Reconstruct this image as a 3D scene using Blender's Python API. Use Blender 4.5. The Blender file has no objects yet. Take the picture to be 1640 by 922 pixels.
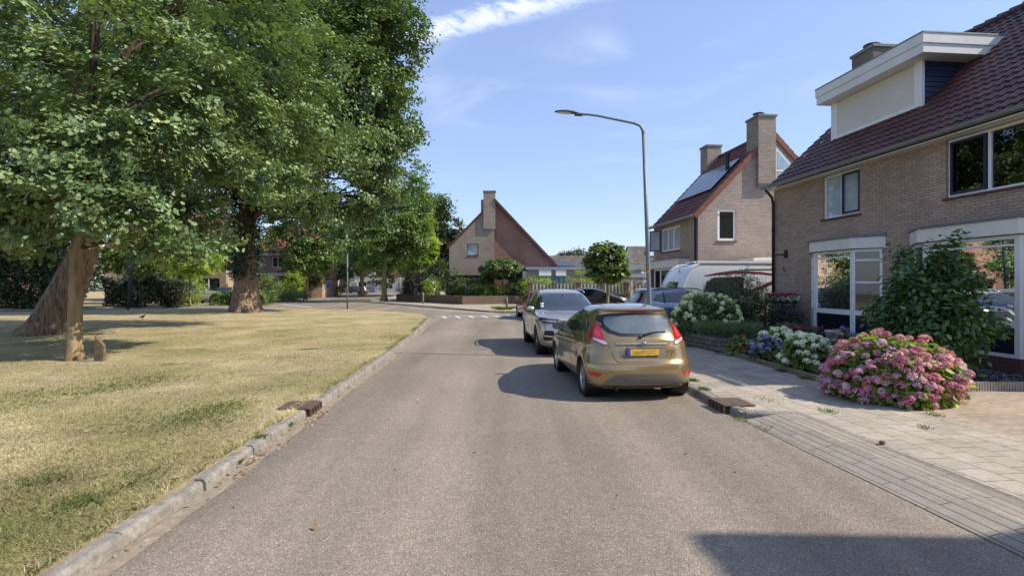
import bpy, bmesh, math, random
import numpy as np
from mathutils import Vector, Matrix, noise
from mathutils.bvhtree import BVHTree

R = math.radians
sc = bpy.context.scene
COL = sc.collection

# ------------------------------------------------------------------ camera, sky, sun, exposure
cam_d = bpy.data.cameras.new("camera")
cam = bpy.data.objects.new("camera", cam_d); COL.objects.link(cam)
cam.location = (0, 0, 1.8)
cam.rotation_euler = (R(90), 0, 0)
cam_d.sensor_width = 36.0
cam_d.lens = 36.0 * 850 / 1640
cam_d.shift_y = -6 / 1640
cam_d.clip_start = 0.05; cam_d.clip_end = 3000
sc.camera = cam

SUN_EL, SUN_AZ = 41.0, 9.0          # degrees: height, and turn from +X towards -Y
sdir = Vector((math.cos(R(SUN_EL)) * math.cos(R(SUN_AZ)), -math.cos(R(SUN_EL)) * math.sin(R(SUN_AZ)), math.sin(R(SUN_EL))))
sun_d = bpy.data.lights.new("sun", 'SUN')
sun_d.energy = 4.0; sun_d.angle = R(0.53); sun_d.color = (1.0, 0.91, 0.77)
sun = bpy.data.objects.new("sun", sun_d); COL.objects.link(sun)
sun.rotation_euler = sdir.to_track_quat('Z', 'Y').to_euler()
sun.location = (30, -10, 40)

world = bpy.data.worlds.new("World"); sc.world = world
world.use_nodes = True
def build_world():
    nt = world.node_tree; N = nt.nodes; L = nt.links
    N.clear()
    out = N.new('ShaderNodeOutputWorld'); bg = N.new('ShaderNodeBackground')
    sky = N.new('ShaderNodeTexSky'); sky.sky_type = 'NISHITA'; sky.sun_disc = False
    sky.sun_elevation = R(SUN_EL); sky.sun_rotation = R(90 + SUN_AZ)
    sky.altitude = 0; sky.air_density = 1.0; sky.dust_density = 0.6; sky.ozone_density = 2.5
    tc = N.new('ShaderNodeTexCoord'); sep = N.new('ShaderNodeSeparateXYZ')
    L.new(tc.outputs['Generated'], sep.inputs[0])
    def m(op, a, b=None, c=None):
        n = N.new('ShaderNodeMath'); n.operation = op
        for i, v in enumerate((a, b, c)):
            if v is None: continue
            if isinstance(v, (int, float)): n.inputs[i].default_value = v
            else: L.new(v, n.inputs[i])
        return n.outputs[0]
    z = m('MAXIMUM', sep.outputs[2], 0.03)
    px = m('DIVIDE', sep.outputs[0], z); py = m('DIVIDE', sep.outputs[1], z)
    perp = m('ADD', m('MULTIPLY', px, 0.457), m('MULTIPLY', py, 0.89))
    along = m('SUBTRACT', m('MULTIPLY', px, 0.89), m('MULTIPLY', py, 0.457))
    comb = N.new('ShaderNodeCombineXYZ'); L.new(along, comb.inputs[0]); L.new(perp, comb.inputs[1])
    def noise(scale, det, rough, vec, sx=1, sy=1, dist=0.0):
        mp = N.new('ShaderNodeMapping'); mp.inputs['Scale'].default_value = (sx, sy, 1); L.new(vec, mp.inputs[0])
        t = N.new('ShaderNodeTexNoise'); t.inputs['Scale'].default_value = scale; t.inputs['Detail'].default_value = det
        t.inputs['Roughness'].default_value = rough; t.inputs['Distortion'].default_value = dist
        L.new(mp.outputs[0], t.inputs['Vector']); return t.outputs['Fac']
    def ss(v, a, b):
        n = N.new('ShaderNodeMapRange'); n.interpolation_type = 'SMOOTHSTEP'; L.new(v, n.inputs[0])
        n.inputs[1].default_value = a; n.inputs[2].default_value = b; return n.outputs[0]
    n1 = noise(9, 6, 0.6, comb.outputs[0], 1.4, 1.0, 0.6)
    wob = m('MULTIPLY', m('SUBTRACT', n1, 0.5), 0.16)
    dist = m('ABSOLUTE', m('SUBTRACT', m('ADD', perp, wob), 1.735))
    band = m('SUBTRACT', 1.0, ss(dist, 0.015, 0.115))
    ends = m('MULTIPLY', ss(along, -1.55, -1.38), m('SUBTRACT', 1.0, ss(along, -0.9, -0.2)))
    streak = m('MULTIPLY', m('MULTIPLY', band, ends), ss(n1, 0.25, 0.6))
    wis = m('MULTIPLY', ss(noise(1.15, 5, 0.5, comb.outputs[0], 0.9, 1.25, 0.8), 0.50, 0.82), 0.24)
    far = ss(sep.outputs[2], 0.12, 0.34)
    mask = m('MAXIMUM', m('MULTIPLY', streak, 0.8), m('MULTIPLY', wis, far))
    mix = N.new('ShaderNodeMix'); mix.data_type = 'RGBA'
    veil = N.new('ShaderNodeMix'); veil.data_type = 'RGBA'; veil.inputs[0].default_value = .50
    L.new(sky.outputs[0], veil.inputs[6]); veil.inputs[7].default_value = (1.6, 1.98, 3.5, 1)
    L.new(mask, mix.inputs[0]); L.new(veil.outputs[2], mix.inputs[6]); mix.inputs[7].default_value = (4.4, 4.7, 5.4, 1)
    L.new(mix.outputs[2], bg.inputs[0]); bg.inputs[1].default_value = 0.15
    L.new(bg.outputs[0], out.inputs[0])
build_world()
vs = sc.view_settings
vs.view_transform = 'Standard'; vs.look = 'None'; vs.exposure = 0.78; vs.gamma = 1; vs.use_curve_mapping = False
sc.cycles.use_denoising = True
sc.cycles.max_bounces = 6; sc.cycles.transparent_max_bounces = 12

# ------------------------------------------------------------------ pixel helper (photo measurements turned into ground points)
def G(px, py, z=0.0):
    d = 850 * (1.8 - z) / (py - 455.0)
    return ((px - 820) / 850 * d, d)

# ------------------------------------------------------------------ materials
class NB:
    def __init__(s, name):
        s.m = bpy.data.materials.new(name); s.m.use_nodes = True
        s.t = s.m.node_tree; s.N = s.t.nodes; s.N.clear()
        s.out = s.N.new('ShaderNodeOutputMaterial'); s.p = s.N.new('ShaderNodeBsdfPrincipled')
        s.t.links.new(s.p.outputs[0], s.out.inputs[0])
        s.tc = s.N.new('ShaderNodeTexCoord')
    def link(s, a, b): s.t.links.new(a, b)
    def vec(s, scale=(1, 1, 1), rot=(0, 0, 0), loc=(0, 0, 0), src=None):
        mp = s.N.new('ShaderNodeMapping'); mp.inputs['Scale'].default_value = scale
        mp.inputs['Rotation'].default_value = rot; mp.inputs['Location'].default_value = loc
        s.link(src or s.tc.outputs['Object'], mp.inputs[0]); return mp.outputs[0]
    def noise(s, scale, det=4, rough=.55, vec=None, out='Fac'):
        n = s.N.new('ShaderNodeTexNoise'); n.inputs['Scale'].default_value = scale
        n.inputs['Detail'].default_value = det; n.inputs['Roughness'].default_value = rough
        s.link(vec or s.tc.outputs['Object'], n.inputs['Vector']); return n.outputs[out]
    def voro(s, scale, vec=None, out='Distance', feat='F1'):
        n = s.N.new('ShaderNodeTexVoronoi'); n.inputs['Scale'].default_value = scale; n.feature = feat
        s.link(vec or s.tc.outputs['Object'], n.inputs['Vector']); return n.outputs[out]
    def ramp(s, fac, stops):
        n = s.N.new('ShaderNodeValToRGB'); s.link(fac, n.inputs[0]); e = n.color_ramp.elements
        while len(e) < len(stops): e.new(0.5)
        for i, (p, c) in enumerate(stops):
            e[i].position = p
            e[i].color = (c, c, c, 1) if isinstance(c, (int, float)) else (*c, 1)
        return n.outputs[0]
    def mix(s, fac, a, b, mode='MIX'):
        n = s.N.new('ShaderNodeMix'); n.data_type = 'RGBA'; n.blend_type = mode
        for v, i in ((fac, 0), (a, 6), (b, 7)):
            if isinstance(v, (int, float)): n.inputs[i].default_value = v if i == 0 else (v, v, v, 1)
            elif isinstance(v, tuple): n.inputs[i].default_value = (*v, 1)
            else: s.link(v, n.inputs[i])
        return n.outputs[2]
    def math(s, op, a, b=None):
        n = s.N.new('ShaderNodeMath'); n.operation = op
        for i, v in enumerate((a, b)):
            if v is None: continue
            if isinstance(v, (int, float)): n.inputs[i].default_value = v
            else: s.link(v, n.inputs[i])
        return n.outputs[0]
    def bump(s, h, strength=.3, dist=.01):
        n = s.N.new('ShaderNodeBump'); n.inputs['Strength'].default_value = strength
        n.inputs['Distance'].default_value = dist; s.link(h, n.inputs['Height'])
        s.link(n.outputs[0], s.p.inputs['Normal'])
    def fin(s, col, rough=.6, metal=0, spec=.5, coat=0, **kw):
        p = s.p
        if isinstance(col, tuple): p.inputs['Base Color'].default_value = (*col, 1)
        else: s.link(col, p.inputs['Base Color'])
        if isinstance(rough, (int, float)): p.inputs['Roughness'].default_value = rough
        else: s.link(rough, p.inputs['Roughness'])
        p.inputs['Metallic'].default_value = metal; p.inputs['Specular IOR Level'].default_value = spec
        p.inputs['Coat Weight'].default_value = coat; p.inputs['Coat Roughness'].default_value = .03
        for k, v in kw.items(): p.inputs[k].default_value = v
        return s.m

def M(name, col, rough=.6, metal=0, var=.12, vs=3.0, bump=0, bs=40, spec=.5, coat=0, dirt=0.0):
    b = NB(name)
    f = b.noise(vs, 5, .6)
    c = b.mix(1.0, tuple(col), b.ramp(f, [(.3, 1 - var), (.7, 1 + var)]), 'MULTIPLY')
    if dirt: c = b.mix(b.math('MULTIPLY', b.ramp(b.noise(vs * 2.7, 6, .7), [(.45, 0), (.75, 1)]), dirt), c, (.09, .08, .065))
    if bump: b.bump(b.noise(bs, 4), bump, .01)
    return b.fin(c, rough, metal, spec, coat)

def brick_mat(name, c1, c2, mortar, bw=.22, bh=.0625, ms=.011, rough=.85, bump=.5, lo=.75, mode='wall', rot=0.0, mossy=0.0, off=.5, big=.6, bias=0.0):
    b = NB(name)
    if mode == 'wall':
        sp = b.N.new('ShaderNodeSeparateXYZ'); b.link(b.tc.outputs['Object'], sp.inputs[0])
        sn = b.N.new('ShaderNodeSeparateXYZ'); b.link(b.tc.outputs['Normal'], sn.inputs[0])
        isx = b.math('GREATER_THAN', b.math('ABSOLUTE', sn.outputs[0]), .5)
        inv = b.math('SUBTRACT', 1.0, isx)
        u = b.math('ADD', b.math('MULTIPLY', sp.outputs[1], isx), b.math('MULTIPLY', sp.outputs[0], inv))
        cb = b.N.new('ShaderNodeCombineXYZ'); b.link(u, cb.inputs[0]); b.link(sp.outputs[2], cb.inputs[1])
        v = cb.outputs[0]
    else:
        v = b.vec(rot=(0, 0, rot))
    br = b.N.new('ShaderNodeTexBrick'); b.link(v, br.inputs['Vector'])
    br.offset = off
    br.inputs['Scale'].default_value = 1.0
    br.inputs['Brick Width'].default_value = bw; br.inputs['Row Height'].default_value = bh
    br.inputs['Mortar Size'].default_value = ms; br.inputs['Mortar Smooth'].default_value = .3
    br.inputs['Color1'].default_value = (*c1, 1); br.inputs['Color2'].default_value = (*c2, 1); br.inputs['Mortar'].default_value = (*mortar, 1)
    br.inputs['Bias'].default_value = bias
    c = b.mix(1.0, br.outputs['Color'], b.ramp(b.noise(big, 5, .65, v), [(.3, lo), (.7, 1.15)]), 'MULTIPLY')
    c = b.mix(1.0, c, b.ramp(b.noise(14, 4, .7, v), [(.3, .86), (.7, 1.12)]), 'MULTIPLY')
    if mossy:
        c = b.mix(b.math('MULTIPLY', b.ramp(b.noise(2.2, 7, .7, v), [(.52, 0), (.72, 1)]), mossy), c, (.09, .10, .05))
    b.bump(b.math('ADD', b.math('MULTIPLY', br.outputs['Fac'], -1.0), b.math('MULTIPLY', b.noise(60, 3, .6, v), .35)), bump, .006)
    return b.fin(c, rough, 0, .3)

def leaf_mat(name, stops, trans=.35, rough=.5, spec=.4, patch=.25):
    b = NB(name)
    at = b.N.new('ShaderNodeAttribute'); at.attribute_name = 'rnd'
    c = b.ramp(at.outputs['Fac'], stops)
    c = b.mix(1.0, c, b.ramp(b.noise(.9, 3, .6), [(.3, 1 - patch), (.7, 1 + patch)]), 'MULTIPLY')
    b.fin(c, rough, 0, spec)
    tr = b.N.new('ShaderNodeBsdfTranslucent'); hs = b.mix(1.0, c, (1.5, 1.6, .55), 'MULTIPLY'); b.link(hs, tr.inputs[0])
    mx = b.N.new('ShaderNodeMixShader'); mx.inputs[0].default_value = trans
    b.link(b.p.outputs[0], mx.inputs[1]); b.link(tr.outputs[0], mx.inputs[2]); b.link(mx.outputs[0], b.out.inputs[0])
    return b.m

def glass_mat(name, tint=(.5, .55, .55), refl=1.8, rough=.01):
    b = NB(name)
    tr = b.N.new('ShaderNodeBsdfTransparent'); tr.inputs[0].default_value = (*tint, 1)
    gl = b.N.new('ShaderNodeBsdfGlossy'); gl.inputs['Roughness'].default_value = rough; gl.inputs[0].default_value = (.95, .97, 1, 1)
    n = b.N.new('ShaderNodeBump'); n.inputs['Strength'].default_value = .04; n.inputs['Distance'].default_value = .02
    b.link(b.noise(.8, 1), n.inputs['Height']); b.link(n.outputs[0], gl.inputs['Normal'])
    fr = b.N.new('ShaderNodeFresnel'); fr.inputs[0].default_value = refl
    mx = b.N.new('ShaderNodeMixShader'); b.link(fr.outputs[0], mx.inputs[0])
    b.link(tr.outputs[0], mx.inputs[1]); b.link(gl.outputs[0], mx.inputs[2]); b.link(mx.outputs[0], b.out.inputs[0])
    return b.m

def asphalt_mat():
    b = NB('asphalt'); 
    f = b.noise(.35, 5, .6)
    c = b.ramp(f, [(.3, (.205, .176, .140)), (.7, (.262, .226, .182))])
    # fine stones of mixed colour
    vc = b.voro(125, out='Color'); 
    sp = b.N.new('ShaderNodeSeparateColor'); b.link(vc, sp.inputs[0])
    st = b.ramp(sp.outputs[0], [(.0, (.58, .56, .54)), (.35, (.86, .85, .84)), (.75, (1.05, 1.03, 1.0)), (.93, (1.3, 1.25, 1.18)), (1.0, (2.0, 1.9, 1.75))])
    c = b.mix(1.0, c, st, 'MULTIPLY')
    c = b.mix(1.0, c, b.ramp(b.noise(8, 6, .75), [(.3, .86), (.7, 1.12)]), 'MULTIPLY')
    # lengthwise wear tracks and a darker gutter side
    c = b.mix(b.math('MULTIPLY', b.ramp(b.noise(.9, 7, .75), [(.58, 0), (.68, 1)]), .22), c, (.13, .115, .10))
    ck = b.math('ADD', b.voro(.22, b.vec(src=None, loc=(3, 1, 0)), feat='DISTANCE_TO_EDGE'), b.math('MULTIPLY', b.noise(3, 5, .7), .03))
    c = b.mix(b.ramp(ck, [(.0125, .55), (.0155, 0)]), c, (.10, .09, .08))
    w = b.noise(1.0, 3, .5, b.vec(scale=(1.1, .07, 1), rot=(0, 0, R(-5))))
    c = b.mix(1.0, c, b.ramp(w, [(.35, .77), (.65, 1.14)]), 'MULTIPLY')
    b.bump(b.math('ADD', b.voro(95), b.noise(30, 3)), .45, .006)
    return b.fin(c, .8, 0, .35)

def grass_ground_mat():
    b = NB('dry lawn')
    c = b.ramp(b.noise(.55, 6, .62), [(.30, (.25, .24, .11)), (.43, (.35, .30, .155)), (.56, (.44, .355, .21)), (.72, (.50, .40, .27))])
    c = b.mix(b.ramp(b.noise(1.1, 5, .6, b.vec(loc=(7, 3, 0))), [(.60, 0), (.74, .8)]), c, (.09, .125, .035))
    ln = b.N.new('ShaderNodeVectorMath'); ln.operation = 'LENGTH'; b.link(b.vec(loc=(9.87, -11.95, 0), scale=(1, 1, 0)), ln.inputs[0])
    bare = b.ramp(b.math('ADD', ln.outputs['Value'], b.noise(3, 4, .7)), [(.75, 1), (1.25, 0)])
    c = b.mix(bare, c, (.42, .33, .24))
    c = b.mix(1.0, c, b.ramp(b.noise(34, 6, .8), [(.3, .55), (.7, 1.35)]), 'MULTIPLY')
    c = b.mix(1.0, c, b.ramp(b.noise(5, 5, .7), [(.3, .8), (.7, 1.15)]), 'MULTIPLY')
    b.bump(b.noise(55, 5, .8), .9, .03)
    return b.fin(c, .95, 0, .1)

def bark_mat(name, c1, c2, stretch=(9, 9, 1.6), moss=None, depth=.03):
    b = NB(name)
    v = b.vec(scale=stretch)
    n = b.noise(1.6, 7, .7, v); vv = b.voro(1.3, v)
    h = b.math('ADD', n, b.math('MULTIPLY', vv, .6))
    c = b.ramp(h, [(.45, c1), (.95, c2)])
    if moss:
        sn = b.N.new('ShaderNodeSeparateXYZ'); b.link(b.tc.outputs['Normal'], sn.inputs[0])
        f = b.math('MULTIPLY', b.ramp(b.noise(3, 5, .7), [(.38, 0), (.6, 1)]), b.ramp(b.math('MULTIPLY', sn.outputs[0], -1.0), [(.0, .25), (.8, .9)]))
        c = b.mix(f, c, moss)
    b.bump(h, .9, depth)
    return b.fin(c, .9, 0, .2)

def tile_mat(name, c1, c2, rough=.55):
    b = NB(name)
    at = b.N.new('ShaderNodeAttribute'); at.attribute_name = 'rnd'
    c = b.ramp(at.outputs['Fac'], [(0, c1), (1, c2)])
    c = b.mix(1.0, c, b.ramp(b.noise(.9, 5, .7), [(.3, .8), (.7, 1.2)]), 'MULTIPLY')
    c = b.mix(b.math('MULTIPLY', b.ramp(b.noise(9, 6, .75), [(.55, 0), (.8, 1)]), .35), c, (.13, .11, .09))
    b.bump(b.noise(40, 4), .2, .01)
    return b.fin(c, rough, 0, .4)

def paint_mat(name, col, flake=.35, rough=.28):
    b = NB(name)
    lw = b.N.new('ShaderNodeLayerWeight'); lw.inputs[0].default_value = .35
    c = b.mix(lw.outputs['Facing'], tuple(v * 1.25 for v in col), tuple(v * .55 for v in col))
    c = b.mix(1.0, c, b.ramp(b.noise(2.5, 5, .6), [(.3, .93), (.7, 1.05)]), 'MULTIPLY')
    dz = b.noise(9, 6, .7)
    return b.fin(c, b.ramp(dz, [(.3, rough - .01), (.7, rough + .03)]), flake, .5, .9)

MAT = dict(
    asphalt=asphalt_mat(), lawn=grass_ground_mat(),
    kerb=M('kerb concrete', (.235, .215, .185), .9, var=.35, vs=6, bump=.9, bs=60, dirt=.85),
    gutter=M('gutter dust', (.26, .215, .16), .95, var=.25, vs=7, bump=.6, bs=70, dirt=.4),
    white_paint=M('road paint', (.72, .71, .68), .7, var=.12, vs=8, dirt=.45),
    soil=M('mulch soil', (.055, .042, .032), .95, var=.4, vs=12, bump=1, bs=45),
    earth=M('far ground', (.15, .15, .07), .95, var=.3, vs=.3),
    stone=M('stone', (.27, .26, .24), .85, var=.25, vs=5, bump=.6, bs=25),
    white=M('white frame paint', (.80, .80, .77), .4, var=.04, vs=2, dirt=.06),
    cream=M('cream fascia', (.74, .72, .64), .45, var=.05, vs=2, dirt=.10),
    fascia=M('grey white fascia', (.70, .70, .67), .45, var=.06, vs=1.5, dirt=.10),
    shutter=M('roller shutter', (.84, .82, .75), .5, var=.04, vs=2),
    navy=M('navy board', (.018, .028, .075), .35, var=.15, vs=3),
    darkpane=M('dark blue panel', (.012, .015, .025), .12, var=.1, spec=.6),
    lead=M('lead flashing', (.16, .18, .24), .55, .4, var=.2, vs=6, bump=.3),
    gutter_m=M('zinc gutter', (.23, .26, .26), .5, .5, var=.15),
    black=M('black plastic', (.012, .012, .013), .45, var=.2),
    trim=M('car black trim', (.022, .022, .023), .5, var=.15),
    grey_trim=M('car lower trim', (.15, .13, .11), .45, var=.1),
    rubber=M('tyre rubber', (.014, .014, .014), .75, var=.25, vs=9, bump=.3),
    rim=M('alloy rim', (.55, .55, .54), .28, .85, var=.05),
    chrome=M('chrome', (.75, .75, .75), .12, 1, var=.03),
    carglass=M('car glass', (.018, .024, .026), .03, 0, var=.1, spec=1.0, coat=.6),
    red_lens=M('red lens', (.42, .008, .015), .12, 0, var=.2, vs=14, coat=1),
    clear_lens=M('clear lens', (.62, .60, .56), .12, .2, var=.2, vs=20, coat=1),
    dark_lens=M('dark lens', (.05, .055, .06), .1, .3, var=.2, vs=14, coat=1),
    amber=M('amber lens', (.7, .22, .03), .2, coat=1),
    plate_y=M('yellow plate', (.72, .44, .06), .45, var=.22, vs=18),
    plate_b=M('blue plate band', (.03, .08, .42), .4, var=.05),
    smear=M('worn plate marks', (.36, .22, .05), .5, var=.3, vs=30),
    pole=M('galvanised pole', (.17, .185, .20), .55, .25, var=.15, vs=4, dirt=.1),
    darkpole=M('dark pole', (.065, .075, .10), .5, .3, var=.15),
    cast=M('cast iron', (.13, .085, .06), .75, .4, var=.3, vs=8, bump=.4, dirt=.3),
    wood=M('grey wood', (.20, .17, .13), .85, var=.25, vs=6, bump=.4),
    darkwood=M('rotten wood', (.13, .095, .06), .9, var=.45, vs=9, bump=.8),
    fence_l=M('pale fence board', (.44, .42, .36), .8, var=.15),
    fence_d=M('dark fence board', (.13, .14, .13), .8, var=.2),
    teal=M('teal blinds behind glass', (.07, .26, .29), .12, var=.15, vs=4, coat=.5),
    zinc=M('zinc roof edge', (.30, .35, .42), .5, .4, var=.1),
    solar=M('solar cells', (.05, .065, .10), .28, .1, var=.15, coat=.25),
    capstone=M('concrete cap', (.19, .185, .175), .85, var=.2, bump=.4),
    glass=glass_mat('window glass', (.40, .44, .44), 1.95),
    paleglass=M('glass with net curtain', (.33, .40, .45), .08, var=.2, vs=1.5, coat=1),
    darkglass=M('dark window glass', (.012, .016, .018), .03, var=.2, spec=1.0, coat=.5),
    curtain=M('blind slats', (.58, .57, .52), .7, var=.05),
    ceramic=M('ceramic', (.60, .60, .57), .25, var=.06, coat=.4),
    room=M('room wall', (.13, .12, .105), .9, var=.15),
    gravel=None,
)
def gravel_mat():
    b = NB('slate gravel'); sp = b.N.new('ShaderNodeSeparateColor'); b.link(b.voro(38, out='Color'), sp.inputs[0])
    c = b.ramp(sp.outputs[0], [(0, (.05, .055, .07)), (.5, (.13, .135, .155)), (.85, (.24, .24, .25)), (1, (.42, .41, .40))])
    b.bump(b.voro(38), 1, .03); return b.fin(c, .75, 0, .4)
MAT['gravel'] = gravel_mat()
YAW = R(5.4)                          # the street and its houses are turned this far to the left
MAT['brick_tan'] = brick_mat('tan facade brick', (.48, .35, .26), (.355, .26, .195), (.22, .19, .16), lo=.84, ms=.010)
MAT['brick_pale'] = brick_mat('pale gable brick', (.44, .355, .30), (.34, .275, .235), (.21, .185, .165), lo=.86, ms=.010)
MAT['brick_grey'] = brick_mat('grey beige brick', (.38, .315, .255), (.29, .235, .195), (.18, .16, .14), lo=.85, ms=.012)
MAT['brick_red'] = brick_mat('weathered red brick', (.30, .14, .105), (.22, .10, .08), (.24, .19, .16), lo=.72)
MAT['brick_dred'] = brick_mat('dark red brick', (.16, .055, .04), (.10, .04, .03), (.10, .08, .07), lo=.8)
MAT['brick_brown'] = brick_mat('brown wall brick', (.17, .105, .065), (.11, .07, .045), (.15, .12, .10), lo=.75)
MAT['brick_chim'] = brick_mat('chimney brick', (.20, .165, .135), (.14, .115, .10), (.17, .155, .14), lo=.8)
MAT['brick_salmon'] = brick_mat('salmon brick', (.40, .28, .20), (.33, .23, .165), (.36, .30, .25), lo=.85)
MAT['stack'] = brick_mat('stacked stone', (.23, .19, .145), (.14, .12, .10), (.04, .035, .03), bw=.30, bh=.115, ms=.012, lo=.7, bump=1)
MAT['stackgrey'] = brick_mat('grey stacked stone', (.22, .225, .235), (.16, .165, .175), (.05, .05, .05), bw=.32, bh=.115, ms=.012, lo=.75, bump=1)
MAT['slabs'] = brick_mat('pavement slabs', (.395, .350, .280), (.315, .280, .225), (.10, .085, .065), bw=.30, bh=.30, ms=.006, mode='flat', rot=R(84.6), lo=.78, bump=.5, mossy=.30)
MAT['strip'] = brick_mat('drop kerb bands', (.31, .275, .225), (.25, .222, .18), (.07, .06, .05), bw=.98, bh=.098, ms=.0055, mode='flat', rot=R(84.6), lo=.8, bump=.6, mossy=.25)
MAT['clinker'] = brick_mat('driveway clinkers', (.43, .34, .255), (.34, .27, .205), (.17, .145, .11), bw=.21, bh=.085, ms=.005, mode='flat', rot=R(-5.4), lo=.75, bump=.5, mossy=.45)
MAT['tile_dark'] = tile_mat('dark brown roof tile', (.062, .028, .026), (.125, .050, .044), .42)
MAT['tile_red'] = tile_mat('brown red roof tile', (.10, .034, .026), (.165, .056, .038), .6)
MAT['tile_orange'] = tile_mat('orange verge tile', (.19, .07, .045), (.26, .10, .062), .7)
MAT['tile_grey'] = tile_mat('grey roof tile', (.10, .09, .08), (.15, .13, .11), .8)
MAT['bark_oak'] = bark_mat('oak bark', (.055, .034, .022), (.28, .20, .135), (11, 11, 1.3), depth=.05)
MAT['bark_young'] = bark_mat('young bark', (.11, .08, .05), (.28, .21, .135), (7, 7, 1.5), moss=(.30, .25, .06), depth=.012)
MAT['bark_dark'] = bark_mat('dark branch bark', (.025, .02, .015), (.09, .07, .05))
LM = dict(
    near=leaf_mat('oak leaves near', [(0, (.070, .122, .046)), (.5, (.145, .220, .088)), (.85, (.22, .305, .125)), (1, (.31, .38, .14))], .14, .5, .42),
    oak=leaf_mat('oak leaves', [(0, (.060, .108, .040)), (.5, (.130, .202, .076)), (1, (.21, .285, .11))], .14, .5, .42),
    street=leaf_mat('street tree leaves', [(0, (.075, .13, .042)), (.5, (.130, .205, .068)), (1, (.195, .275, .09))], .28),
    lime=leaf_mat('lime green leaves', [(0, (.16, .24, .04)), (1, (.34, .43, .08))], .45),
    dark=leaf_mat('dark hedge leaves', [(0, (.018, .032, .014)), (.6, (.035, .058, .02)), (1, (.08, .10, .04))], .2),
    purple=leaf_mat('dark purple leaves', [(0, (.012, .010, .016)), (1, (.045, .03, .045))], .12),
    mid=leaf_mat('shrub leaves', [(0, (.07, .12, .035)), (.6, (.14, .20, .055)), (1, (.24, .29, .09))], .35),
    olive=leaf_mat('small grey green leaves', [(0, (.045, .07, .032)), (.6, (.09, .13, .055)), (1, (.16, .20, .09))], .25),
    laurel=leaf_mat('laurel leaves', [(0, (.035, .085, .030)), (.6, (.075, .155, .050)), (.9, (.13, .24, .07)), (1, (.22, .34, .09))], .25, .33, .5),
    hyd=leaf_mat('hydrangea leaves', [(0, (.09, .15, .035)), (.55, (.19, .27, .06)), (1, (.36, .42, .10))], .35, .5),
    globe=leaf_mat('catalpa leaves', [(0, (.07, .12, .035)), (.6, (.13, .19, .065)), (1, (.22, .28, .12))], .35, .45),
    ivy=leaf_mat('ivy leaves', [(0, (.010, .022, .009)), (.7, (.022, .042, .016)), (1, (.05, .075, .03))], .12, .35),
    grass=leaf_mat('grass blades', [(0, (.22, .235, .105)), (.25, (.33, .31, .165)), (.6, (.46, .40, .265)), (1, (.62, .54, .42))], .3, .8, .1, .35),
    green=leaf_mat('green blades', [(0, (.07, .11, .03)), (1, (.16, .21, .06))], .3, .7, .2),
    lav=leaf_mat('lavender blades', [(0, (.12, .19, .08)), (.75, (.24, .33, .16)), (1, (.30, .30, .27))], .3, .7, .2),
    p_pink=leaf_mat('pink petals', [(0, (.46, .11, .21)), (.45, (.62, .24, .37)), (.8, (.66, .36, .48)), (1, (.76, .54, .60))], .25, .7, .2, .3),
    p_mauve=leaf_mat('mauve petals', [(0, (.40, .14, .30)), (.5, (.52, .26, .42)), (1, (.64, .44, .58))], .25, .7, .2, .3),
    p_white=leaf_mat('white petals', [(0, (.78, .82, .66)), (1, (.92, .92, .88))], .3, .7, .2, .06),
    p_cream=leaf_mat('cream panicle petals', [(0, (.62, .68, .40)), (1, (.86, .88, .68))], .3, .7, .2, .08),
    p_blue=leaf_mat('blue petals', [(0, (.22, .20, .55)), (1, (.46, .44, .76))], .25, .7, .2, .15),
    p_mag=leaf_mat('magenta petals', [(0, (.35, .02, .15)), (1, (.62, .12, .32))], .25, .7, .2, .2),
    dead=leaf_mat('dead leaves', [(0, (.16, .09, .04)), (.6, (.34, .22, .12)), (1, (.52, .42, .30))], .15, .8, .1),
)

# ------------------------------------------------------------------ mesh and object helpers
def top(o, label, cat, group=None):
    o['label'] = label; o['category'] = cat
    if group: o['group'] = group
    return o
def struct(o, kind='structure'):
    o['kind'] = kind; return o
def empty(name, loc=(0, 0, 0), rz=0.0):
    o = bpy.data.objects.new(name, None); COL.objects.link(o); o.location = loc; o.rotation_euler = (0, 0, rz)
    o.empty_display_size = .2; return o

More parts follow.
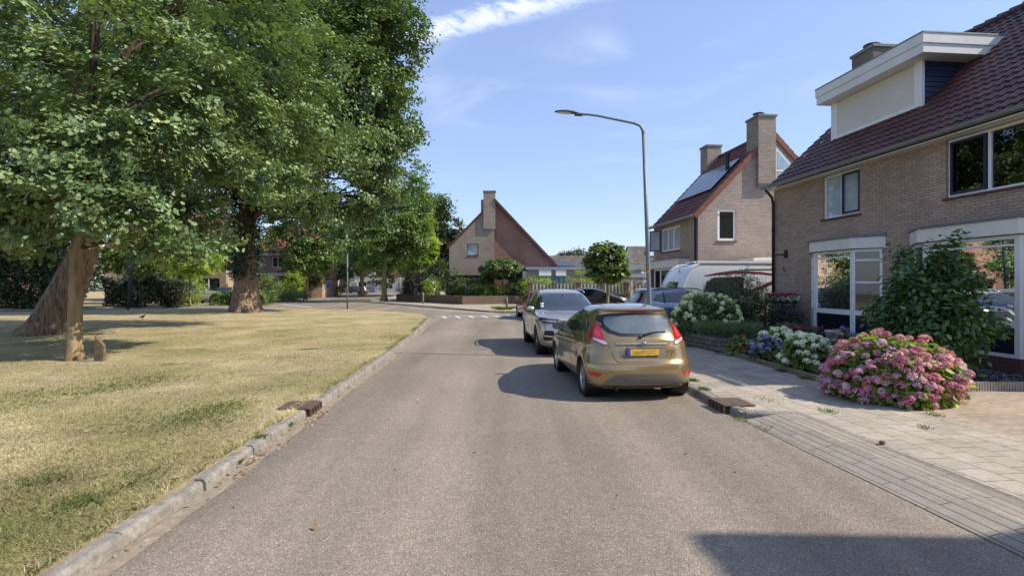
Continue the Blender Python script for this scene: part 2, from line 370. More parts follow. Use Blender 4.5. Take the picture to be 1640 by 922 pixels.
class MB:
    def __init__(s, T=None): s.v = []; s.f = []; s.T = T
    def add(s, vs, fs):
        n = len(s.v)
        s.v += [tuple(s.T @ Vector(v)) if s.T else tuple(v) for v in vs]
        s.f += [tuple(i + n for i in f) for f in fs]
    def box(s, x0, x1, y0, y1, z0, z1):
        s.add([(x0, y0, z0), (x1, y0, z0), (x1, y1, z0), (x0, y1, z0), (x0, y0, z1), (x1, y0, z1), (x1, y1, z1), (x0, y1, z1)],
              [(0, 3, 2, 1), (4, 5, 6, 7), (0, 1, 5, 4), (1, 2, 6, 5), (2, 3, 7, 6), (3, 0, 4, 7)])
    def hexa(s, b, t):      # four bottom points, four top points
        s.add(list(b) + list(t), [(0, 3, 2, 1), (4, 5, 6, 7), (0, 1, 5, 4), (1, 2, 6, 5), (2, 3, 7, 6), (3, 0, 4, 7)])
    def prism(s, poly, h0, h1):   # poly in xy, extruded in z
        n = len(poly)
        s.add([(x, y, h0) for x, y in poly] + [(x, y, h1) for x, y in poly],
              [tuple(range(n))[::-1], tuple(range(n, 2 * n))] + [(i, (i + 1) % n, n + (i + 1) % n, n + i) for i in range(n)])
    def prism_x(s, poly, x0, x1):   # poly in (y,z), extruded in x
        n = len(poly)
        s.add([(x0, a, b) for a, b in poly] + [(x1, a, b) for a, b in poly],
              [tuple(range(n))[::-1], tuple(range(n, 2 * n))] + [(i, (i + 1) % n, n + (i + 1) % n, n + i) for i in range(n)])
    def prism_y(s, poly, y0, y1):   # poly in (x,z), extruded in y
        n = len(poly)
        s.add([(a, y0, b) for a, b in poly] + [(a, y1, b) for a, b in poly],
              [tuple(range(n))[::-1], tuple(range(n, 2 * n))] + [(i, (i + 1) % n, n + (i + 1) % n, n + i) for i in range(n)])
    def tube(s, pts, rad, k=8, caps=True):
        pts = [Vector(p) for p in pts]; n = len(pts)
        if isinstance(rad, (int, float)): rad = [rad] * n
        ref = Vector((0, 0, 1)); vs = []
        prev = None
        for i, p in enumerate(pts):
            d = (pts[min(i + 1, n - 1)] - pts[max(i - 1, 0)]).normalized()
            if prev is None:
                a = d.cross(ref)
                if a.length < .1: a = d.cross(Vector((1, 0, 0)))
            else: a = prev - d * prev.dot(d)
            a.normalize(); prev = a; b = d.cross(a)
            for j in range(k):
                t = 2 * math.pi * j / k
                vs.append(p + (a * math.cos(t) + b * math.sin(t)) * rad[i])
        fs = [(i * k + j, i * k + (j + 1) % k, (i + 1) * k + (j + 1) % k, (i + 1) * k + j) for i in range(n - 1) for j in range(k)]
        if caps: fs += [tuple(range(k))[::-1], tuple((n - 1) * k + j for j in range(k))]
        s.add(vs, fs)
    def lathe(s, prof, k=24, axis='z', c=(0, 0, 0)):
        vs = []
        for r, h in prof:
            for j in range(k):
                t = 2 * math.pi * j / k; a, b = r * math.cos(t), r * math.sin(t)
                p = (a, b, h) if axis == 'z' else ((h, a, b) if axis == 'x' else (a, h, b))
                vs.append((p[0] + c[0], p[1] + c[1], p[2] + c[2]))
        n = len(prof)
        fs = [(i * k + j, i * k + (j + 1) % k, (i + 1) * k + (j + 1) % k, (i + 1) * k + j) for i in range(n - 1) for j in range(k)]
        s.add(vs, fs)
    def ball(s, c, r, k=10):
        rx, ry, rz = (r, r, r) if isinstance(r, (int, float)) else r
        prof = [(math.sin(math.pi * i / k), -math.cos(math.pi * i / k)) for i in range(k + 1)]
        vs = [(c[0] + rx * a * math.cos(2 * math.pi * j / (2 * k)), c[1] + ry * a * math.sin(2 * math.pi * j / (2 * k)), c[2] + rz * h) for a, h in prof for j in range(2 * k)]
        K = 2 * k
        s.add(vs, [(i * K + j, i * K + (j + 1) % K, (i + 1) * K + (j + 1) % K, (i + 1) * K + j) for i in range(k) for j in range(K)])
    def build(s, name, mat, parent=None, smooth=False, bevel=0.0, recalc=True, auto=None):
        me = bpy.data.meshes.new(name); me.from_pydata(s.v, [], s.f)
        bm = bmesh.new(); bm.from_mesh(me)
        bmesh.ops.remove_doubles(bm, verts=bm.verts, dist=1e-5)
        if bevel:
            es = [e for e in bm.edges if len(e.link_faces) == 2 and e.calc_face_angle(0) > .5]
            bmesh.ops.bevel(bm, geom=es, offset=bevel, segments=2, affect='EDGES', profile=.6)
        if recalc: bmesh.ops.recalc_face_normals(bm, faces=bm.faces)
        if auto is not None:
            for e in bm.edges:
                if len(e.link_faces) == 2 and e.calc_face_angle(0) > auto: e.smooth = False
            for f in bm.faces: f.smooth = True
        bm.to_mesh(me); bm.free()
        if smooth and auto is None:
            me.polygons.foreach_set('use_smooth', [True] * len(me.polygons))
        if isinstance(mat, str): mat = MAT[mat]
        me.materials.append(mat)
        o = bpy.data.objects.new(name, me); COL.objects.link(o)
        if parent: o.parent = parent
        return o

def np_mesh(name, V, k, mat, parent=None, rnd=None, smooth=False):
    V = np.ascontiguousarray(V, dtype=np.float32).reshape(-1, 3); n = len(V); nf = n // k
    me = bpy.data.meshes.new(name)
    me.vertices.add(n); me.vertices.foreach_set('co', V.ravel())
    me.loops.add(n); me.loops.foreach_set('vertex_index', np.arange(n, dtype=np.int32))
    me.polygons.add(nf); me.polygons.foreach_set('loop_start', np.arange(0, n, k, dtype=np.int32))
    if rnd is not None:
        a = me.attributes.new('rnd', 'FLOAT', 'FACE'); a.data.foreach_set('value', np.asarray(rnd, dtype=np.float32))
    me.update(calc_edges=True)
    me.materials.append(mat)
    o = bpy.data.objects.new(name, me); COL.objects.link(o)
    if parent: o.parent = parent
    return o

SHAPES = dict(
    dia=[(0, 0), (.33, .5), (0, 1), (-.33, .5)],
    quad=[(-.3, 0), (.34, .1), (.28, .9), (-.32, .8)],
    oval=[(0, 0), (.26, .25), (.3, .6), (0, 1), (-.3, .6), (-.26, .25)],
    lance=[(0, 0), (.20, .28), (.22, .6), (0, 1), (-.22, .6), (-.20, .28)],
    long=[(0, 0), (.17, .3), (.15, .7), (0, 1), (-.15, .7), (-.17, .3)],
    oak=[(0, 0), (.33, .28), (.17, .45), (.38, .66), (0, 1), (-.38, .62), (-.17, .42), (-.31, .25)],
    petal=[(0, -.5), (.5, 0), (0, .5), (-.5, 0)],
    blade=[(-.06, 0), (.06, 0), (0, 1)],
)
def leaves(name, C, size, mat, parent, rng, shape='dia', up=.3, out=None, outw=0.0, tdir=None, tw=0.0, shade=None, curl=.12, cn=None, cw=0.0):
    """one small face per leaf, each turned its own way"""
    C = np.asarray(C, dtype=np.float64); n = len(C)
    if n == 0: return None
    nr = rng.normal(size=(n, 3)); nr /= np.linalg.norm(nr, axis=1)[:, None] + 1e-9
    nr[:, 2] = np.abs(nr[:, 2]) + up
    if out is not None: nr += out * outw
    if cn is not None: nr += cn * cw
    nr /= np.linalg.norm(nr, axis=1)[:, None] + 1e-9
    t = rng.normal(size=(n, 3))
    if tdir is not None: t = t + tdir * tw
    t -= nr * (t * nr).sum(1)[:, None]; t /= np.linalg.norm(t, axis=1)[:, None] + 1e-9
    b = np.cross(nr, t)
    S = np.broadcast_to(np.asarray(size, dtype=np.float64), (n,)) * rng.uniform(.7, 1.25, n)
    P = np.array(SHAPES[shape]); k = len(P)
    cz = curl * (P[:, 1] ** 2 + np.abs(P[:, 0]))
    V = C[:, None, :] + S[:, None, None] * (P[None, :, 0, None] * b[:, None, :] + P[None, :, 1, None] * t[:, None, :] - cz[None, :, None] * nr[:, None, :])
    r = rng.random(n) if shade is None else np.clip(shade + rng.normal(0, .12, n), 0, 1)
    return np_mesh(name, V, k, mat, parent, r)

def clump_points(rng, cl, per, rad, flat=.7):
    """scatter leaves round clump centres"""
    n = len(cl); per_i = rng.integers(int(per * .6), int(per * 1.4) + 1, n)
    idx = np.repeat(np.arange(n), per_i)
    off = rng.normal(size=(len(idx), 3)) * .5
    r = np.broadcast_to(np.asarray(rad), (n,))[idx]
    off[:, 2] *= flat
    return cl[idx] + off * r[:, None], idx

def ellip_shell(rng, c, r, n, inner=.55, zmin=None):
    d = rng.normal(size=(n * 3, 3)); d /= np.linalg.norm(d, axis=1)[:, None]
    q = rng.uniform(inner ** 3, 1, n * 3) ** (1 / 3)
    p = d * q[:, None] * np.array(r) + np.array(c)
    if zmin is not None: p = p[p[:, 2] > zmin]
    return p[:n]

def tree(name, base, lobes, label, cat='tree', trunk=None, trunk_r=.2, bark='bark_oak', lm='oak', leaf=.2, nclump=300, per=50, crad=.8,
         shape='dia', seed=1, group=None, limbs=14, sides=12, inner=.45, flare=1.6, fork=None, up=.25, gap=.0, knots=True, ridges=False):
    """lobes: list of (centre, radii, weight) relative to the base; trunk: list of points relative to the base"""
    rng = np.random.default_rng(seed)
    root = empty(name, base)
    top(root, label, cat, group)
    mb = MB(); trunk = [Vector(p) for p in trunk]; n = len(trunk)
    pts, rads = [], []
    for i in range(n - 1):
        Q = 16 if ridges else 4
        for q in range(Q):
            f = q / Q; p = trunk[i].lerp(trunk[i + 1], f); tt = (i + f) / (n - 1)
            pts.append(p); h = p.z
            rads.append(trunk_r * ((1 - .55 * tt) + (flare - 1) * math.exp(-h / (trunk_r * 1.6))))
    pts.append(trunk[-1]); rads.append(trunk_r * .4)
    mb.tube(pts, rads, sides)
    if knots:       # uneven, ribbed trunk
        vs = np.array(mb.v)
        for i in range(len(vs)):
            ring, j = divmod(i, sides)
            c = pts[ring]; a = 2 * math.pi * j / sides
            amp = .06 + .16 * math.exp(-c.z / (trunk_r * 1.2))
            f = 1 + amp * math.sin(a * 3 + seed) * .8 + .05 * math.sin(a * 5 + c.z * 1.3 + seed)
            if ridges:
                hz = c.z / trunk_r
                w1 = a * 13 + 1.6 * noise.noise(Vector((math.cos(a) * 2, math.sin(a) * 2, c.z * .9 + seed))) * 3
                rd = abs(math.sin(w1)) ** .7
                f += .045 * rd - .03 + .05 * noise.noise(Vector((math.cos(a) * 5, math.sin(a) * 5, c.z * 2.2))) + .025 * noise.noise(Vector((math.cos(a) * 16, math.sin(a) * 16, c.z * 6)))
                f += .22 * math.exp(-max(0, c.z) / (trunk_r * .45)) * max(0, math.sin(a * 3.5 + seed)) ** 1.5
            vs[i] = np.array(c) + (vs[i] - np.array(c)) * f
        mb.v = [tuple(v) for v in vs]
    tr = mb.build('trunk', MAT[bark], root, smooth=True)
    # clump centres
    wsum = sum(l[2] for l in lobes); cl = []
    for c, r, w in lobes:
        cl.append(ellip_shell(rng, c, r, max(3, int(nclump * w / wsum)), inner))
    cl = np.concatenate(cl)
    if gap:
        q = 2.6 / max(.4, crad * 1.25)
        f = np.sin(cl[:, 0] * q * .50 + seed + np.sin(cl[:, 2] * q * .33)) + np.sin(cl[:, 1] * q * .42 + seed * 2) + np.sin(cl[:, 2] * q * .62 + seed * 3 + np.sin(cl[:, 0] * q * .4))
        cl = cl[f > -2 + gap * 4]
    # limbs from the trunk to the clumps
    lb = MB(); fk = fork or trunk[-1].z * .4
    axis_pts = [p for p in pts if p.z >= fk] or [pts[-1]]
    pick = rng.choice(len(cl), min(limbs, len(cl)), replace=False)
    mids = []
    for i in pick:
        e = Vector(cl[i]); zt = fk + (max(e.z, fk) - fk) * .55
        s_ = min(axis_pts, key=lambda p: abs(p.z - zt)); L_ = (e - s_).length
        q = [s_, s_.lerp(e, .3) + Vector((0, 0, .10 * L_)), s_.lerp(e, .65) + Vector((rng.normal(0, .05) * L_, rng.normal(0, .05) * L_, .08 * L_)), e]
        r0 = min(trunk_r * .42, .035 * L_ + .01)
        lb.tube(q, [r0, r0 * .75, r0 * .45, r0 * .12], 6)
        mids += [q[1], q[2], s_.lerp(e, .5)]
    mids = np.array([tuple(p) for p in mids]) if mids else None
    if mids is not None and len(cl) > limbs:
        sub = rng.choice(len(cl), min(len(cl), limbs * 4), replace=False)
        for i in sub:
            d = np.linalg.norm(mids - cl[i], axis=1); j = int(d.argmin())
            a, e = Vector(mids[j]), Vector(cl[i])
            if 0.15 < d[j]: lb.tube([a, a.lerp(e, .5) + Vector((0, 0, .05 * d[j])), e], [trunk_r * .085 + .006, trunk_r * .05 + .004, .004], 4, False)
    lb.build('limbs', MAT['bark_dark'], root, smooth=True)
    P, idx = clump_points(rng, cl, per, crad * rng.uniform(.55, 1.25, len(cl)), .55)
    hue = rng.random(len(cl))
    sh = .65 * hue[idx] + .35 * rng.random(len(P))
    cen = np.mean([l[0] for l in lobes], axis=0)
    out = P - cen; out /= np.linalg.norm(out, axis=1)[:, None] + 1e-9
    co = cl - cen; co /= np.linalg.norm(co, axis=1)[:, None] + 1e-9
    cn = co * .55 + rng.normal(0, .42, cl.shape) + (0, 0, .55); cn /= np.linalg.norm(cn, axis=1)[:, None]
    # every clump is a spray: its leaves lie roughly in one tilted sheet
    rel = P - cl[idx]; P = P - cn[idx] * (rel * cn[idx]).sum(1)[:, None] * .5
    leaves('crown', P, leaf, LM[lm], root, rng, shape, up * .5, None, 0, tdir=out + np.array([0, 0, -.5]), tw=.6, shade=sh, cn=cn[idx], cw=1.15)
    return root

def shrub(name, base, r, label, lm='mid', leaf=.1, n=1500, seed=1, shape='oval', cat='shrub', group=None, stems=9, clumps=60, crad=.22, up=.35, inner=.55, parent=None):
    rng = np.random.default_rng(seed)
    root = empty(name, base); top(root, label, cat, group)
    c = (0, 0, r[2] * .52)
    cl = ellip_shell(rng, c, (r[0], r[1], r[2] * .5), clumps, inner)
    cl = cl * (1 + rng.normal(0, .06, (len(cl), 1)))
    cl[:, 2] = np.maximum(cl[:, 2], .05)
    P, idx = clump_points(rng, cl, n / clumps, crad, .8)
    P = P[P[:, 2] > .01]
    out = P - np.array(c); out /= np.linalg.norm(out, axis=1)[:, None] + 1e-9
    mb = MB()
    for i in range(stems):
        e = Vector(cl[rng.integers(len(cl))])
        mb.tube([(e.x * .12, e.y * .12, 0), (e.x * .5, e.y * .5, e.z * .55), e], [.02, .014, .005], 5)
    mb.build('stems', 'bark_dark', root, smooth=True)
    leaves('foliage', P, leaf, LM[lm], root, rng, shape, up, out, .6, tdir=out, tw=.9)
    return root

def wall(mb, o, u, n, W, H, holes, depth=.1, z0=0.0):
    """a wall sheet with real openings; o origin, u along, n outward, holes (a0,a1,c0,c1) in metres"""
    o, u, n = Vector(o), Vector(u), Vector(n); up = Vector((0, 0, 1))
    xs = sorted({0, W, *[h[0] for h in holes], *[h[1] for h in holes]}); zs = sorted({z0, H, *[h[2] for h in holes], *[h[3] for h in holes]})
    P = lambda a, c, b=0: o + u * a + up * c - n * b
    for i in range(len(xs) - 1):
        for j in range(len(zs) - 1):
            cx, cz = (xs[i] + xs[i + 1]) / 2, (zs[j] + zs[j + 1]) / 2
            if any(h[0] < cx < h[1] and h[2] < cz < h[3] for h in holes): continue
            mb.add([P(xs[i], zs[j]), P(xs[i + 1], zs[j]), P(xs[i + 1], zs[j + 1]), P(xs[i], zs[j + 1])], [(0, 1, 2, 3)])
    for a0, a1, c0, c1 in holes:
        q = [(a0, c0), (a1, c0), (a1, c1), (a0, c1)]
        for k in range(4):
            (a, c), (d, e) = q[k], q[(k + 1) % 4]
            mb.add([P(a, c), P(d, e), P(d, e, depth), P(a, c, depth)], [(0, 1, 2, 3)])

def frameT(o, u, n):
    """matrix for a window: x along the wall, y outward, z up"""
    u, n = Vector(u), Vector(n)
    return Matrix(((u.x, n.x, 0, o[0]), (u.y, n.y, 0, o[1]), (0, 0, 1, o[2]), (0, 0, 0, 1)))

def window(parent, o, u, n, w, h, splits=(), rails=(), fw=.06, inset=.06, glass='glass', fmat='white', sill=None, name='window', sash=None):
    """frame > pane, sill. o = lower corner on the wall face"""
    T = frameT(o, u, n); y1 = -inset; y0 = y1 - .06
    mb = MB(T)
    mb.box(0, w, y0, y1, 0, fw); mb.box(0, w, y0, y1, h - fw, h)
    mb.box(0, fw, y0, y1, fw, h - fw); mb.box(w - fw, w, y0, y1, fw, h - fw)
    for a in splits: mb.box(a - fw / 2, a + fw / 2, y0, y1 + .004, fw, h - fw)
    for (a, b, c) in rails: mb.box(a, b, y0 + .005, y1 - .003, c - fw / 2, c + fw / 2)
    fr = mb.build(name, fmat, parent)
    g = MB(T); ym = (y0 + y1) / 2
    g.add([(fw * .5, ym, fw * .5), (w - fw * .5, ym, fw * .5), (w - fw * .5, ym, h - fw * .5), (fw * .5, ym, h - fw * .5)], [(0, 1, 2, 3)])
    g.build('pane', glass, fr)
    if sill:
        s_ = MB(T); s_.box(-.05, w + .05, -inset + .003, .05, -.05, -.003); s_.build('sill', sill, fr)
    if sash:
        s_ = MB(T); a0, a1, c0, c1 = sash; q = .055
        s_.box(a0, a1, y1, y1 + .03, c0, c0 + q); s_.box(a0, a1, y1, y1 + .03, c1 - q, c1)
        s_.box(a0, a0 + q, y1, y1 + .03, c0 + q, c1 - q); s_.box(a1 - q, a1, y1, y1 + .03, c0 + q, c1 - q)
        s_.build('sash', 'navy', fr)
    return fr

def tiles(name, parent, o, u, d, W, L, mat, tw=.25, tl=.33, seed=1, amp=.022, k=6):
    """pantile sheet: o eave corner, u along the eave, d up the slope"""
    rng = np.random.default_rng(seed)
    o, u, d = Vector(o), Vector(u).normalized(), Vector(d).normalized(); nn = u.cross(d)
    if nn.z < 0: nn = -nn
    nc, nr = max(1, round(W / tw)), max(1, round(L / tl)); tw, tl = W / nc, L / nr
    o_, u_, d_, n_ = (np.array(q) for q in (o, u, d, nn))
    a = np.linspace(0, 1, k + 1); prof = amp * np.where(a < .62, np.sin(a / .62 * np.pi) , -.45 * np.sin((a - .62) / .38 * np.pi))
    V = []; rr = []
    col = np.arange(nc)
    for r in range(nr):
        jit = rng.random(nc); lift = rng.normal(0, .003, nc)
        for i in range(k):
            x0, x1 = (col + a[i]) * tw, (col + a[i + 1]) * tw
            h0, h1 = prof[i], prof[i + 1]
            s0, s1 = r * tl, (r + 1) * tl
            low = .035 + lift
            P = lambda x, s_, h: o_ + x[:, None] * u_ + s_ * d_ + np.broadcast_to(h, (nc,))[:, None] * n_
            V.append(np.stack([P(x0, s0, h0 + low), P(x1, s0, h1 + low), P(x1, s1, h1 + .004), P(x0, s1, h0 + .004)], 1)); rr.append(jit)
            V.append(np.stack([P(x0, s0, h0 - .01), P(x1, s0, h1 - .01), P(x1, s0, h1 + low), P(x0, s0, h0 + low)], 1)); rr.append(jit)
    V = np.concatenate(V); rr = np.concatenate(rr)
    return np_mesh(name, V, 4, MAT[mat], parent, rr)

def copy_tree(o, parent=None):
    c = o.copy(); COL.objects.link(c)
    if parent: c.parent = parent
    for ch in list(o.children): copy_tree(ch, c)
    return c
# ------------------------------------------------------------------ ground, road, kerbs, lawn
def sheet(name, poly, z, mat, kind='structure'):
    me = bpy.data.meshes.new(name); me.from_pydata([(x, y, z) for x, y in poly], [], [tuple(range(len(poly)))])
    bm = bmesh.new(); bm.from_mesh(me)
    bmesh.ops.triangulate(bm, faces=bm.faces)
    for f in bm.faces:
        if f.normal.z < 0: f.normal_flip()
    bm.to_mesh(me); bm.free(); me.materials.append(MAT[mat])
    o = bpy.data.objects.new(name, me); COL.objects.link(o); o['kind'] = kind; return o

sheet('ground', [(-1400, -60), (1400, -60), (1400, 1800), (-1400, 1800)], -.03, 'earth')
sheet('road', [(-120, -25), (30, -25), (30, 125), (-120, 125)], 0, 'asphalt')

KL = [(-2.46, -14), (-2.56, 0), (-2.63, 3.3), (-2.78, 7.3), (-3.1, 14.6), (-3.55, 20.5), (-4.05, 25.8), (-4.5, 28.4), (-5.3, 30.6), (-6.9, 32.7), (-9.2, 34.6), (-12.2, 36.1), (-17, 37.6), (-20.5, 37.6), (-24.5, 36.0), (-28.5, 33.0), (-31.5, 29.5), (-38, 18), (-48, -14)]
def smooth_line(P, n=6):
    out = []
    for i in range(len(P) - 1):
        p0, p1, p2, p3 = (np.array(P[max(0, min(len(P) - 1, j))], float) for j in (i - 1, i, i + 1, i + 2))
        for q in range(n):
            t = q / n
            out.append(tuple(.5 * ((2 * p1) + (-p0 + p2) * t + (2 * p0 - 5 * p1 + 4 * p2 - p3) * t * t + (-p0 + 3 * p1 - 3 * p2 + p3) * t ** 3)))
    out.append(tuple(P[-1])); return out
KLs = smooth_line(KL, 8)
def offset_line(P, d):
    out = []
    for i, p in enumerate(P):
        a, b = np.array(P[max(0, i - 1)]), np.array(P[min(len(P) - 1, i + 1)])
        t = (b - a) / np.linalg.norm(b - a); out.append((p[0] - t[1] * d, p[1] + t[0] * d))
    return out
lawn = sheet('lawn', offset_line(KLs, .085) + [(-60, -14)], .098, 'lawn')
def resample(P, step):
    P = [np.array(p, float) for p in P]; out = [P[0]]; acc = 0
    for a, b in zip(P[:-1], P[1:]):
        L_ = np.linalg.norm(b - a); t = step - acc
        while t <= L_: out.append(a + (b - a) * t / L_); t += step
        acc = (acc + L_) % step
    out.append(P[-1]); return [tuple(p) for p in out]
def kerb(name, line, step=.98, w=.125, h=.10, side=1, skip=(), seed=0, mat='kerb'):
    rnd = random.Random(seed); P = resample(line, step); mb = MB()
    for i in range(len(P) - 1):
        if i in skip: continue
        a, b = Vector(P[i]).to_3d(), Vector(P[i + 1]).to_3d(); t = (b - a)
        if t.length < .2: continue
        t.normalize(); n = Vector((-t.y, t.x, 0)) * side
        g = rnd.uniform(.004, .020); a = a + t * g; b = b - t * rnd.uniform(.004, .018)
        j = n * rnd.uniform(-.018, .018); j2 = n * rnd.uniform(-.014, .014); hh = h + rnd.uniform(-.008, .008); h2 = hh + rnd.uniform(-.006, .006)
        A, B = a + j, b + j2
        # face leans back a little, top edge rounded
        sec = [(0, -.05), (.012, hh - .03), (.022, hh - .01), (.042, hh), (w, hh), (w, -.05)]
        sec2 = [(0, -.05), (.012, h2 - .03), (.022, h2 - .01), (.042, h2), (w, h2), (w, -.05)]
        v = [A + n * o + Vector((0, 0, z)) for o, z in sec] + [B + n * o + Vector((0, 0, z)) for o, z in sec2]
        k = 6
        mb.add(v, [tuple(range(k)), tuple(range(k, 2 * k))[::-1]] + [(q, q + k, (q + 1) % k + k, (q + 1) % k) for q in range(k)])
    o = mb.build(name, mat); o['kind'] = 'structure'; return o
near = [p for p in resample(KLs, .98)]
DR = min(range(len(near)), key=lambda i: abs(near[i][1] - 7.45))
kerb('kerb', KLs[:KLs.index(KLs[-1]) - 16], seed=3)
# dusty gutter along the left kerb
go = offset_line(KLs, 0.0)[:60]; gi = offset_line(KLs, -.15)[:60]
rg = random.Random(5)
gi = [(x + rg.uniform(-.012, .012), y) for x, y in gi]
sheet('gutter', go + gi[::-1], .004, 'gutter')

# right hand kerb, dropped kerb bands, pavement, driveway
KR = [(3.52, 7.00), (3.30, 7.02), (3.12, 7.10), (3.02, 7.28), (2.98, 7.7), (2.94, 8.9), (2.55, 14), (2.50, 17), (2.52, 24), (2.70, 30), (3.1, 32.2), (4.2, 33.6)]
KRs = smooth_line(KR, 6)
kerb('kerb', KRs, side=-1, seed=8, step=.42, h=.105)
E0, E1 = (4.55, -10), (3.06, 6.95)
mb = MB()
def lerp2(a, b, t): return (a[0] + (b[0] - a[0]) * t, a[1] + (b[1] - a[1]) * t)
o = sheet('dropped_kerb', [(4.60, -10), (5.25, -10), (3.82, 7.05), (3.50, 7.01), (3.05, 7.01)], 0, 'strip')
me = o.data
for v in me.vertices:
    x, y = v.co.x, v.co.y
    edge = 4.60 + (y + 10) / 17.0 * (3.05 - 4.60)
    v.co.z = .006 + max(0, min(1, (x - edge) / .42)) * .083
sheet('pavement', [(5.25, -10), (6.9, -10), (5.36, 8.6), (5.22, 13.3), (4.95, 16.9), (4.9, 33.5), (4.2, 33.5)] + offset_line(KRs, -.15)[::-1] + [(3.82, 7.05)], .092, 'slabs')
sheet('pavement', [(3.08, 7.13), (3.55, 7.05), (3.95, 7.05), (3.95, 7.75), (3.08, 7.75)], .087, 'slabs')
sheet('driveway', [(6.9, -10), (30, -10), (30, 60), (4.9, 60), (4.9, 33.5), (4.95, 16.9), (5.22, 13.3), (5.36, 8.6)], .088, 'clinker')
sheet('pavement', [(-14.6, 53.4), (-8.1, 44.2), (-1.2, 34.2), (3.3, 33.2), (4.9, 33.5), (4.9, 60), (30, 60), (30, 124), (-22, 124), (-16.5, 70)], .080, 'slabs')
kerb('kerb', [(-16.5, 70), (-14.7, 53.4), (-8.1, 44.0), (-1.2, 34.0), (3.3, 33.0)], side=-1, seed=12, h=.09)
sheet('verge', [(-34.3, 35.6), (-30.5, 39.2), (-28.9, 46.0), (-24.8, 51), (-24.5, 61), (-38, 124), (-119, 124), (-119, 10), (-46, 10), (-38.5, 27)], .075, 'lawn')
kerb('kerb', [(-38.5, 27), (-34.3, 35.6), (-30.5, 39.2), (-28.9, 46.0), (-24.8, 51), (-24.5, 61), (-30, 86)], side=1, seed=13, h=.09)

# painted lines at the junction
def strip_line(mb, a, b, w, z=.004):
    a, b = Vector((*a, 0)), Vector((*b, 0)); t = (b - a).normalized(); n = Vector((-t.y, t.x, 0)) * w / 2
    mb.add([a + n + Vector((0, 0, z)), a - n + Vector((0, 0, z)), b - n + Vector((0, 0, z)), b + n + Vector((0, 0, z))], [(0, 1, 2, 3)])
mb = MB(); strip_line(mb, (-4.25, 29.7), (2.4, 31.6), .13)
for i in range(9):
    x = -3.9 + i * .72; y = 29.75 + (x + 4.25) * .286
    strip_line(mb, (x, y - .08), (x + .42, y - 1.75), .13)
strip_line(mb, G(655, 493.5), G(792, 502), .14); strip_line(mb, G(672, 490.2), G(748, 495.5), .12)
struct(mb.build('road_marking', 'white_paint', recalc=False))
mb = MB(); strip_line(mb, G(452, 487), G(500, 492.5), .16); strip_line(mb, G(432, 489.3), G(462, 488.4), .14)
struct(mb.build('road_marking', 'white_paint', recalc=False))
# a shallow crack band across the road (ramp joint)
o = sheet('road_ramp', [(-4.2, 27.9), (2.35, 28.9), (2.4, 31.5), (-4.3, 29.6)], .002, 'capstone')

# ------------------------------------------------------------------ houses
def roof_edge(parent, pts, mat='tile_orange', name='verge_tiles', w=.22, th=.07, step=.33):
    """row of verge tiles from a to b, lying on the gable edge"""
    (a, b, across) = pts; a, b, across = Vector(a), Vector(b), Vector(across); d = b - a; n = int(d.length / step); d = d / n
    up = across.cross(d).normalized(); up = up if up.z > 0 else -up
    mb = MB()
    for i in range(n):
        p = a + d * i; q = a + d * (i + 1.04); l0, l1 = up * .03, up * .0
        c = across.normalized() * w
        mb.hexa([p - up * .16, p - up * .16 + c * .25, q - up * .16 + c * .25, q - up * .16], [p + l0 + up * .05, p + l0 + up * .05 + c, q + l1 + up * .05 + c, q + l1 + up * .05])
    return mb.build(name, mat, parent)

def chimney(parent, s0, s1, t0, t1, z0, z1, mat='brick_chim', cowl=True, name='chimney', over=.05):
    mb = MB(); mb.box(s0, s1, t0, t1, z0, z1); c = mb.build(name, mat, parent)
    mb = MB(); mb.box(s0 - over, s1 + over, t0 - over, t1 + over, z1 + .002, z1 + .10); mb.build('cap', 'capstone', c, bevel=.012)
    if cowl:
        cx, cy = s0 + (s1 - s0) * .35, (t0 + t1) / 2
        mb = MB(); mb.lathe([(.10, z1 + .1), (.10, z1 + .22), (.0, z1 + .22)], 14, c=(cx, cy, 0)); mb.lathe([(.0, z1 + .27), (.25, z1 + .25), (.25, z1 + .285), (.0, z1 + .31)], 16, c=(cx, cy, 0))
        mb.lathe([(.07, z1 + .1), (.07, z1 + .18), (.11, z1 + .18), (.0, z1 + .21)], 10, c=(cx + .38, cy, 0))
        mb.build('cowl', 'black', c)
    return c

# --- the near house on the right
H1 = empty('brick_house', (10.59, 0, 0), YAW)
top(H1, 'tan brick house with dark tiled roof, white dormer shutter and two white bay windows', 'house')
T0, T1, K, B0 = 8.2, 18.08, .915, 5.279
zr = lambda s: B0 + K * s
FH = 5.02
U, Nn = (0, 1, 0), (-1, 0, 0)
holes = [(14.18 - T0, 15.64 - T0, 3.69, 4.93), (8.9 - T0, 11.66 - T0, 3.67, 4.93), (13.42 - T0, 16.15 - T0, .44, 2.72), (9.28 - T0, 12.5 - T0, .44, 2.72)]
mb = MB(); wall(mb, (0, T0, 0), U, Nn, T1 - T0, FH, holes, .12, z0=-.05)
S1 = 8.1
def gable(mb, t, flip=1, z0=-.05, k=K, b0=FH, smax=S1, ridge=None):
    r = smax / 2
    mb.add([(0, t, z0), (smax, t, z0), (smax, t, b0), (0, t, b0)], [(0, 1, 2, 3)])
    mb.add([(0, t, b0), (smax, t, b0), (r, t, b0 + k * r + .12)], [(0, 1, 2)])
gable(mb, T0); gable(mb, T1)
mb.add([(S1, T0, -.05), (S1, T1, -.05), (S1, T1, FH), (S1, T0, FH)], [(0, 1, 2, 3)])
mb.build('wall', 'brick_tan', H1, recalc=False)
mb = MB(); mb.add([(2.9, T0 + .1, .1), (2.9, T1 - .1, .1), (2.9, T1 - .1, 2.8), (2.9, T0 + .1, 2.8)], [(0, 1, 2, 3)])
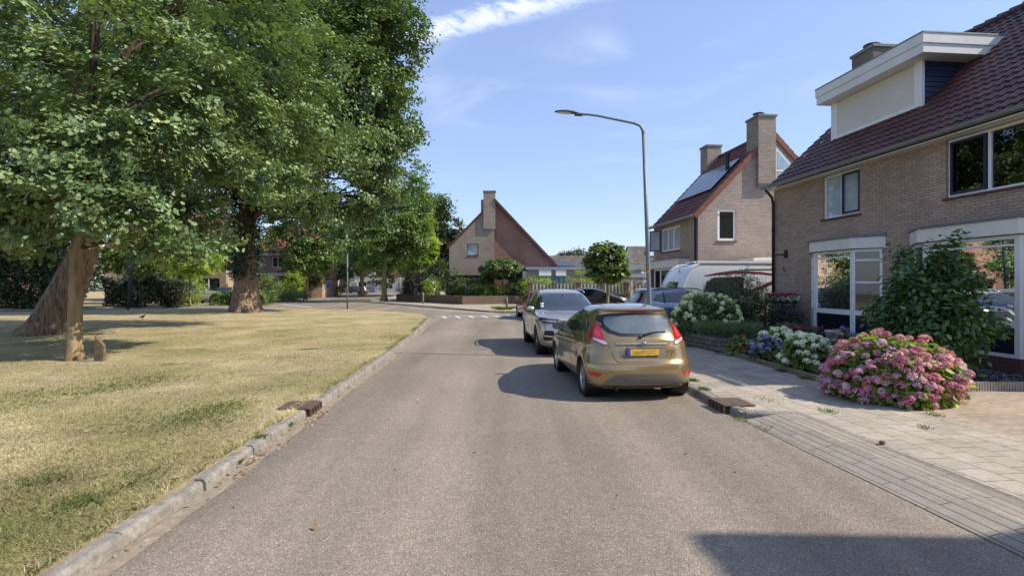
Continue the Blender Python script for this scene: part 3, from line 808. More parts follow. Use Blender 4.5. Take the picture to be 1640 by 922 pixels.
mb.add([(.1, T0 + .1, 2.8), (.1, T1 - .1, 2.8), (2.9, T1 - .1, 2.8), (2.9, T0 + .1, 2.8)], [(0, 1, 2, 3)])
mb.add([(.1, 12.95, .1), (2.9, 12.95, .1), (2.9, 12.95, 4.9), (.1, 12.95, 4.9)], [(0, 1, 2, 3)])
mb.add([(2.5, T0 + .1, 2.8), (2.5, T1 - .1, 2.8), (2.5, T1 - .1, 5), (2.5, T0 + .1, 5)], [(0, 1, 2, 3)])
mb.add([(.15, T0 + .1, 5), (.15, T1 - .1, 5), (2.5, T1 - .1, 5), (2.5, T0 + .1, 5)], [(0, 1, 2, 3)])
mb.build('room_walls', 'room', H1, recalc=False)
ds = Vector((1, 0, K)).normalized(); SL = (S1 / 2 + .28) * math.sqrt(1 + K * K)
rf = tiles('roof', H1, (-.28, T0 - .06, zr(-.28)), (0, 1, 0), ds, T1 - T0 + .1, SL, 'tile_dark', .22, .30, 3, .026)
tiles('roof', H1, (S1 + .28, T0 - .06, zr(-.28)), (0, 1, 0), (-ds.x, 0, ds.z), T1 - T0 + .1, SL, 'tile_dark', .3, .33, 4, k=2)
mb = MB()
for i in range(30):
    t = T0 - .06 + i * .333
    mb.tube([(S1 / 2, t, zr(S1 / 2) + .02), (S1 / 2, t + .34, zr(S1 / 2) + .045)], [.12, .135], 8)
mb.build('ridge_tiles', 'tile_dark', H1, smooth=True)
# soffit, gutter and downpipe
mb = MB(); mb.box(-.30, .02, T0 - .05, T1 + .04, 4.935, 4.96); mb.build('soffit', 'cream', H1)
mb = MB()
for i in range(9):
    a = math.pi + math.pi * i / 8; b = math.pi + math.pi * (i + 1) / 8
    if i < 8:
        mb.add([(-.36 + .075 * math.cos(a), T0 - .1, 5.06 + .085 * math.sin(a)), (-.36 + .075 * math.cos(b), T0 - .1, 5.06 + .085 * math.sin(b)), (-.36 + .075 * math.cos(b), T1 + .12, 5.06 + .085 * math.sin(b)), (-.36 + .075 * math.cos(a), T1 + .12, 5.06 + .085 * math.sin(a))], [(0, 1, 2, 3)])
for i in range(16):
    t = T0 + i * .62
    for q in range(6):
        a = math.pi + math.pi * q / 6; b = math.pi + math.pi * (q + 1) / 6
        mb.add([(-.36 + .082 * math.cos(a), t, 5.06 + .092 * math.sin(a)), (-.36 + .082 * math.cos(b), t, 5.06 + .092 * math.sin(b)), (-.36 + .082 * math.cos(b), t + .05, 5.06 + .092 * math.sin(b)), (-.36 + .082 * math.cos(a), t + .05, 5.06 + .092 * math.sin(a))], [(0, 1, 2, 3)])
mb.build('gutter', 'gutter_m', H1, smooth=True, recalc=False)
mb = MB(); mb.tube([(-.34, T1 - .05, 4.98), (-.10, T1 - .04, 4.72), (-.06, T1 - .04, 4.5), (-.06, T1 - .04, .05)], .045, 10)
for z in (.9, 2.3, 3.6): mb.tube([(-.06, T1 - .04, z), (-.06, T1 - .04, z + .06)], .058, 10)
mb.build('downpipe', 'black', H1, smooth=True)
# upper windows
window(H1, (0, 14.18, 3.69), U, Nn, 1.46, 1.24, splits=(.76,), fmat='white', sill='brick_dred', glass='paleglass', sash=(.06, .73, .06, 1.18))
window(H1, (0, 8.90, 3.67), U, Nn, 2.76, 1.26, splits=(.95, 1.85), fmat='white', sill='brick_dred', glass='glass', sash=(1.9, 2.70, .06, 1.20))
# bay windows
def bay(parent, t0, t1, o, c0, c1, label, rails_near=(), rails_far=(), blinds=None):
    b = MB()
    P = [(0, t0), (-o, t0 + c0), (-o, t1 - c1), (0, t1)]
    # plinth of brick
    pl = MB(); 
    for i in range(3):
        (a, c), (d, e) = P[i], P[i + 1]
        pl.add([(a, c, -.05), (d, e, -.05), (d, e, .44), (a, c, .44)], [(0, 1, 2, 3)])
    root = pl.build('bay_window', 'brick_dred', parent, recalc=False); root['label'] = label
    for i in range(3):
        p, q = Vector((*P[i], 0)), Vector((*P[i + 1], 0)); u = (q - p); w = u.length; u.normalize(); n = Vector((-u.y, u.x, 0))
        if n.x > 0: n = -n
        for (z0, z1, gm, rl, sp) in ((.44, 1.06, 'darkpane', (), ()), (1.06, 2.70, 'glass', (rails_near, (), rails_far)[i], ())):
            fw = .065; T = frameT((p.x, p.y, z0), u, n); mbf = MB(T); h = z1 - z0
            mbf.box(0, w, -.06, 0, 0, fw); mbf.box(0, w, -.06, 0, h - fw, h); e = .09 if i == 1 else .055
            mbf.box(0, e, -.06, .004, fw, h - fw); mbf.box(w - e, w, -.06, .004, fw, h - fw)
            for r in rl: mbf.box(e, w - e, -.05, -.003, r - z0 - .025, r - z0 + .025)
            if i == 1 and gm == 'glass': mbf.box(e, w - e, -.05, -.004, h - fw - .13, h - fw - .09)
            mbf.build('frame', 'white', root)
            g = MB(T); g.add([(e * .7, -.03, fw * .7), (w - e * .7, -.03, fw * .7), (w - e * .7, -.03, h - fw * .7), (e * .7, -.03, h - fw * .7)], [(0, 1, 2, 3)])
            g.build('pane' if gm == 'glass' else 'panel', gm, root)
    # sill board inside
    s_ = MB(); s_.prism([(.35, t0 + .05), P[1], P[2], (.35, t1 - .05)], 1.00, 1.04)
    s_.v = [(x + .08, y, z) for x, y, z in s_.v]; s_.build('window_board', 'white', root)
    # fascia box over the bay
    f = MB(); q = .10
    pl = [(0.0, t0 - q), (-o - q, t0 + c0 - q * .6), (-o - q, t1 - c1 + q * .6), (0.0, t1 + q)]
    f.prism(pl, 2.72, 3.0); f.build('fascia', 'cream', root)
    f = MB(); q = .13; pl = [(0.0, t0 - q), (-o - q, t0 + c0 - q * .6), (-o - q, t1 - c1 + q * .6), (0.0, t1 + q)]
    f.prism(pl, 3.003, 3.035); f.hexa([(0, t0 - q, 3.03), (-.05, t0 - q, 3.03), (-.05, t1 + q, 3.03), (0, t1 + q, 3.03)], [(0, t0 - q, 3.10), (-.02, t0 - q, 3.10), (-.02, t1 + q, 3.10), (0, t1 + q, 3.10)])
    f.build('lead_cover', 'lead', root)
    if blinds:
        bl = MB()
        for t in np.arange(blinds[0], blinds[1], .125):
            bl.box(-o + .14, -o + .20, t, t + .012, 1.12 + (.0 if int(t * 8) % 2 else .0), 2.6)
        bl.build('blinds', 'curtain', root)
    return root
bay(H1, 13.42, 16.15, .45, .45, .75, 'bay window with vertical blinds and ornaments on its sill', rails_near=(1.85, 2.42), rails_far=(1.6, 2.3), blinds=(14.3, 15.5))
bay(H1, 9.28, 12.5, .45, .45, .75, 'wide bay window with dark blue panels under the glass', rails_near=(1.9,), rails_far=())
# dormer
mb = MB(); sd, dz0, dz1 = 1.17, 6.36, 7.50; da, db = 13.44, 16.78
mb.box(sd + .005, sd + 2.2, da + .06, db - .06, 6.0, 7.50); D = mb.build('dormer', 'white', H1)
D['label'] = 'flat roofed dormer with lowered cream roller shutter and navy side'
mb = MB(); n_ = 27
for i in range(n_):
    z = dz0 + .06 + i * (1.02 / n_)
    mb.hexa([(sd - .055, da + .24, z), (sd - .02, da + .24, z), (sd - .02, db - .24, z), (sd - .055, db - .24, z)], [(sd - .035, da + .24, z + 1.02 / n_ - .004), (sd - .02, da + .24, z + 1.02 / n_ - .004), (sd - .02, db - .24, z + 1.02 / n_ - .004), (sd - .035, db - .24, z + 1.02 / n_ - .004)])
mb.build('roller_shutter', 'shutter', D)
mb = MB(); mb.box(sd - .075, sd, da, da + .13, dz0 - .04, 7.5); mb.box(sd - .075, sd, db - .13, db, dz0 - .04, 7.5)
mb.box(sd - .065, sd, da + .13, da + .24, dz0 - .02, 7.5); mb.box(sd - .065, sd, db - .24, db - .13, dz0 - .02, 7.5)
mb.box(sd - .085, sd - .003, da + .24, db - .24, dz0 - .03, dz0 + .05); mb.build('shutter_frame', 'white', D)
mb = MB()
for i in range(9):
    z = 6.30 + i * .135
    s_end = min((z + .135 - B0) / K + .25, 3.2)
    mb.hexa([(sd + .03, da + .02, z), (s_end, da + .02, z), (s_end, da + .06, z), (sd + .03, da + .06, z)], [(sd + .03, da + .045, z + .128), (s_end, da + .045, z + .128), (s_end, da + .06, z + .128), (sd + .03, da + .06, z + .128)])
mb.build('side_cladding', 'navy', D)
mb = MB(); mb.box(.72, 3.3, da - .44, db + .16, 7.49, 7.72); mb.build('fascia', 'fascia', D)
mb = MB(); mb.box(.695, 3.3, da - .465, db + .185, 7.722, 7.965); mb.build('fascia_upper', 'fascia', D)
mb = MB(); mb.box(.68, 3.3, da - .48, db + .20, 7.967, 8.0); mb.build('roof_trim', 'gutter_m', D)
chimney(H1, 2.85, 3.80, 17.15, 18.12, 7.2, 9.55)
# outside lamp and number
mb = MB(); mb.box(-.05, -.002, 17.32, 17.46, 2.66, 2.92); mb.build('lamp_bracket', 'black', H1, bevel=.01)
mb = MB(); mb.tube([(-.05, 17.39, 2.77), (-.13, 17.45, 2.77), (-.22, 17.75, 2.78)], .022, 8); mb.build('wall_lamp', 'black', H1)
def text_mesh(name, body, size, mat, parent, loc, u, n, extrude=.004, align='CENTER', up=(0, 0, 1), font_scale=(1, 1)):
    cu = bpy.data.curves.new(name, 'FONT'); cu.body = body; cu.size = size; cu.extrude = extrude; cu.align_x = align; cu.align_y = 'CENTER'
    t = bpy.data.objects.new(name + '_tmp', cu); COL.objects.link(t)
    bpy.context.view_layer.update()
    me = bpy.data.meshes.new_from_object(t.evaluated_get(bpy.context.evaluated_depsgraph_get()))
    bpy.data.objects.remove(t)
    me.name = name; me.materials.clear(); me.materials.append(MAT[mat])
    u, n, w = Vector(u).normalized(), Vector(n).normalized(), Vector(up).normalized()
    Mx = Matrix(((u.x * font_scale[0], w.x * font_scale[1], n.x, loc[0]), (u.y * font_scale[0], w.y * font_scale[1], n.y, loc[1]), (u.z * font_scale[0], w.z * font_scale[1], n.z, loc[2]), (0, 0, 0, 1)))
    me.transform(Mx)
    o = bpy.data.objects.new(name, me); COL.objects.link(o); o.parent = parent; return o
text_mesh('house_number', '2', .17, 'black', H1, (-.012, 17.56, 2.31), (0, -1, 0), (-1, 0, 0))
text_mesh('house_number', '1', .17, 'black', H1, (-.012, 17.45, 2.25), (0, -1, 0), (-1, 0, 0))

# ornaments standing on the sill inside the bay
def on_house(s, t): 
    v = Matrix.Rotation(YAW, 3, 'Z') @ Vector((s, t, 0)); return (10.59 + v.x, v.y)
x, y = on_house(-.18, 14.25)
mb = MB(); mb.lathe([(0, 0), (.09, 0), (.10, .03), (.06, .06), (.10, .14), (.13, .24), (.09, .34), (.05, .38), (.10, .43), (.0, .43)], 20); o = mb.build('vase', 'ceramic', smooth=True); o.location = (x, y, 1.04)
top(o, 'white vase standing inside the bay window with blinds', 'vase')
x, y = on_house(-.2, 14.0)
mb = MB(); mb.lathe([(0, 0), (.05, 0), (.03, .03), (.11, .10), (.12, .12), (.0, .10)], 18); o = mb.build('bowl', 'ceramic', smooth=True); o.location = (x, y, 1.04)
top(o, 'small white footed bowl on the window sill beside the vase', 'bowl')

# --- the next house along the drive
H2 = empty('brick_house', (8.45, 24.1, 0), YAW)
top(H2, 'pale brick end house with red tiled roof, solar panels and two tall chimneys', 'house')
K2 = 1.04; S2 = 7.1; L2 = 5.6; E2 = 5.0
mb = MB(); wall(mb, (0, 0, 0), U, Nn, L2, E2, [(2.0, 4.45, 3.5, 4.72), (1.0, 4.4, .1, 2.6)], .12)
mb.build('wall', 'brick_tan', H2, recalc=False)
mb = MB(); wall(mb, (0, 0, 0), (1, 0, 0), (0, -1, 0), S2, E2, [(.92, 1.80, 3.78, E2)], .12)
mb.add([(0, 0, E2), (.92, 0, E2), (.92, 0, E2 + .92 * K2), (0, 0, E2)], [(0, 1, 2)])
mb.add([(.92, 0, 5.22), (1.8, 0, 5.22), (1.8, 0, E2 + 1.8 * K2), (.92, 0, E2 + .92 * K2)], [(0, 1, 2, 3)])
mb.add([(1.8, 0, E2), (S2, 0, E2), (S2 / 2, 0, E2 + K2 * S2 / 2), (1.8, 0, E2 + 1.8 * K2)], [(0, 1, 2, 3)])
mb.add([(.92, 0, E2), (.92, .12, E2), (.92, .12, 5.22), (.92, 0, 5.22)], [(0, 1, 2, 3)]); mb.add([(1.8, 0, E2), (1.8, .12, E2), (1.8, .12, 5.22), (1.8, 0, 5.22)], [(0, 1, 2, 3)])
mb.add([(0, L2, 0), (S2, L2, 0), (S2, L2, E2), (S2 / 2, L2, E2 + K2 * S2 / 2), (0, L2, E2)], [(0, 1, 2, 3, 4)])
mb.add([(S2, 0, 0), (S2, L2, 0), (S2, L2, E2), (S2, 0, E2)], [(0, 1, 2, 3)])
g = mb.build('gable_wall', 'brick_pale', H2, recalc=False)
mb = MB(); mb.add([(.05, .3, 0), (S2, .3, 0), (S2, .3, 5.3), (.05, .3, 5.3)], [(0, 1, 2, 3)]); mb.add([(.5, .3, 0), (.5, L2, 0), (.5, L2, 5), (.5, .3, 5)], [(0, 1, 2, 3)])
mb.build('room_walls', 'room', H2, recalc=False)
window(H2, (.92, 0, 3.78), (1, 0, 0), (0, -1, 0), .88, 1.44, fw=.11, inset=.03, sill='brick_dred', glass='darkglass')
window(H2, (0, 2.0, 3.5), U, Nn, 2.45, 1.22, splits=(.85, 1.6), fw=.09, inset=.04, sill='brick_dred', glass='paleglass')
mb = MB(frameT((-.04, 4.42, 3.56), (-.75, .66, 0), (-.66, -.75, 0)))
mb.box(0, .62, 0, .04, 0, .06); mb.box(0, .62, 0, .04, 1.05, 1.11); mb.box(0, .06, 0, .04, .06, 1.05); mb.box(.56, .62, 0, .04, .06, 1.05); s_ = mb.build('open_sash', 'navy', H2)
mb = MB(frameT((-.04, 4.42, 3.56), (-.75, .66, 0), (-.66, -.75, 0))); mb.box(.05, .57, .015, .025, .05, 1.06); mb.build('pane', 'paleglass', s_)
mb = MB(); mb.box(-.55, 0, .9, 4.7, 2.62, 3.02); mb.build('bay_fascia', 'cream', H2); mb = MB(); mb.box(-.60, 0, .85, 4.75, 3.022, 3.06); mb.build('lead_cover', 'lead', H2)
window(H2, (-.42, 1.0, .3), U, Nn, 3.4, 2.3, splits=(.9, 2.5), rails=((0, 3.4, .8),), fw=.09, inset=0, glass='darkglass')
mb = MB(); mb.box(-.40, -.002, 4.42, 5.55, .05, 2.6); mb.build('brick_pier', 'brick_dred', H2)
ds2 = Vector((1, 0, K2)).normalized(); SL2 = (S2 / 2 + .22) * math.sqrt(1 + K2 * K2); z2 = lambda s: E2 + .1 + K2 * s
tiles('roof', H2, (-.22, .05, z2(-.22)), U, ds2, L2, SL2, 'tile_red', .24, .33, 6, .024)
tiles('roof', H2, (S2 + .22, .05, z2(-.22)), U, (-ds2.x, 0, ds2.z), L2, SL2, 'tile_red', .3, .33, 7, k=2)
roof_edge(H2, ((-.22, -.10, z2(-.22) + .02), (S2 / 2, -.10, z2(S2 / 2) + .02), (0, 1, 0)))
roof_edge(H2, ((S2 + .22, -.10, z2(-.22) + .02), (S2 / 2, -.10, z2(S2 / 2) + .02), (0, 1, 0)))
mb = MB(); mb.tube([(S2 / 2, .0, z2(S2 / 2) + .04), (S2 / 2, L2, z2(S2 / 2) + .04)], .12, 8); mb.build('ridge_tiles', 'tile_red', H2, smooth=True)
mb = MB(); mb.box(-.36, -.22, -.05, L2 + .05, 4.85, 4.97); mb.build('gutter', 'gutter_m', H2)
mb = MB(); mb.tube([(-.06, .18, 4.85), (-.06, .18, .05)], .05, 8); mb.build('downpipe', 'black', H2)
# solar panels, lying just over the tiles
def panels(parent, o, u, d, n_u, n_d, w, h, lift=.09):
    o, u, d = Vector(o), Vector(u).normalized(), Vector(d).normalized(); nn = u.cross(d); nn = nn if nn.z > 0 else -nn
    for i in range(n_u):
        for j in range(n_d):
            p = o + u * (i * (w + .02)) + d * (j * (h + .02)) + nn * lift; mb = MB()
            mb.hexa([p, p + u * w, p + u * w + d * h, p + d * h], [q + nn * .04 for q in (p, p + u * w, p + u * w + d * h, p + d * h)])
            mb.build('solar_panel', 'solar', parent)
panels(H2, (1.05, .75, z2(1.05)), U, ds2, 5, 1, .78, 2.05)
chimney(H2, 2.78, 3.62, -.18, .85, 6.4, 9.45, 'brick_grey')
mb = MB(); mb.hexa([(2.80, -.14, 6.25), (3.60, -.14, 6.25), (3.60, 0, 6.25), (2.80, 0, 6.25)], [(2.76, -.2, 6.4), (3.64, -.2, 6.4), (3.64, 0, 6.4), (2.76, 0, 6.4)]); mb.build('chimney_foot', 'capstone', H2)
c2 = chimney(H2, 2.83, 3.65, 5.0, 5.85, 6.8, 9.42, 'brick_grey', cowl=False)
mb = MB()
for i in range(4): mb.box(2.85 + i * .2, 3.03 + i * .2, 4.90, 4.995, 7.95 + i * .21, 8.20 + i * .21)
mb.build('lead_steps', 'lead', H2)
mb = MB(); mb.tube([(1.95, 1.1, z2(1.95)), (1.95, 1.1, 7.95)], .10, 10); mb.tube([(1.95, 1.1, 7.9), (1.95, 1.1, 8.05)], .13, 10); mb.build('vent_pipe', 'black', H2)
# triangular gable window beside the chimney
mb = MB(); tri = [(3.66, 6.5), (5.25, 6.5), (3.66, 8.2)]
mb.prism_y(tri, -.05, -.01); mb.build('gable_window', 'white', H2)
gw = [o for o in H2.children if o.name.startswith('gable_window')][0]
mb = MB(); mb.prism_y([(3.76, 6.62), (4.98, 6.62), (3.76, 7.92)], -.06, -.052); mb.build('pane', 'paleglass', gw)
mb = MB(); mb.box(3.70, 4.75, -.07, -.061, 6.98, 7.05); mb.build('glazing_bar', 'white', gw)
# white flat garage behind the caravan
o = empty('garage', (10.2, 22.0, 0), YAW); top(o, 'flat roofed garage with white roof edge beside the caravan', 'garage')
mb = MB(); mb.box(0, 5, 0, 1.9, 0, 2.75); mb.build('wall', 'brick_pale', o)
mb = MB(); mb.hexa([(-.3, -.2, 2.76), (5.2, -.2, 2.76), (5.2, 1.95, 2.76), (-.3, 1.95, 2.76)], [(-.3, -.2, 2.88), (5.2, -.2, 3.15), (5.2, 1.95, 3.15), (-.3, 1.95, 2.88)]); mb.build('roof_edge', 'fascia', o)

# --- neighbour just outside the picture, whose shadow falls on the road
H0 = empty('brick_house', (7.68, -.18, 0), YAW); top(H0, 'neighbouring tan brick house beyond the near driveway, standing forward of the others', 'house')
mb = MB(); mb.box(0, 8.1, -9, 2.0, -.05, 5.0)
mb.prism_y([(0, 5.0), (8.1, 5.0), (4.05, 8.7)], -9, 2.0); mb.build('wall', 'brick_tan', H0)
tiles('roof', H0, (-.28, -9, zr(-.28)), U, ds, 11.05, SL, 'tile_dark', .3, .33, 9, k=2)
tiles('roof', H0, (8.38, -9, zr(-.28)), U, (-ds.x, 0, ds.z), 11.05, SL, 'tile_dark', .3, .33, 10, k=2)
chimney(H0, 3.7, 4.5, -4, -3.2, 8.2, 9.9)
for t in (-7, -3.5): window(H0, (-.001, t, .5), U, Nn, 2.4, 2.0, splits=(1.2,), inset=-.06, glass='darkglass'); window(H0, (-.001, t, 3.4), U, Nn, 2.0, 1.3, splits=(1.0,), inset=-.06, glass='darkglass')

# --- gable house across the junction
H3 = empty('gable_house', (-6.15, 52, 0), R(1.0)); top(H3, 'steep gabled brick house, half beige and half red, with tall chimney across the junction', 'house')
W3 = 10.9; xr = 4.45; e3l, e3r, zr3 = 5.5, 3.2, 10.05; slopeL = (zr3 - e3l) / xr; slopeR = (zr3 - e3r) / (W3 - xr)
mb = MB(); wall(mb, (0, 0, 0), (1, 0, 0), (0, -1, 0), xr - .05, e3l, [(1.75, 2.85, 4.6, e3l)], .15, z0=2.68)
hx = lambda x: e3l + slopeL * x
mb.add([(0, 0, e3l), (1.75, 0, e3l), (1.75, 0, hx(1.75))], [(0, 1, 2)])
mb.add([(1.75, 0, 5.75), (2.85, 0, 5.75), (2.85, 0, hx(2.85)), (1.75, 0, hx(1.75))], [(0, 1, 2, 3)])
mb.add([(2.85, 0, e3l), (xr - .05, 0, e3l), (xr - .05, 0, hx(xr - .05)), (2.85, 0, hx(2.85))], [(0, 1, 2, 3)])
mb.add([(0, 0, 2.68), (0, 8, 2.68), (0, 8, e3l), (0, 0, e3l)], [(0, 1, 2, 3)]); mb.add([(0, 0, 2.68), (xr, 0, 2.68), (xr, 1.0, 2.68), (0, 1.0, 2.68)], [(0, 1, 2, 3)])
mb.build('wall', 'brick_grey', H3, recalc=False)
mb = MB(); mb.add([(xr - .05, .12, 0), (W3, .12, 0), (W3, .12, e3r), (xr - .05, .12, zr3)], [(0, 1, 2, 3)]); mb.add([(W3, .12, 0), (W3, 8, 0), (W3, 8, e3r), (W3, .12, e3r)], [(0, 1, 2, 3)]); mb.add([(xr - .05, 0, 2.68), (xr - .05, .12, 2.68), (xr - .05, .12, zr3), (xr - .05, 0, zr3)], [(0, 1, 2, 3)])
mb.add([(0, 8, 0), (W3, 8, 0), (W3, 8, e3r), (xr, 8, zr3), (0, 8, e3l)], [(0, 1, 2, 3, 4)]); mb.build('red_wall', 'brick_red', H3, recalc=False)
mb = MB(); mb.box(-.35, xr, .8, 7.9, 0, 2.66); mb.build('ground_floor_wall', 'brick_dred', H3)
window(H3, (1.75, 0, 4.6), (1, 0, 0), (0, -1, 0), 1.1, 1.15, fw=.09, inset=.06, fmat='fence_d', glass='paleglass', sill='brick_dred')
window(H3, (1.55, .8, .3), (1, 0, 0), (0, -1, 0), 2.0, 2.1, splits=(1.0,), rails=((0, 2.0, 1.1),), fw=.09, inset=-.07, glass='darkglass')
dL = Vector((1, 0, slopeL)).normalized(); LL = (xr + .2) * math.sqrt(1 + slopeL ** 2)
tiles('roof', H3, (-.2, .1, e3l - .2 * slopeL + .1), U, dL, 8, LL, 'tile_red', .3, .35, 11, k=3)
dR = Vector((-1, 0, slopeR)).normalized(); LR = (W3 - xr + .3) * math.sqrt(1 + slopeR ** 2)
tiles('roof', H3, (W3 + .3, .1, e3r - .3 * slopeR + .1), U, dR, 8, LR, 'tile_red', .3, .35, 12, k=3)
roof_edge(H3, ((-.2, -.12, e3l - .2 * slopeL + .08), (xr - .5, -.12, e3l + slopeL * (xr - .5) + .08), (0, 1, 0)), 'tile_red', w=.25)
roof_edge(H3, ((W3 + .3, -.22, e3r - .3 * slopeR + .08), (xr, -.22, zr3 + .08), (0, 1, 0)), 'tile_red', w=.35)
chimney(H3, 3.35, 4.52, -.15, .95, 7.2, 10.85, 'brick_grey', cowl=False)
mb = MB(); mb.box(3.1, 3.34, .1, .5, 8.2, 10.1); mb.box(2.9, 3.1, .1, .5, 8.1, 8.7); mb.build('flue', 'brick_grey', H3)

# low flat building next to it
o = empty('garage', (1.4, 48.2, 0), R(1.0)); top(o, 'long low flat roofed brick building with teal windows under white panels', 'building')
mb = MB(); mb.box(0, 10.4, 0, 6, 0, 3.12); mb.build('wall', 'brick_grey', o)
mb = MB(); mb.box(-.15, 10.5, -.15, 6.1, 3.122, 3.36); mb.build('roof_trim', 'zinc', o)
mb = MB(); mb.box(-.42, -.002, .3, 2.6, 0, 3.0); mb.build('side_wall', 'fascia', o)
for a, w in ((1.1, 1.0), (2.55, .9), (6.8, .9)):
    f = window(o, (a, 0, .9), (1, 0, 0), (0, -1, 0), w, 1.65, splits=(w / 2,), fw=.07, inset=-.07, glass='teal', fmat='fence_d')
    mb = MB(); mb.box(a - .06, a + w + .06, -.10, -.002, 2.56, 3.1); mb.build('white_panel', 'white', f)

def plain_house(x, y, w, d, eave, ridge, label, wallm, roofm, wins=(), rz=0.0, along=True, chim=None, band=None, name='house', solar=None):
    o = empty(name, (x, y, 0), rz); top(o, label, 'house')
    mb = MB()
    if along:
        wall(mb, (0, 0, 0), (1, 0, 0), (0, -1, 0), w, eave, [(a, a + ww, c, c + hh) for a, c, ww, hh in wins], .12)
        for xx in (0, w): mb.add([(xx, 0, 0), (xx, d, 0), (xx, d, eave), (xx, d / 2, ridge - .12), (xx, 0, eave)], [(0, 1, 2, 3, 4)])
        mb.add([(0, d, 0), (w, d, 0), (w, d, eave), (0, d, eave)], [(0, 1, 2, 3)])
    mb.build('wall', wallm, o, recalc=False)
    for a, c, ww, hh in wins: window(o, (a, 0, c), (1, 0, 0), (0, -1, 0), ww, hh, splits=(ww * .5,), fw=.10, inset=.05, glass='darkglass')
    dd = Vector((0, d / 2, ridge - eave)); Ls = dd.length + .3; dn = dd.normalized()
    tiles('roof', o, Vector((-.15, 0, eave)) - dn * .3, (1, 0, 0), dn, w + .3, Ls, roofm, .3, .35, 5, k=3)
    dn2 = Vector((0, -dn.y, dn.z)); tiles('roof', o, Vector((-.15, d, eave)) - dn2 * .3, (1, 0, 0), dn2, w + .3, Ls, roofm, .4, .4, 5, k=1)
    mb = MB(); mb.box(-.15, w + .15, -.38, -.24, eave - .28, eave - .12); mb.build('gutter', 'white', o)
    if band: mb = MB(); mb.box(band[0], band[1], -.5, -.003, band[2], band[2] + .38); mb.build('porch_fascia', 'white', o)
    for c in (chim or ()): chimney(o, c, c + .9, d / 2 - .4, d / 2 + .4, ridge - .5, ridge + 1.1, 'brick_chim', cowl=False)
    if solar: panels(o, Vector((solar[0], 0, eave)) + dn * solar[1], (1, 0, 0), dn, solar[2], solar[3], 1.0, 1.6)
    return o
plain_house(-43, 56, 12.2, 8, 5.6, 9.8, 'salmon brick house behind the silver car, screened by trees', 'brick_salmon', 'tile_red', [(1.2, .9, 2, 1.6), (5, .9, 2, 1.6), (9.2, .9, 2.4, 1.6), (1.4, 3.7, 1.8, 1.3), (6, 3.7, 1.8, 1.3), (10, 3.7, 1.8, 1.3)], R(6), chim=(3, 10))
plain_house(-33.4, 70, 8.2, 8, 5.9, 9.9, 'sunlit pale brick house with white porch band behind the blue car', 'brick_salmon', 'tile_orange', [(1.7, .5, 1.1, 2.2), (3.1, .1, 1.2, 2.6), (4.8, .8, 1.3, 1.9), (1.7, 4.0, 1.5, 1.4), (5.0, 4.0, 1.5, 1.4)], R(4), chim=(6,), band=(1.3, 7.3, 2.9))
plain_house(-66, 50, 17, 8, 5.6, 9.6, 'red brick house hidden behind the tall dark hedge', 'brick_red', 'tile_red', [(9, .9, 2, 1.6), (13, .9, 2, 1.6), (9, 3.6, 2, 1.3), (13, 3.6, 2, 1.3)], R(14))
plain_house(-46, 124, 14, 9, 5.4, 9.4, 'distant white house at the end of the side street', 'fascia', 'tile_grey', [(2, .8, 2, 1.5), (6, .8, 2, 1.5), (10, .8, 2, 1.5), (3, 3.6, 2, 1.2), (9, 3.6, 2, 1.2)])
plain_house(-30, 116, 12, 9, 3.2, 7.8, 'distant white cottage with low red roof behind the street signs', 'fascia', 'tile_red', [(2, .8, 2, 1.4), (7, .8, 2, 1.4)], R(-3))
plain_house(5.4, 74, 5.5, 9, 4.2, 6.0, 'far brown roofed house with solar panels above the low flat building', 'brick_brown', 'tile_grey', [(1, .8, 2, 1.4)], solar=(.3, .1, 3, 1))
H5 = plain_house(15.2, 64, 12, 9, 3.4, 6.7, 'far white walled house with grey roof, skylights and solar panels', 'fascia', 'tile_grey', [(1, .8, 1.6, 1.6), (5, .8, 1.6, 1.6)], R(3), solar=(1.6, .5, 4, 1))
dn = Vector((0, 4.5, 3.3)).normalized(); mb = MB(); p = Vector((1.9, 0, 3.4)) + dn * 3.0 + Vector((0, -.07, .1))
mb.hexa([p, p + Vector((1.1, 0, 0)), p + Vector((1.1, 0, 0)) + dn * 1.2, p + dn * 1.2], [q + Vector((0, -.05, .08)) for q in (p, p + Vector((1.1, 0, 0)), p + Vector((1.1, 0, 0)) + dn * 1.2, p + dn * 1.2)])
mb.build('skylight', 'paleglass', H5)

# pergola behind the board fence
pg = empty('pergola', (9.4, 42.5, 0), R(2)); top(pg, 'timber pergola with pale roof beam behind the board fence', 'pergola')
mb = MB()
mb.box(0, 6.5, -.1, .1, 2.35, 2.62); mb.build('beam', 'zinc', pg)
for i in range(9): mb = MB(); mb.box(.2 + i * .75, .32 + i * .75, -.35, 3, 2.2, 2.345); mb.build('rafter', 'wood', pg)
for i in range(4): mb = MB(); mb.box(.1 + i * 2.05, .25 + i * 2.05, -.07, .07, 0, 2.2); mb.build('post', 'fence_l', pg)

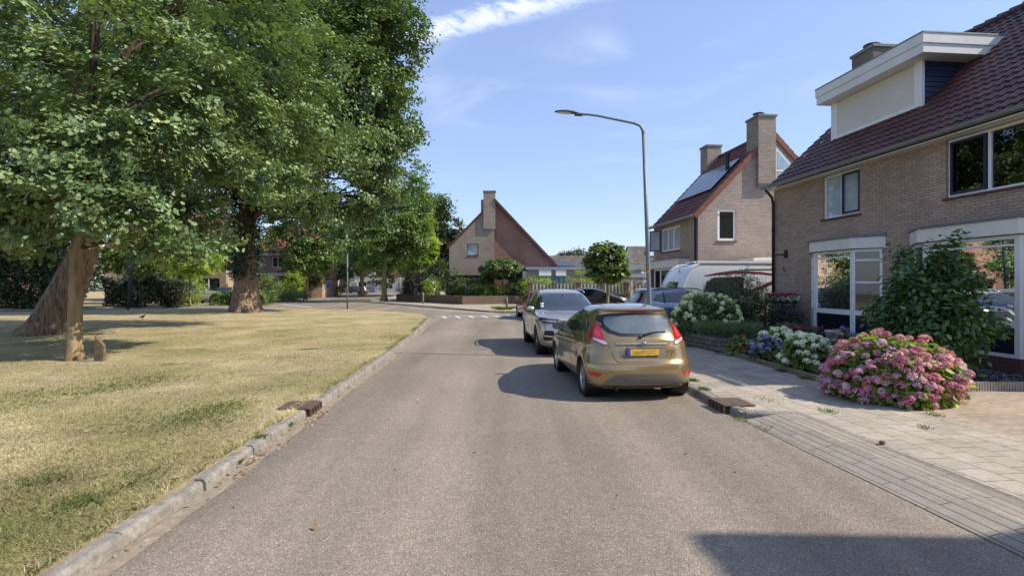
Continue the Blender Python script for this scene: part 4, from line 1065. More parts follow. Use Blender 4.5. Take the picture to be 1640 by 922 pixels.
# fence: brick base wall, piers and board panels
fn = empty('garden_fence', (1.35, 44, 0), R(1)); top(fn, 'garden fence of brick piers with pale and dark boards over a brown base wall', 'fence')
mb = MB(); mb.box(.25, 9.8, .03, .21, 0, .96); mb.build('base_wall', 'brick_brown', fn)
for i in range(6):
    x = i * 2.0; mb = MB(); mb.box(x, x + .36, -.06, .30, 0, 1.92); q = mb.build('pier', 'brick_brown', fn)
    mb = MB(); mb.box(x - .04, x + .40, -.10, .34, 1.922, 2.0); mb.build('cap', 'capstone', q)
    if i < 5:
        mb = MB(); mbd = MB()
        for k in range(11):
            a = x + .38 + k * .148; (mb if k % 2 == 0 else mbd).box(a, a + .105, (.08 if k % 2 == 0 else .13), (.11 if k % 2 == 0 else .15), .98, 1.83)
        mbd.box(x + .365, x + 1.995, .12, .145, 1.83, 1.90)
        q = mb.build('board_panel', 'fence_l', fn); mbd.build('dark_boards', 'fence_d', q)

# brown brick planter wall round the corner garden
pw = MB()
PW = [(-12.0, 55.0), (-4.2, 45.0), (.6, 46.6), (1.3, 46.6)]
for a, b in zip(PW[:-1], PW[1:]):
    a, b = Vector((*a, 0)), Vector((*b, 0)); t = (b - a).normalized(); n = Vector((-t.y, t.x, 0)) * .2
    if n.y < 0: n = -n
    pw.hexa([a, b, b + n, a + n], [q + Vector((0, 0, .80)) for q in (a, b, b + n, a + n)])
o = pw.build('garden_wall', 'brick_brown'); top(o, 'low brown brick wall round the corner garden of the gable house', 'wall')
sheet('garden_soil', [(-11.8, 55.2), (-4.2, 45.3), (1.3, 46.9), (1.3, 51.8), (-12, 58)], .70, 'soil')
# ------------------------------------------------------------------ vehicles
def catmull(T, sub):
    T = np.array(T, float); out = []
    n = len(T)
    for i in range(n - 1):
        p0, p1, p2, p3 = T[max(0, i - 1)], T[i], T[i + 1], T[min(n - 1, i + 2)]
        for q in range(sub):
            t = q / sub
            m1 = (p2 - p0) / 2; m2 = (p3 - p1) / 2
            # limit overshoot
            d = p2 - p1; m1 = np.where(m1 * d <= 0, 0, np.sign(d) * np.minimum(abs(m1), 2.0 * abs(d))); m2 = np.where(m2 * d <= 0, 0, np.sign(d) * np.minimum(abs(m2), 2.0 * abs(d)))
            h = (2 * t ** 3 - 3 * t ** 2 + 1) * p1 + (t ** 3 - 2 * t ** 2 + t) * m1 + (-2 * t ** 3 + 3 * t ** 2) * p2 + (t ** 3 - t ** 2) * m2
            out.append(h)
    out.append(T[-1]); return np.array(out)

def body_data(table, sub=5, nc=22, ns=26):
    """rows (z, half width, rear y, front y, rear cap depth, front cap depth, rear exp, front exp): stacked outlines"""
    T = catmull(table, sub); V = []; rings = []
    for z, w, yr, yf, br, bf, er, ef in T:
        ring = []
        br = min(br, (yf - yr) * .45); bf = min(bf, (yf - yr) * .45)
        # rear cap from right side to left side going through the rear, then left side forward, front cap, right side back
        for j in range(2 * nc + 1):
            a = -math.pi / 2 + math.pi * j / (2 * nc)     # -90..90
            sx, cx = math.sin(a), math.cos(a)
            ring.append((-(w) * math.copysign(abs(sx) ** (2 / er), sx), yr + br - br * abs(cx) ** (2 / er)))
        def side(sg, ya, yb):
            for j in range(1, ns):
                t = j / ns; y = ya + (yb - ya) * t
                ring.append((sg * w, y))
        side(-1, yr + br, yf - bf)
        for j in range(2 * nc + 1):
            a = -math.pi / 2 + math.pi * j / (2 * nc)
            sx, cx = math.sin(a), math.cos(a)
            ring.append((w * math.copysign(abs(sx) ** (2 / ef), sx), yf - bf + bf * abs(cx) ** (2 / ef)))
        side(1, yf - bf, yr + br)
        # belly of the sides: slightly narrower towards both ends
        ym, hl = (yr + yf) / 2, (yf - yr) / 2
        r2 = [(x * (1 - .035 * ((y - ym) / hl) ** 2), y, z) for x, y in ring]
        rings.append(r2)
    k = len(rings[0]); V = [p for r in rings for p in r]; n = len(rings)
    F = [(i * k + j, i * k + (j + 1) % k, (i + 1) * k + (j + 1) % k, (i + 1) * k + j) for i in range(n - 1) for j in range(k)]
    b = len(V); V.append((0, (T[0][2] + T[0][3]) / 2, T[0][0])); t = len(V); V.append((0, (T[-1][2] + T[-1][3]) / 2, T[-1][0] + .002))
    F += [(b, (j + 1) % k, j) for j in range(k)] + [(t, (n - 1) * k + j, (n - 1) * k + (j + 1) % k) for j in range(k)]
    return V, F

def make_body(root, table, wheels, wr, mat, tweak=None, name='body', cutw=.30, sub=5):
    V, F = body_data(table, sub)
    if tweak: V = [tweak(*v) for v in V]
    me = bpy.data.meshes.new(name); me.from_pydata(V, [], F)
    bm = bmesh.new(); bm.from_mesh(me); bmesh.ops.remove_doubles(bm, verts=bm.verts, dist=1e-5); bmesh.ops.recalc_face_normals(bm, faces=bm.faces); bm.to_mesh(me)
    bvh = BVHTree.FromBMesh(bm); bm.free()
    o = bpy.data.objects.new(name, me); COL.objects.link(o)
    W = max(r[1] for r in table)
    cu = MB()
    for (y, zc) in wheels:
        for sg in (-1, 1):
            x0, x1 = sg * (W - cutw), sg * (W + .2)
            cu.lathe([(0, min(x0, x1)), (wr + .045, min(x0, x1)), (wr + .045, max(x0, x1)), (0, max(x0, x1))], 40, 'x', (0, y, zc))
    c = cu.build('cutter', 'black'); md = o.modifiers.new('cut', 'BOOLEAN'); md.operation = 'DIFFERENCE'; md.object = c; md.solver = 'EXACT'
    bpy.context.view_layer.update()
    me2 = bpy.data.meshes.new_from_object(o.evaluated_get(bpy.context.evaluated_depsgraph_get()))
    bpy.data.objects.remove(o); bpy.data.objects.remove(c)
    me2.name = name; me2.materials.clear(); me2.materials.append(mat)
    for p in me2.polygons: p.use_smooth = True; p.material_index = 0
    bm = bmesh.new(); bm.from_mesh(me2)
    for e in bm.edges:
        if len(e.link_faces) == 2 and e.calc_face_angle(0) > .75: e.smooth = False
    bm.to_mesh(me2); bm.free()
    o = bpy.data.objects.new(name, me2); COL.objects.link(o); o.parent = root
    # dark wheel housings
    for (y, zc) in wheels:
        for sg in (-1, 1):
            hb = MB(); xi = sg * (W - cutw + .006); xo = sg * (W - .035)
            hb.lathe([(0, xi), (wr + .038, xi), (wr + .036, xo)], 32, 'x', (0, y, zc))
            hb.build('wheel_housing', 'black', root, smooth=True, recalc=False)
    return o, bvh

def fine_poly(poly, step):
    bm = bmesh.new(); vs = [bm.verts.new((a, b, 0)) for a, b in poly]; bm.faces.new(vs)
    for ax in (0, 1):
        lo, hi = min(p[ax] for p in poly), max(p[ax] for p in poly)
        k = int((hi - lo) / step)
        for i in range(1, k + 1):
            co = [0, 0, 0]; co[ax] = lo + (hi - lo) * i / (k + 1); no = [0, 0, 0]; no[ax] = 1
            bmesh.ops.bisect_plane(bm, geom=bm.verts[:] + bm.edges[:] + bm.faces[:], plane_co=co, plane_no=no)
    bm.verts.index_update()
    V = [v.co.copy() for v in bm.verts]; F = [tuple(v.index for v in f.verts) for f in bm.faces]
    B = [tuple(v.index for v in e.verts) for e in bm.edges if len(e.link_faces) == 1]
    bm.free(); return V, F, B

def decal(root, bvh, poly, view, mat, name, off=.004, step=.07, skirt=.01):
    """a fitted panel: the outline poly=(a,b) is laid on the body seen from 'view' and given a small thickness.
    view: 'L' 'R' side (a=y,b=z); 'B' back (a=x,b=z); 'F' front (a=x,b=z); 'T' top (a=x,b=y); or (u, d) with a along u, rays along d"""
    if view == 'L': u, w, d = Vector((0, 1, 0)), Vector((0, 0, 1)), Vector((1, 0, 0))
    elif view == 'R': u, w, d = Vector((0, 1, 0)), Vector((0, 0, 1)), Vector((-1, 0, 0))
    elif view == 'B': u, w, d = Vector((1, 0, 0)), Vector((0, 0, 1)), Vector((0, 1, 0))
    elif view == 'F': u, w, d = Vector((1, 0, 0)), Vector((0, 0, 1)), Vector((0, -1, 0))
    elif view == 'T': u, w, d = Vector((1, 0, 0)), Vector((0, 1, 0)), Vector((0, 0, -1))
    else: u, d = Vector(view[0]).normalized(), Vector(view[1]).normalized(); w = Vector((0, 0, 1))
    V, F, B = fine_poly(poly, step); P = []; ok = []; N_ = []
    for v in V:
        p = u * v.x + w * v.y; h = bvh.ray_cast(p - d * 8 if view != 'T' else Vector((v.x, v.y, 4)), d)
        if h[0] is None: ok.append(False); P.append(p); N_.append(-d)
        else:
            n = h[1]; n = n if n.dot(d) < 0 else -n
            ok.append(True); P.append(h[0] + n * off); N_.append(n)
    F = [f for f in F if all(ok[i] for i in f)]
    if not F: return None
    m = MB(); m.add(P, F)
    B = [e for e in B if ok[e[0]] and ok[e[1]]]
    for a, b in B: m.add([P[a], P[b], P[b] - N_[b] * skirt, P[a] - N_[a] * skirt], [(0, 1, 2, 3)])
    me = bpy.data.meshes.new(name); me.from_pydata(m.v, [], m.f)
    bm = bmesh.new(); bm.from_mesh(me); bmesh.ops.remove_doubles(bm, verts=bm.verts, dist=1e-5)
    ctr = sum((v.co for v in bm.verts), Vector()) / len(bm.verts)
    bmesh.ops.recalc_face_normals(bm, faces=bm.faces)
    s = sum(f.normal.dot(-d) * f.calc_area() for f in bm.faces)
    if s < 0: bmesh.ops.reverse_faces(bm, faces=bm.faces)
    for e in bm.edges:
        if len(e.link_faces) == 2 and e.calc_face_angle(0) > .7: e.smooth = False
    for f in bm.faces: f.smooth = True
    bm.to_mesh(me); bm.free(); me.materials.append(MAT[mat] if isinstance(mat, str) else mat)
    o = bpy.data.objects.new(name, me); COL.objects.link(o); o.parent = root; return o

def seam(root, bvh, line, view, mat='black', w=.011, name='panel_gap', off=.0015):
    L_ = [np.array(p) for p in line]; a, b = [], []
    for i, p in enumerate(L_):
        q0, q1 = L_[max(0, i - 1)], L_[min(len(L_) - 1, i + 1)]; t = (q1 - q0) / np.linalg.norm(q1 - q0); n = np.array((-t[1], t[0])) * w / 2
        a.append(tuple(p + n)); b.append(tuple(p - n))
    return decal(root, bvh, a + b[::-1], view, mat, name, off, .08, .004)

def wheel(parent, x, y, r, w, sg, spokes=5, dark=False, steer=0.0, twin=True):
    """tyre > rim; sg is the outward side"""
    T = MB(); hw = w / 2
    T.lathe([(r * .70, -hw * .86), (r * .76, -hw), (r * .93, -hw * .98), (r * .985, -hw * .82), (r, -hw * .55), (r, hw * .55), (r * .985, hw * .82), (r * .93, hw * .98), (r * .76, hw), (r * .70, hw * .86), (r * .66, hw * .6)], 40, 'x')
    for q in (-.3, 0, .3): T.lathe([(r + .001, hw * q - .006), (r - .001, hw * q - .006)], 40, 'x')
    ty = T.build('wheel', 'rubber', parent, smooth=True); ty.location = (x, y, r); ty.rotation_euler = (0, 0, steer)
    m = MB(); o = sg * hw * .80
    m.lathe([(r * .72, o), (r * .70, o - sg * .012), (r * .665, o - sg * .02), (r * .64, o - sg * .10), (r * .60, o - sg * .12)], 36, 'x')
    m.lathe([(.0, o - sg * .01), (.045, o - sg * .012), (.065, o - sg * .04)], 18, 'x')
    for i in range(spokes):
        a = 2 * math.pi * i / spokes + .3
        for da in ((-.16, .16) if twin else (0,)):
            c0, s0 = math.cos(a + da * .5), math.sin(a + da * .5); c1, s1 = math.cos(a + da * 1.25), math.sin(a + da * 1.25)
            nx, ny = -math.sin(a), math.cos(a); tw = .016 if twin else .035
            p0, p1 = (c0 * .05, s0 * .05), (c1 * r * .67, s1 * r * .67)
            xo, xi = o - sg * .012, o - sg * .035
            m.hexa([(xi, p0[0] - nx * tw, p0[1] - ny * tw), (xi, p0[0] + nx * tw, p0[1] + ny * tw), (xi, p1[0] + nx * tw * 1.2, p1[1] + ny * tw * 1.2), (xi, p1[0] - nx * tw * 1.2, p1[1] - ny * tw * 1.2)],
                   [(xo, p0[0] - nx * tw, p0[1] - ny * tw), (xo, p0[0] + nx * tw, p0[1] + ny * tw), (xo, p1[0] + nx * tw, p1[1] + ny * tw), (xo, p1[0] - nx * tw, p1[1] - ny * tw)])
    m.build('rim', 'rim' if not dark else 'dark_lens', ty, auto=.6)
    d = MB(); d.lathe([(0, o - sg * .125), (r * .62, o - sg * .125)], 24, 'x'); d.lathe([(.03, o - sg * .08), (r * .42, o - sg * .08), (r * .42, o - sg * .09)], 24, 'x'); d.build('brake_disc', 'cast', ty)
    return ty

def mirror(root, x, y, z, sg, mat, front=1):
    m = MB(); m.ball((0, 0, 0), (.115, .065, .075), 8)
    m.v = [(a, max(b, -.035) if front > 0 else min(b, .035), c) for a, b, c in m.v]
    o = m.build('wing_mirror', mat, root, smooth=True); o.location = (x + sg * .11, y, z)
    s_ = MB(); s_.tube([(-sg * .13, 0, -.05), (0, 0, -.04)], .025, 8); s_.build('stalk', 'black', o)
    g = MB(); g.add([(-.10, -.036, -.055), (.10, -.036, -.055), (.10, -.036, .055), (-.10, -.036, .055)], [(0, 1, 2, 3)]); g.build('mirror_glass', 'carglass', o)
    return o

def plate(root, bvh, yref, z0, z1, view, name='number_plate', hw=.26, mat='plate_y', cx=0.0):
    p = decal(root, bvh, [(cx - hw, z0), (cx + hw, z0), (cx + hw, z1), (cx - hw, z1)], view, mat, name, .016, .3, .018)
    return p

SIDE_OUT = dict(L=-1, R=1)
# ---- gold hatchback (rear towards the camera)
def gold_car():
    root = empty('parked_car', (0, 0, 0)); top(root, 'gold hatchback parked nearest, its rear with a yellow plate towards us', 'car', 'cars parked along the right kerb')
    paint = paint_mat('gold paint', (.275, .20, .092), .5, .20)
    tb = [(.19, .74, .16, 3.72, .34, .5, 3.2, 2.6), (.24, .81, .06, 3.84, .40, .55, 3.0, 2.6), (.34, .845, .015, 3.93, .44, .6, 2.9, 2.5), (.46, .858, .0, 3.95, .46, .62, 2.9, 2.5), (.56, .86, .012, 3.94, .46, .65, 2.9, 2.5),
          (.64, .858, .06, 3.90, .47, .7, 2.9, 2.5), (.72, .856, .085, 3.82, .48, .8, 2.8, 2.5), (.80, .852, .10, 3.66, .50, .85, 2.8, 2.5), (.88, .842, .125, 3.38, .52, .8, 2.7, 2.6), (.93, .828, .14, 3.14, .54, .7, 2.7, 2.6),
          (.98, .808, .165, 2.96, .56, .55, 2.6, 2.6), (1.04, .782, .20, 2.80, .58, .48, 2.6, 2.8), (1.13, .745, .27, 2.60, .60, .46, 2.6, 2.9), (1.22, .700, .345, 2.38, .60, .46, 2.6, 2.9), (1.30, .655, .40, 2.14, .58, .46, 2.7, 2.9),
          (1.36, .612, .40, 1.95, .52, .46, 2.8, 2.8), (1.395, .578, .37, 1.84, .46, .45, 2.8, 2.8), (1.425, .535, .46, 1.68, .42, .45, 2.7, 2.6), (1.452, .44, .66, 1.50, .36, .4, 2.5, 2.5), (1.468, .30, .85, 1.35, .2, .25, 2.3, 2.3), (1.474, .12, 1.0, 1.2, .08, .1, 2.0, 2.0)]
    wy = (.655, 3.145)
    def tweak(x, y, z):
        # wheel arch flares and a rising shoulder line towards the rear
        for w_ in wy:
            d = math.hypot(y - w_, z - .30)
            if .25 < z < .85 and abs(x) > .6: x += math.copysign(.020 * math.exp(-((d - .36) / .10) ** 2), x)
        if abs(x) > .6: x += math.copysign(.012 * math.exp(-((z - (.86 - .045 * (y - .5))) / .035) ** 2), x) - math.copysign(.012 * math.exp(-((z - (.50 - .02 * y)) / .10) ** 2), x) * (.9 < y < 2.9)
        return (x, y, z)
    body, bv = make_body(root, tb, [(wy[0], .30), (wy[1], .30)], .30, paint, tweak)
    for sg, v in ((-1, 'L'), (1, 'R')):
        # side glass: rear quarter/door glass and front door glass
        decal(root, bv, [(.62, 1.03), (1.42, .985), (1.42, 1.355), (1.15, 1.345), (.86, 1.27), (.68, 1.15)], v, 'carglass', 'side_window', .003)
        decal(root, bv, [(1.49, .982), (2.52, .935), (2.63, .955), (2.42, 1.10), (2.10, 1.26), (1.86, 1.335), (1.49, 1.357)], v, 'carglass', 'side_window', .003)
        decal(root, bv, [(1.42, .985), (1.49, .98), (1.49, 1.36), (1.42, 1.358)], v, 'black', 'window_pillar', .0045)
        seam(root, bv, [(1.46, .98), (1.455, .6), (1.47, .28)], v); seam(root, bv, [(2.66, .93), (2.62, .6), (2.56, .28)], v)
        seam(root, bv, [(.62, 1.02), (.74, .80), (1.0, .62), (1.06, .45), (1.09, .28)], v)
        seam(root, bv, [(.9, .275), (1.8, .262), (2.75, .262)], v, 'trim', .05, 'sill_strip')
        for y in (1.02, 1.98):
            h = MB(); h.tube([(sg * .862, y - .11, .845), (sg * .885, y - .08, .85), (sg * .885, y + .08, .845), (sg * .86, y + .11, .84)], .014, 8); h.build('door_handle', paint, root, smooth=True)
        mirror(root, sg * .79, 2.50, .985, sg, 'black')
        for w_, st in ((wy[0], 0), (wy[1], 0)): wheel(root, sg * .735, w_, .30, .195, sg, 7, twin=False)
        # corner views: lamps and reflectors
        u, d = ((.89, sg * .45 * -1 * -1, 0), (sg * -.45, .89, 0))
        u = Vector((.89, .45 * sg, 0)); d = Vector((-.45 * sg, .89, 0))
        S = lambda pts: [(sg * a, b) for a, b in pts]
        decal(root, bv, S([(.78, 1.215), (.70, 1.10), (.555, .865), (.62, .855), (.78, .905), (.90, .965), (.875, 1.06), (.83, 1.15)]), (u, d), 'red_lens', 'tail_light', .010, .05, .02)
        decal(root, bv, S([(.590, .915), (.555, .872), (.60, .862), (.79, .930), (.80, .955)]), (u, d), 'clear_lens', 'reverse_light', .0145, .05, .006)
        decal(root, bv, S([(.77, 1.12), (.70, 1.05), (.665, .985), (.72, .96), (.80, 1.0), (.81, 1.07)]), (u, d), 'red_bright', 'lamp_reflector', .0135, .05, .004)
        decal(root, bv, S([(.60, .445), (.86, .46), (.87, .445), (.82, .40), (.66, .385)]), (u, d), 'red_lens', 'rear_reflector', .006, .06)
        f = Vector((.80 * 1, -.6 * sg, 0)); decal(root, bv, S([(.36, .80), (.80, .86), (.86, .80), (.60, .66), (.40, .64)]), (Vector((.6, -.8 * sg, 0)), Vector((-.8 * sg, -.6, 0))), 'clear_lens', 'headlight', .006, .08)
    # rear screen with black border, then the lighter glass
    decal(root, bv, [(0, .985), (.34, .995), (.50, 1.04), (.595, 1.13), (.618, 1.215), (.585, 1.29), (.46, 1.325), (.22, 1.345), (0, 1.35), (-.22, 1.345), (-.46, 1.325), (-.585, 1.29), (-.618, 1.215), (-.595, 1.13), (-.50, 1.04), (-.34, .995)], 'B', 'black', 'rear_window_border', .004, .08)
    decal(root, bv, [(0, 1.025), (.32, 1.035), (.44, 1.075), (.515, 1.15), (.525, 1.22), (.48, 1.275), (.22, 1.31), (0, 1.315), (-.22, 1.31), (-.48, 1.275), (-.525, 1.22), (-.515, 1.15), (-.44, 1.075), (-.32, 1.035)], 'B', 'rearglass', 'rear_window', .007, .08)
    decal(root, bv, [(-.17, 1.362), (.17, 1.362), (.15, 1.382), (-.15, 1.382)], 'B', 'red_lens', 'brake_light', .006, .1)
    # tailgate edge, plate recess, chrome strip
    seam(root, bv, [(-.63, 1.05), (-.50, .82), (-.44, .655), (-.40, .612), (.40, .612), (.44, .655), (.50, .82), (.63, 1.05)], 'B', w=.008, name='tailgate_gap')
    decal(root, bv, [(-.40, .868), (.40, .868), (.34, .70), (.30, .665), (-.30, .665), (-.34, .70)], 'B', 'grey_trim', 'plate_recess', .003, .2)
    decal(root, bv, [(-.41, .868), (.41, .868), (.395, .895), (-.395, .895)], 'B', 'goldchrome', 'tailgate_strip', .012, .1, .014)
    pl = decal(root, bv, [(-.262, .70), (.262, .70), (.262, .815), (-.262, .815)], 'B', 'trim', 'plate_holder', .012, .3, .014)
    yy = pl.data.vertices[0].co.y
    # the plate itself: flat, yellow, with a blue band and blurred marks
    ys = [v.co.y for v in pl.data.vertices]; y0 = min(ys) - .002
    m = MB(); m.box(-.25, .25, y0 - .006, y0, .708, .808); p = m.build('number_plate', 'plate_y', root)
    m = MB(); m.box(-.249, -.205, y0 - .008, y0 - .0062, .7085, .8075); m.build('blue_band', 'plate_b', p)
    m = MB()
    for q, (a, b, z, h) in enumerate([(-.17, .02, .765, .010), (-.14, .17, .742, .009), (-.02, .20, .780, .006), (-.18, -.05, .728, .005)]): m.box(a, b, y0 - .0076, y0 - .0062, z, z + h)
    m.build('worn_marks', 'smear', p)
    # oval emblem and small script
    em = MB(); em.lathe([(.0, -.012), (.034, -.011), (.043, -.004), (.044, .004)], 28, 'y'); em.v = [(x * 1.45, y, z * .62) for x, y, z in em.v]; e = em.build('emblem', 'chrome', root, smooth=True); e.location = (0, .075, .888)
    em = MB(); em.lathe([(.0, -.013), (.033, -.0125)], 28, 'y'); em.v = [(x * 1.4, y, z * .58) for x, y, z in em.v]; em.build('emblem_face', 'lead', e)
    hit = bv.ray_cast(Vector((0, -3, .888)), Vector((0, 1, 0)))[0]; e.location = (0, hit.y - .014, .888)
    hb = bv.ray_cast(Vector((.46, -3, .785)), Vector((0, 1, 0)))[0]
    text_mesh('badge', 'TDCi', .055, 'chrome', root, (.455, hb.y - .006, .785), (1, .12, 0), (.12, -1, 0), .002)
    # dark lower insert
    decal(root, bv, [(-.72, .20), (-.58, .33), (-.47, .415), (-.32, .44), (.32, .44), (.47, .415), (.58, .33), (.72, .20)], 'B', 'grey_trim', 'bumper_insert', .005, .08)
    seam(root, bv, [(-.60, .24), (.60, .24)], 'B', 'trim', .012, 'insert_groove', .008)
    seam(root, bv, [(-.80, .60), (-.5, .585), (.5, .585), (.80, .60)], 'B', w=.006, name='bumper_gap')
    # wiper
    w_ = MB(); q = [bv.ray_cast(Vector((a, -3, z)), Vector((0, 1, 0)))[0] for a, z in ((-.02, .985), (.10, 1.035), (.25, 1.06), (.42, 1.055))]
    q = [Vector((p_.x, p_.y - .022, p_.z)) for p_ in q]
    w_.tube(q, [.016, .012, .010, .006], 8); w_.ball((q[0].x, q[0].y + .004, q[0].z), .026, 6); w_.build('wiper', 'black', root, smooth=True)
    # screen, roof aerial, exhaust
    decal(root, bv, [(-.62, .985), (-.40, .96), (.40, .96), (.62, .985), (.57, 1.30), (.40, 1.36), (-.40, 1.36), (-.57, 1.30)], 'F', 'carglass', 'windscreen', .004, .08)
    decal(root, bv, [(-.36, .50), (.36, .50), (.30, .30), (-.30, .30)], 'F', 'black', 'grille', .004, .1)
    a = MB(); a.tube([(0, 1.55, 1.455), (0, 1.47, 1.50), (0, 1.36, 1.60)], [.012, .007, .003], 6); a.build('aerial', 'black', root)
    a = MB(); a.tube([(-.42, .06, .21), (-.42, .30, .22)], .028, 12); a.build('exhaust', 'trim', root)
    a = MB(); a.box(-.62, .62, .35, 3.5, .16, .22); a.build('underbody', 'black', root)
    for s_ in (-1, 1):
        seam(root, bv, [(s_ * .44, .75), (s_ * .46, 1.2), (s_ * .455, 1.7)], 'T', 'trim', .014, 'roof_channel', .002)
    return root
MAT['rearglass'] = M('rear screen glass', (.10, .125, .13), .05, 0, var=.35, vs=2.2, spec=1.0, coat=1)
MAT['red_bright'] = M('bright red reflector', (.70, .03, .04), .25, var=.35, vs=26, coat=1)
MAT['goldchrome'] = M('satin strip', (.42, .36, .27), .35, .6)
gc = gold_car()
CY = R(5.0)
# rear axle centre at (1.955, 8.73)
vx = Matrix.Rotation(CY, 3, 'Z') @ Vector((0, .655, 0)); gc.location = (1.965 - vx.x, 8.72 - vx.y, 0); gc.rotation_euler = (0, 0, CY)

# ---- large SUV body, used for several cars
def suv(label, col, group=None, L=4.69, W=.94, H=1.655, wb=2.865, fo=.88, dark_rims=False, detail=True, flake=.5, rough=.3, roofrail='chrome'):
    root = empty('parked_car', (0, 0, 0)); top(root, label, 'car', group)
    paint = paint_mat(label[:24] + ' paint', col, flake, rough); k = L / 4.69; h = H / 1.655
    ro = L - wb - fo
    tb = [(.24, W * .90, .12, L - .18, .36, .55, 3.2, 2.8), (.32, W * .96, .05, L - .07, .42, .60, 3.0, 2.8), (.48, W * .99, .0, L - .01, .46, .60, 3.0, 2.9), (.62, W, .01, L, .48, .60, 3.0, 3.0), (.74, W, .06, L - .02, .48, .62, 3.0, 3.0),
          (.84, W, .09, L - .05, .50, .66, 3.0, 3.0), (.93, W * .995, .11, L - .11, .50, .70, 2.9, 3.0), (.985, W * .985, .12, L - .22, .50, .80, 2.9, 2.9), (1.02, W * .975, .13, L - .50, .52, .90, 2.9, 2.8), (1.055, W * .96, .14, L - .95, .52, .75, 2.8, 2.8),
          (1.085, W * .94, .155, L - 1.30, .54, .58, 2.8, 2.8), (1.14, W * .91, .19, L - 1.48, .56, .55, 2.8, 3.0), (1.26, W * .86, .27, L - 1.70, .58, .55, 2.8, 3.1), (1.38, W * .80, .36, L - 1.92, .60, .55, 2.8, 3.1), (1.48, W * .745, .42, L - 2.12, .58, .55, 2.8, 3.0),
          (1.545, W * .70, .38, L - 2.28, .50, .55, 2.9, 2.9), (1.585, W * .655, .42, L - 2.42, .48, .5, 2.9, 2.8), (1.62, W * .56, .62, L - 2.66, .42, .5, 2.7, 2.6), (1.642, W * .38, .95, L - 2.95, .3, .4, 2.4, 2.4), (1.65, W * .14, 1.3, L - 3.3, .1, .1, 2, 2)]
    tb = [(r[0] * h,) + r[1:] for r in tb]
    wy = (ro, L - fo); wr = .36 * h
    def tweak(x, y, z):
        for w_ in wy:
            d = math.hypot(y - w_, z - wr)
            if .25 < z < .95 and abs(x) > .6: x += math.copysign(.022 * math.exp(-((d - wr - .07) / .10) ** 2), x)
        if abs(x) > .65: x += math.copysign(.012 * math.exp(-((z - .97 * h) / .04) ** 2) - .014 * math.exp(-((z - .55 * h) / .10) ** 2) * (wy[0] + .5 < y < wy[1] - .5), x)
        if y > L - 1.3 and z > .95 * h and abs(x) < W * .6 and abs(x) > .2: z += .012 * math.exp(-((abs(x) - .42) / .08) ** 2)
        return (x, y, z)
    body, bv = make_body(root, tb, [(wy[0], wr), (wy[1], wr)], wr, paint, tweak)
    z_ = lambda z: z * h
    for sg, v in ((-1, 'L'), (1, 'R')):
        decal(root, bv, [(.66, z_(1.20)), (1.05, z_(1.13)), (1.05, z_(1.45)), (.82, z_(1.40))], v, 'carglass', 'side_window', .007, .05)
        decal(root, bv, [(1.10, z_(1.125)), (1.98, z_(1.11)), (1.98, z_(1.52)), (1.10, z_(1.46))], v, 'carglass', 'side_window', .007, .05)
        decal(root, bv, [(2.04, z_(1.108)), (2.98, z_(1.095)), (3.12, z_(1.11)), (2.62, z_(1.40)), (2.38, z_(1.51)), (2.04, z_(1.525))], v, 'carglass', 'side_window', .007, .05)
        for a in (1.05, 1.98): decal(root, bv, [(a, z_(1.11)), (a + .055, z_(1.11)), (a + .055, z_(1.5)), (a, z_(1.46))], v, 'black', 'window_pillar', .009)
        seam(root, bv, [(.60, z_(1.185)), (1.0, z_(1.11)), (2.0, z_(1.09)), (3.15, z_(1.085))], v, 'chrome', .014, 'window_trim', .004)
        seam(root, bv, [(2.01, z_(1.08)), (2.0, .7), (2.03, .36)], v); seam(root, bv, [(3.18, z_(1.06)), (3.14, .7), (3.04, .36)], v); seam(root, bv, [(1.12, z_(1.08)), (1.30, .7), (1.34, .36)], v)
        seam(root, bv, [(1.2, .34), (2.2, .33), (3.3, .34)], v, 'trim', .09, 'sill_strip')
        for y in (1.35, 2.25):
            m = MB(); m.tube([(sg * (W + .002), y - .11, z_(.93)), (sg * (W + .028), y - .08, z_(.935)), (sg * (W + .028), y + .08, z_(.935)), (sg * W, y + .11, z_(.93))], .015, 8); m.build('door_handle', paint, root, smooth=True)
        mirror(root, sg * W * .93, 2.98, z_(1.13), sg, paint)
        for w_ in wy: wheel(root, sg * (W - .125), w_, wr, .24, sg, 5, dark_rims)
        m = MB(); m.tube([(sg * W * .67, .75, z_(1.56)), (sg * W * .69, .9, z_(1.60)), (sg * W * .70, 1.6, z_(1.635)), (sg * W * .685, 2.25, z_(1.61)), (sg * W * .67, 2.45, z_(1.555))], .018, 8); m.build('roof_rail', roofrail, root, smooth=True)
        S = lambda pts: [(sg * a, b) for a, b in pts]
        uF, dF = Vector((.80, -.6 * sg, 0)), Vector((-.6 * sg, -.8, 0))
        # front lamps are laid on from the corner; a = x*.8 - y*.6*sg
        q = lambda x, y: (x * .8 * 1 - y * .6)
        decal(root, bv, [(sg * a, b) for a, b in [(q(.50, L - .06), z_(.93)), (q(.93, L - .62), z_(.965)), (q(.92, L - .60), z_(.90)), (q(.80, L - .22), z_(.83)), (q(.52, L - .05), z_(.825))]], (uF, dF), 'dark_lens', 'headlight', .008, .07)
        decal(root, bv, [(sg * a, b) for a, b in [(q(.55, L - .06), z_(.885)), (q(.86, L - .32), z_(.905)), (q(.86, L - .32), z_(.885)), (q(.55, L - .06), z_(.868))]], (uF, dF), 'clear_lens', 'headlight_strip', .0125, .07)
        decal(root, bv, S([(.60, z_(.66)), (.80, z_(.66)), (.83, z_(.46)), (.80, z_(.41)), (.60, z_(.42)), (.56, z_(.50))]), 'F', 'black', 'air_intake', .004, .06)
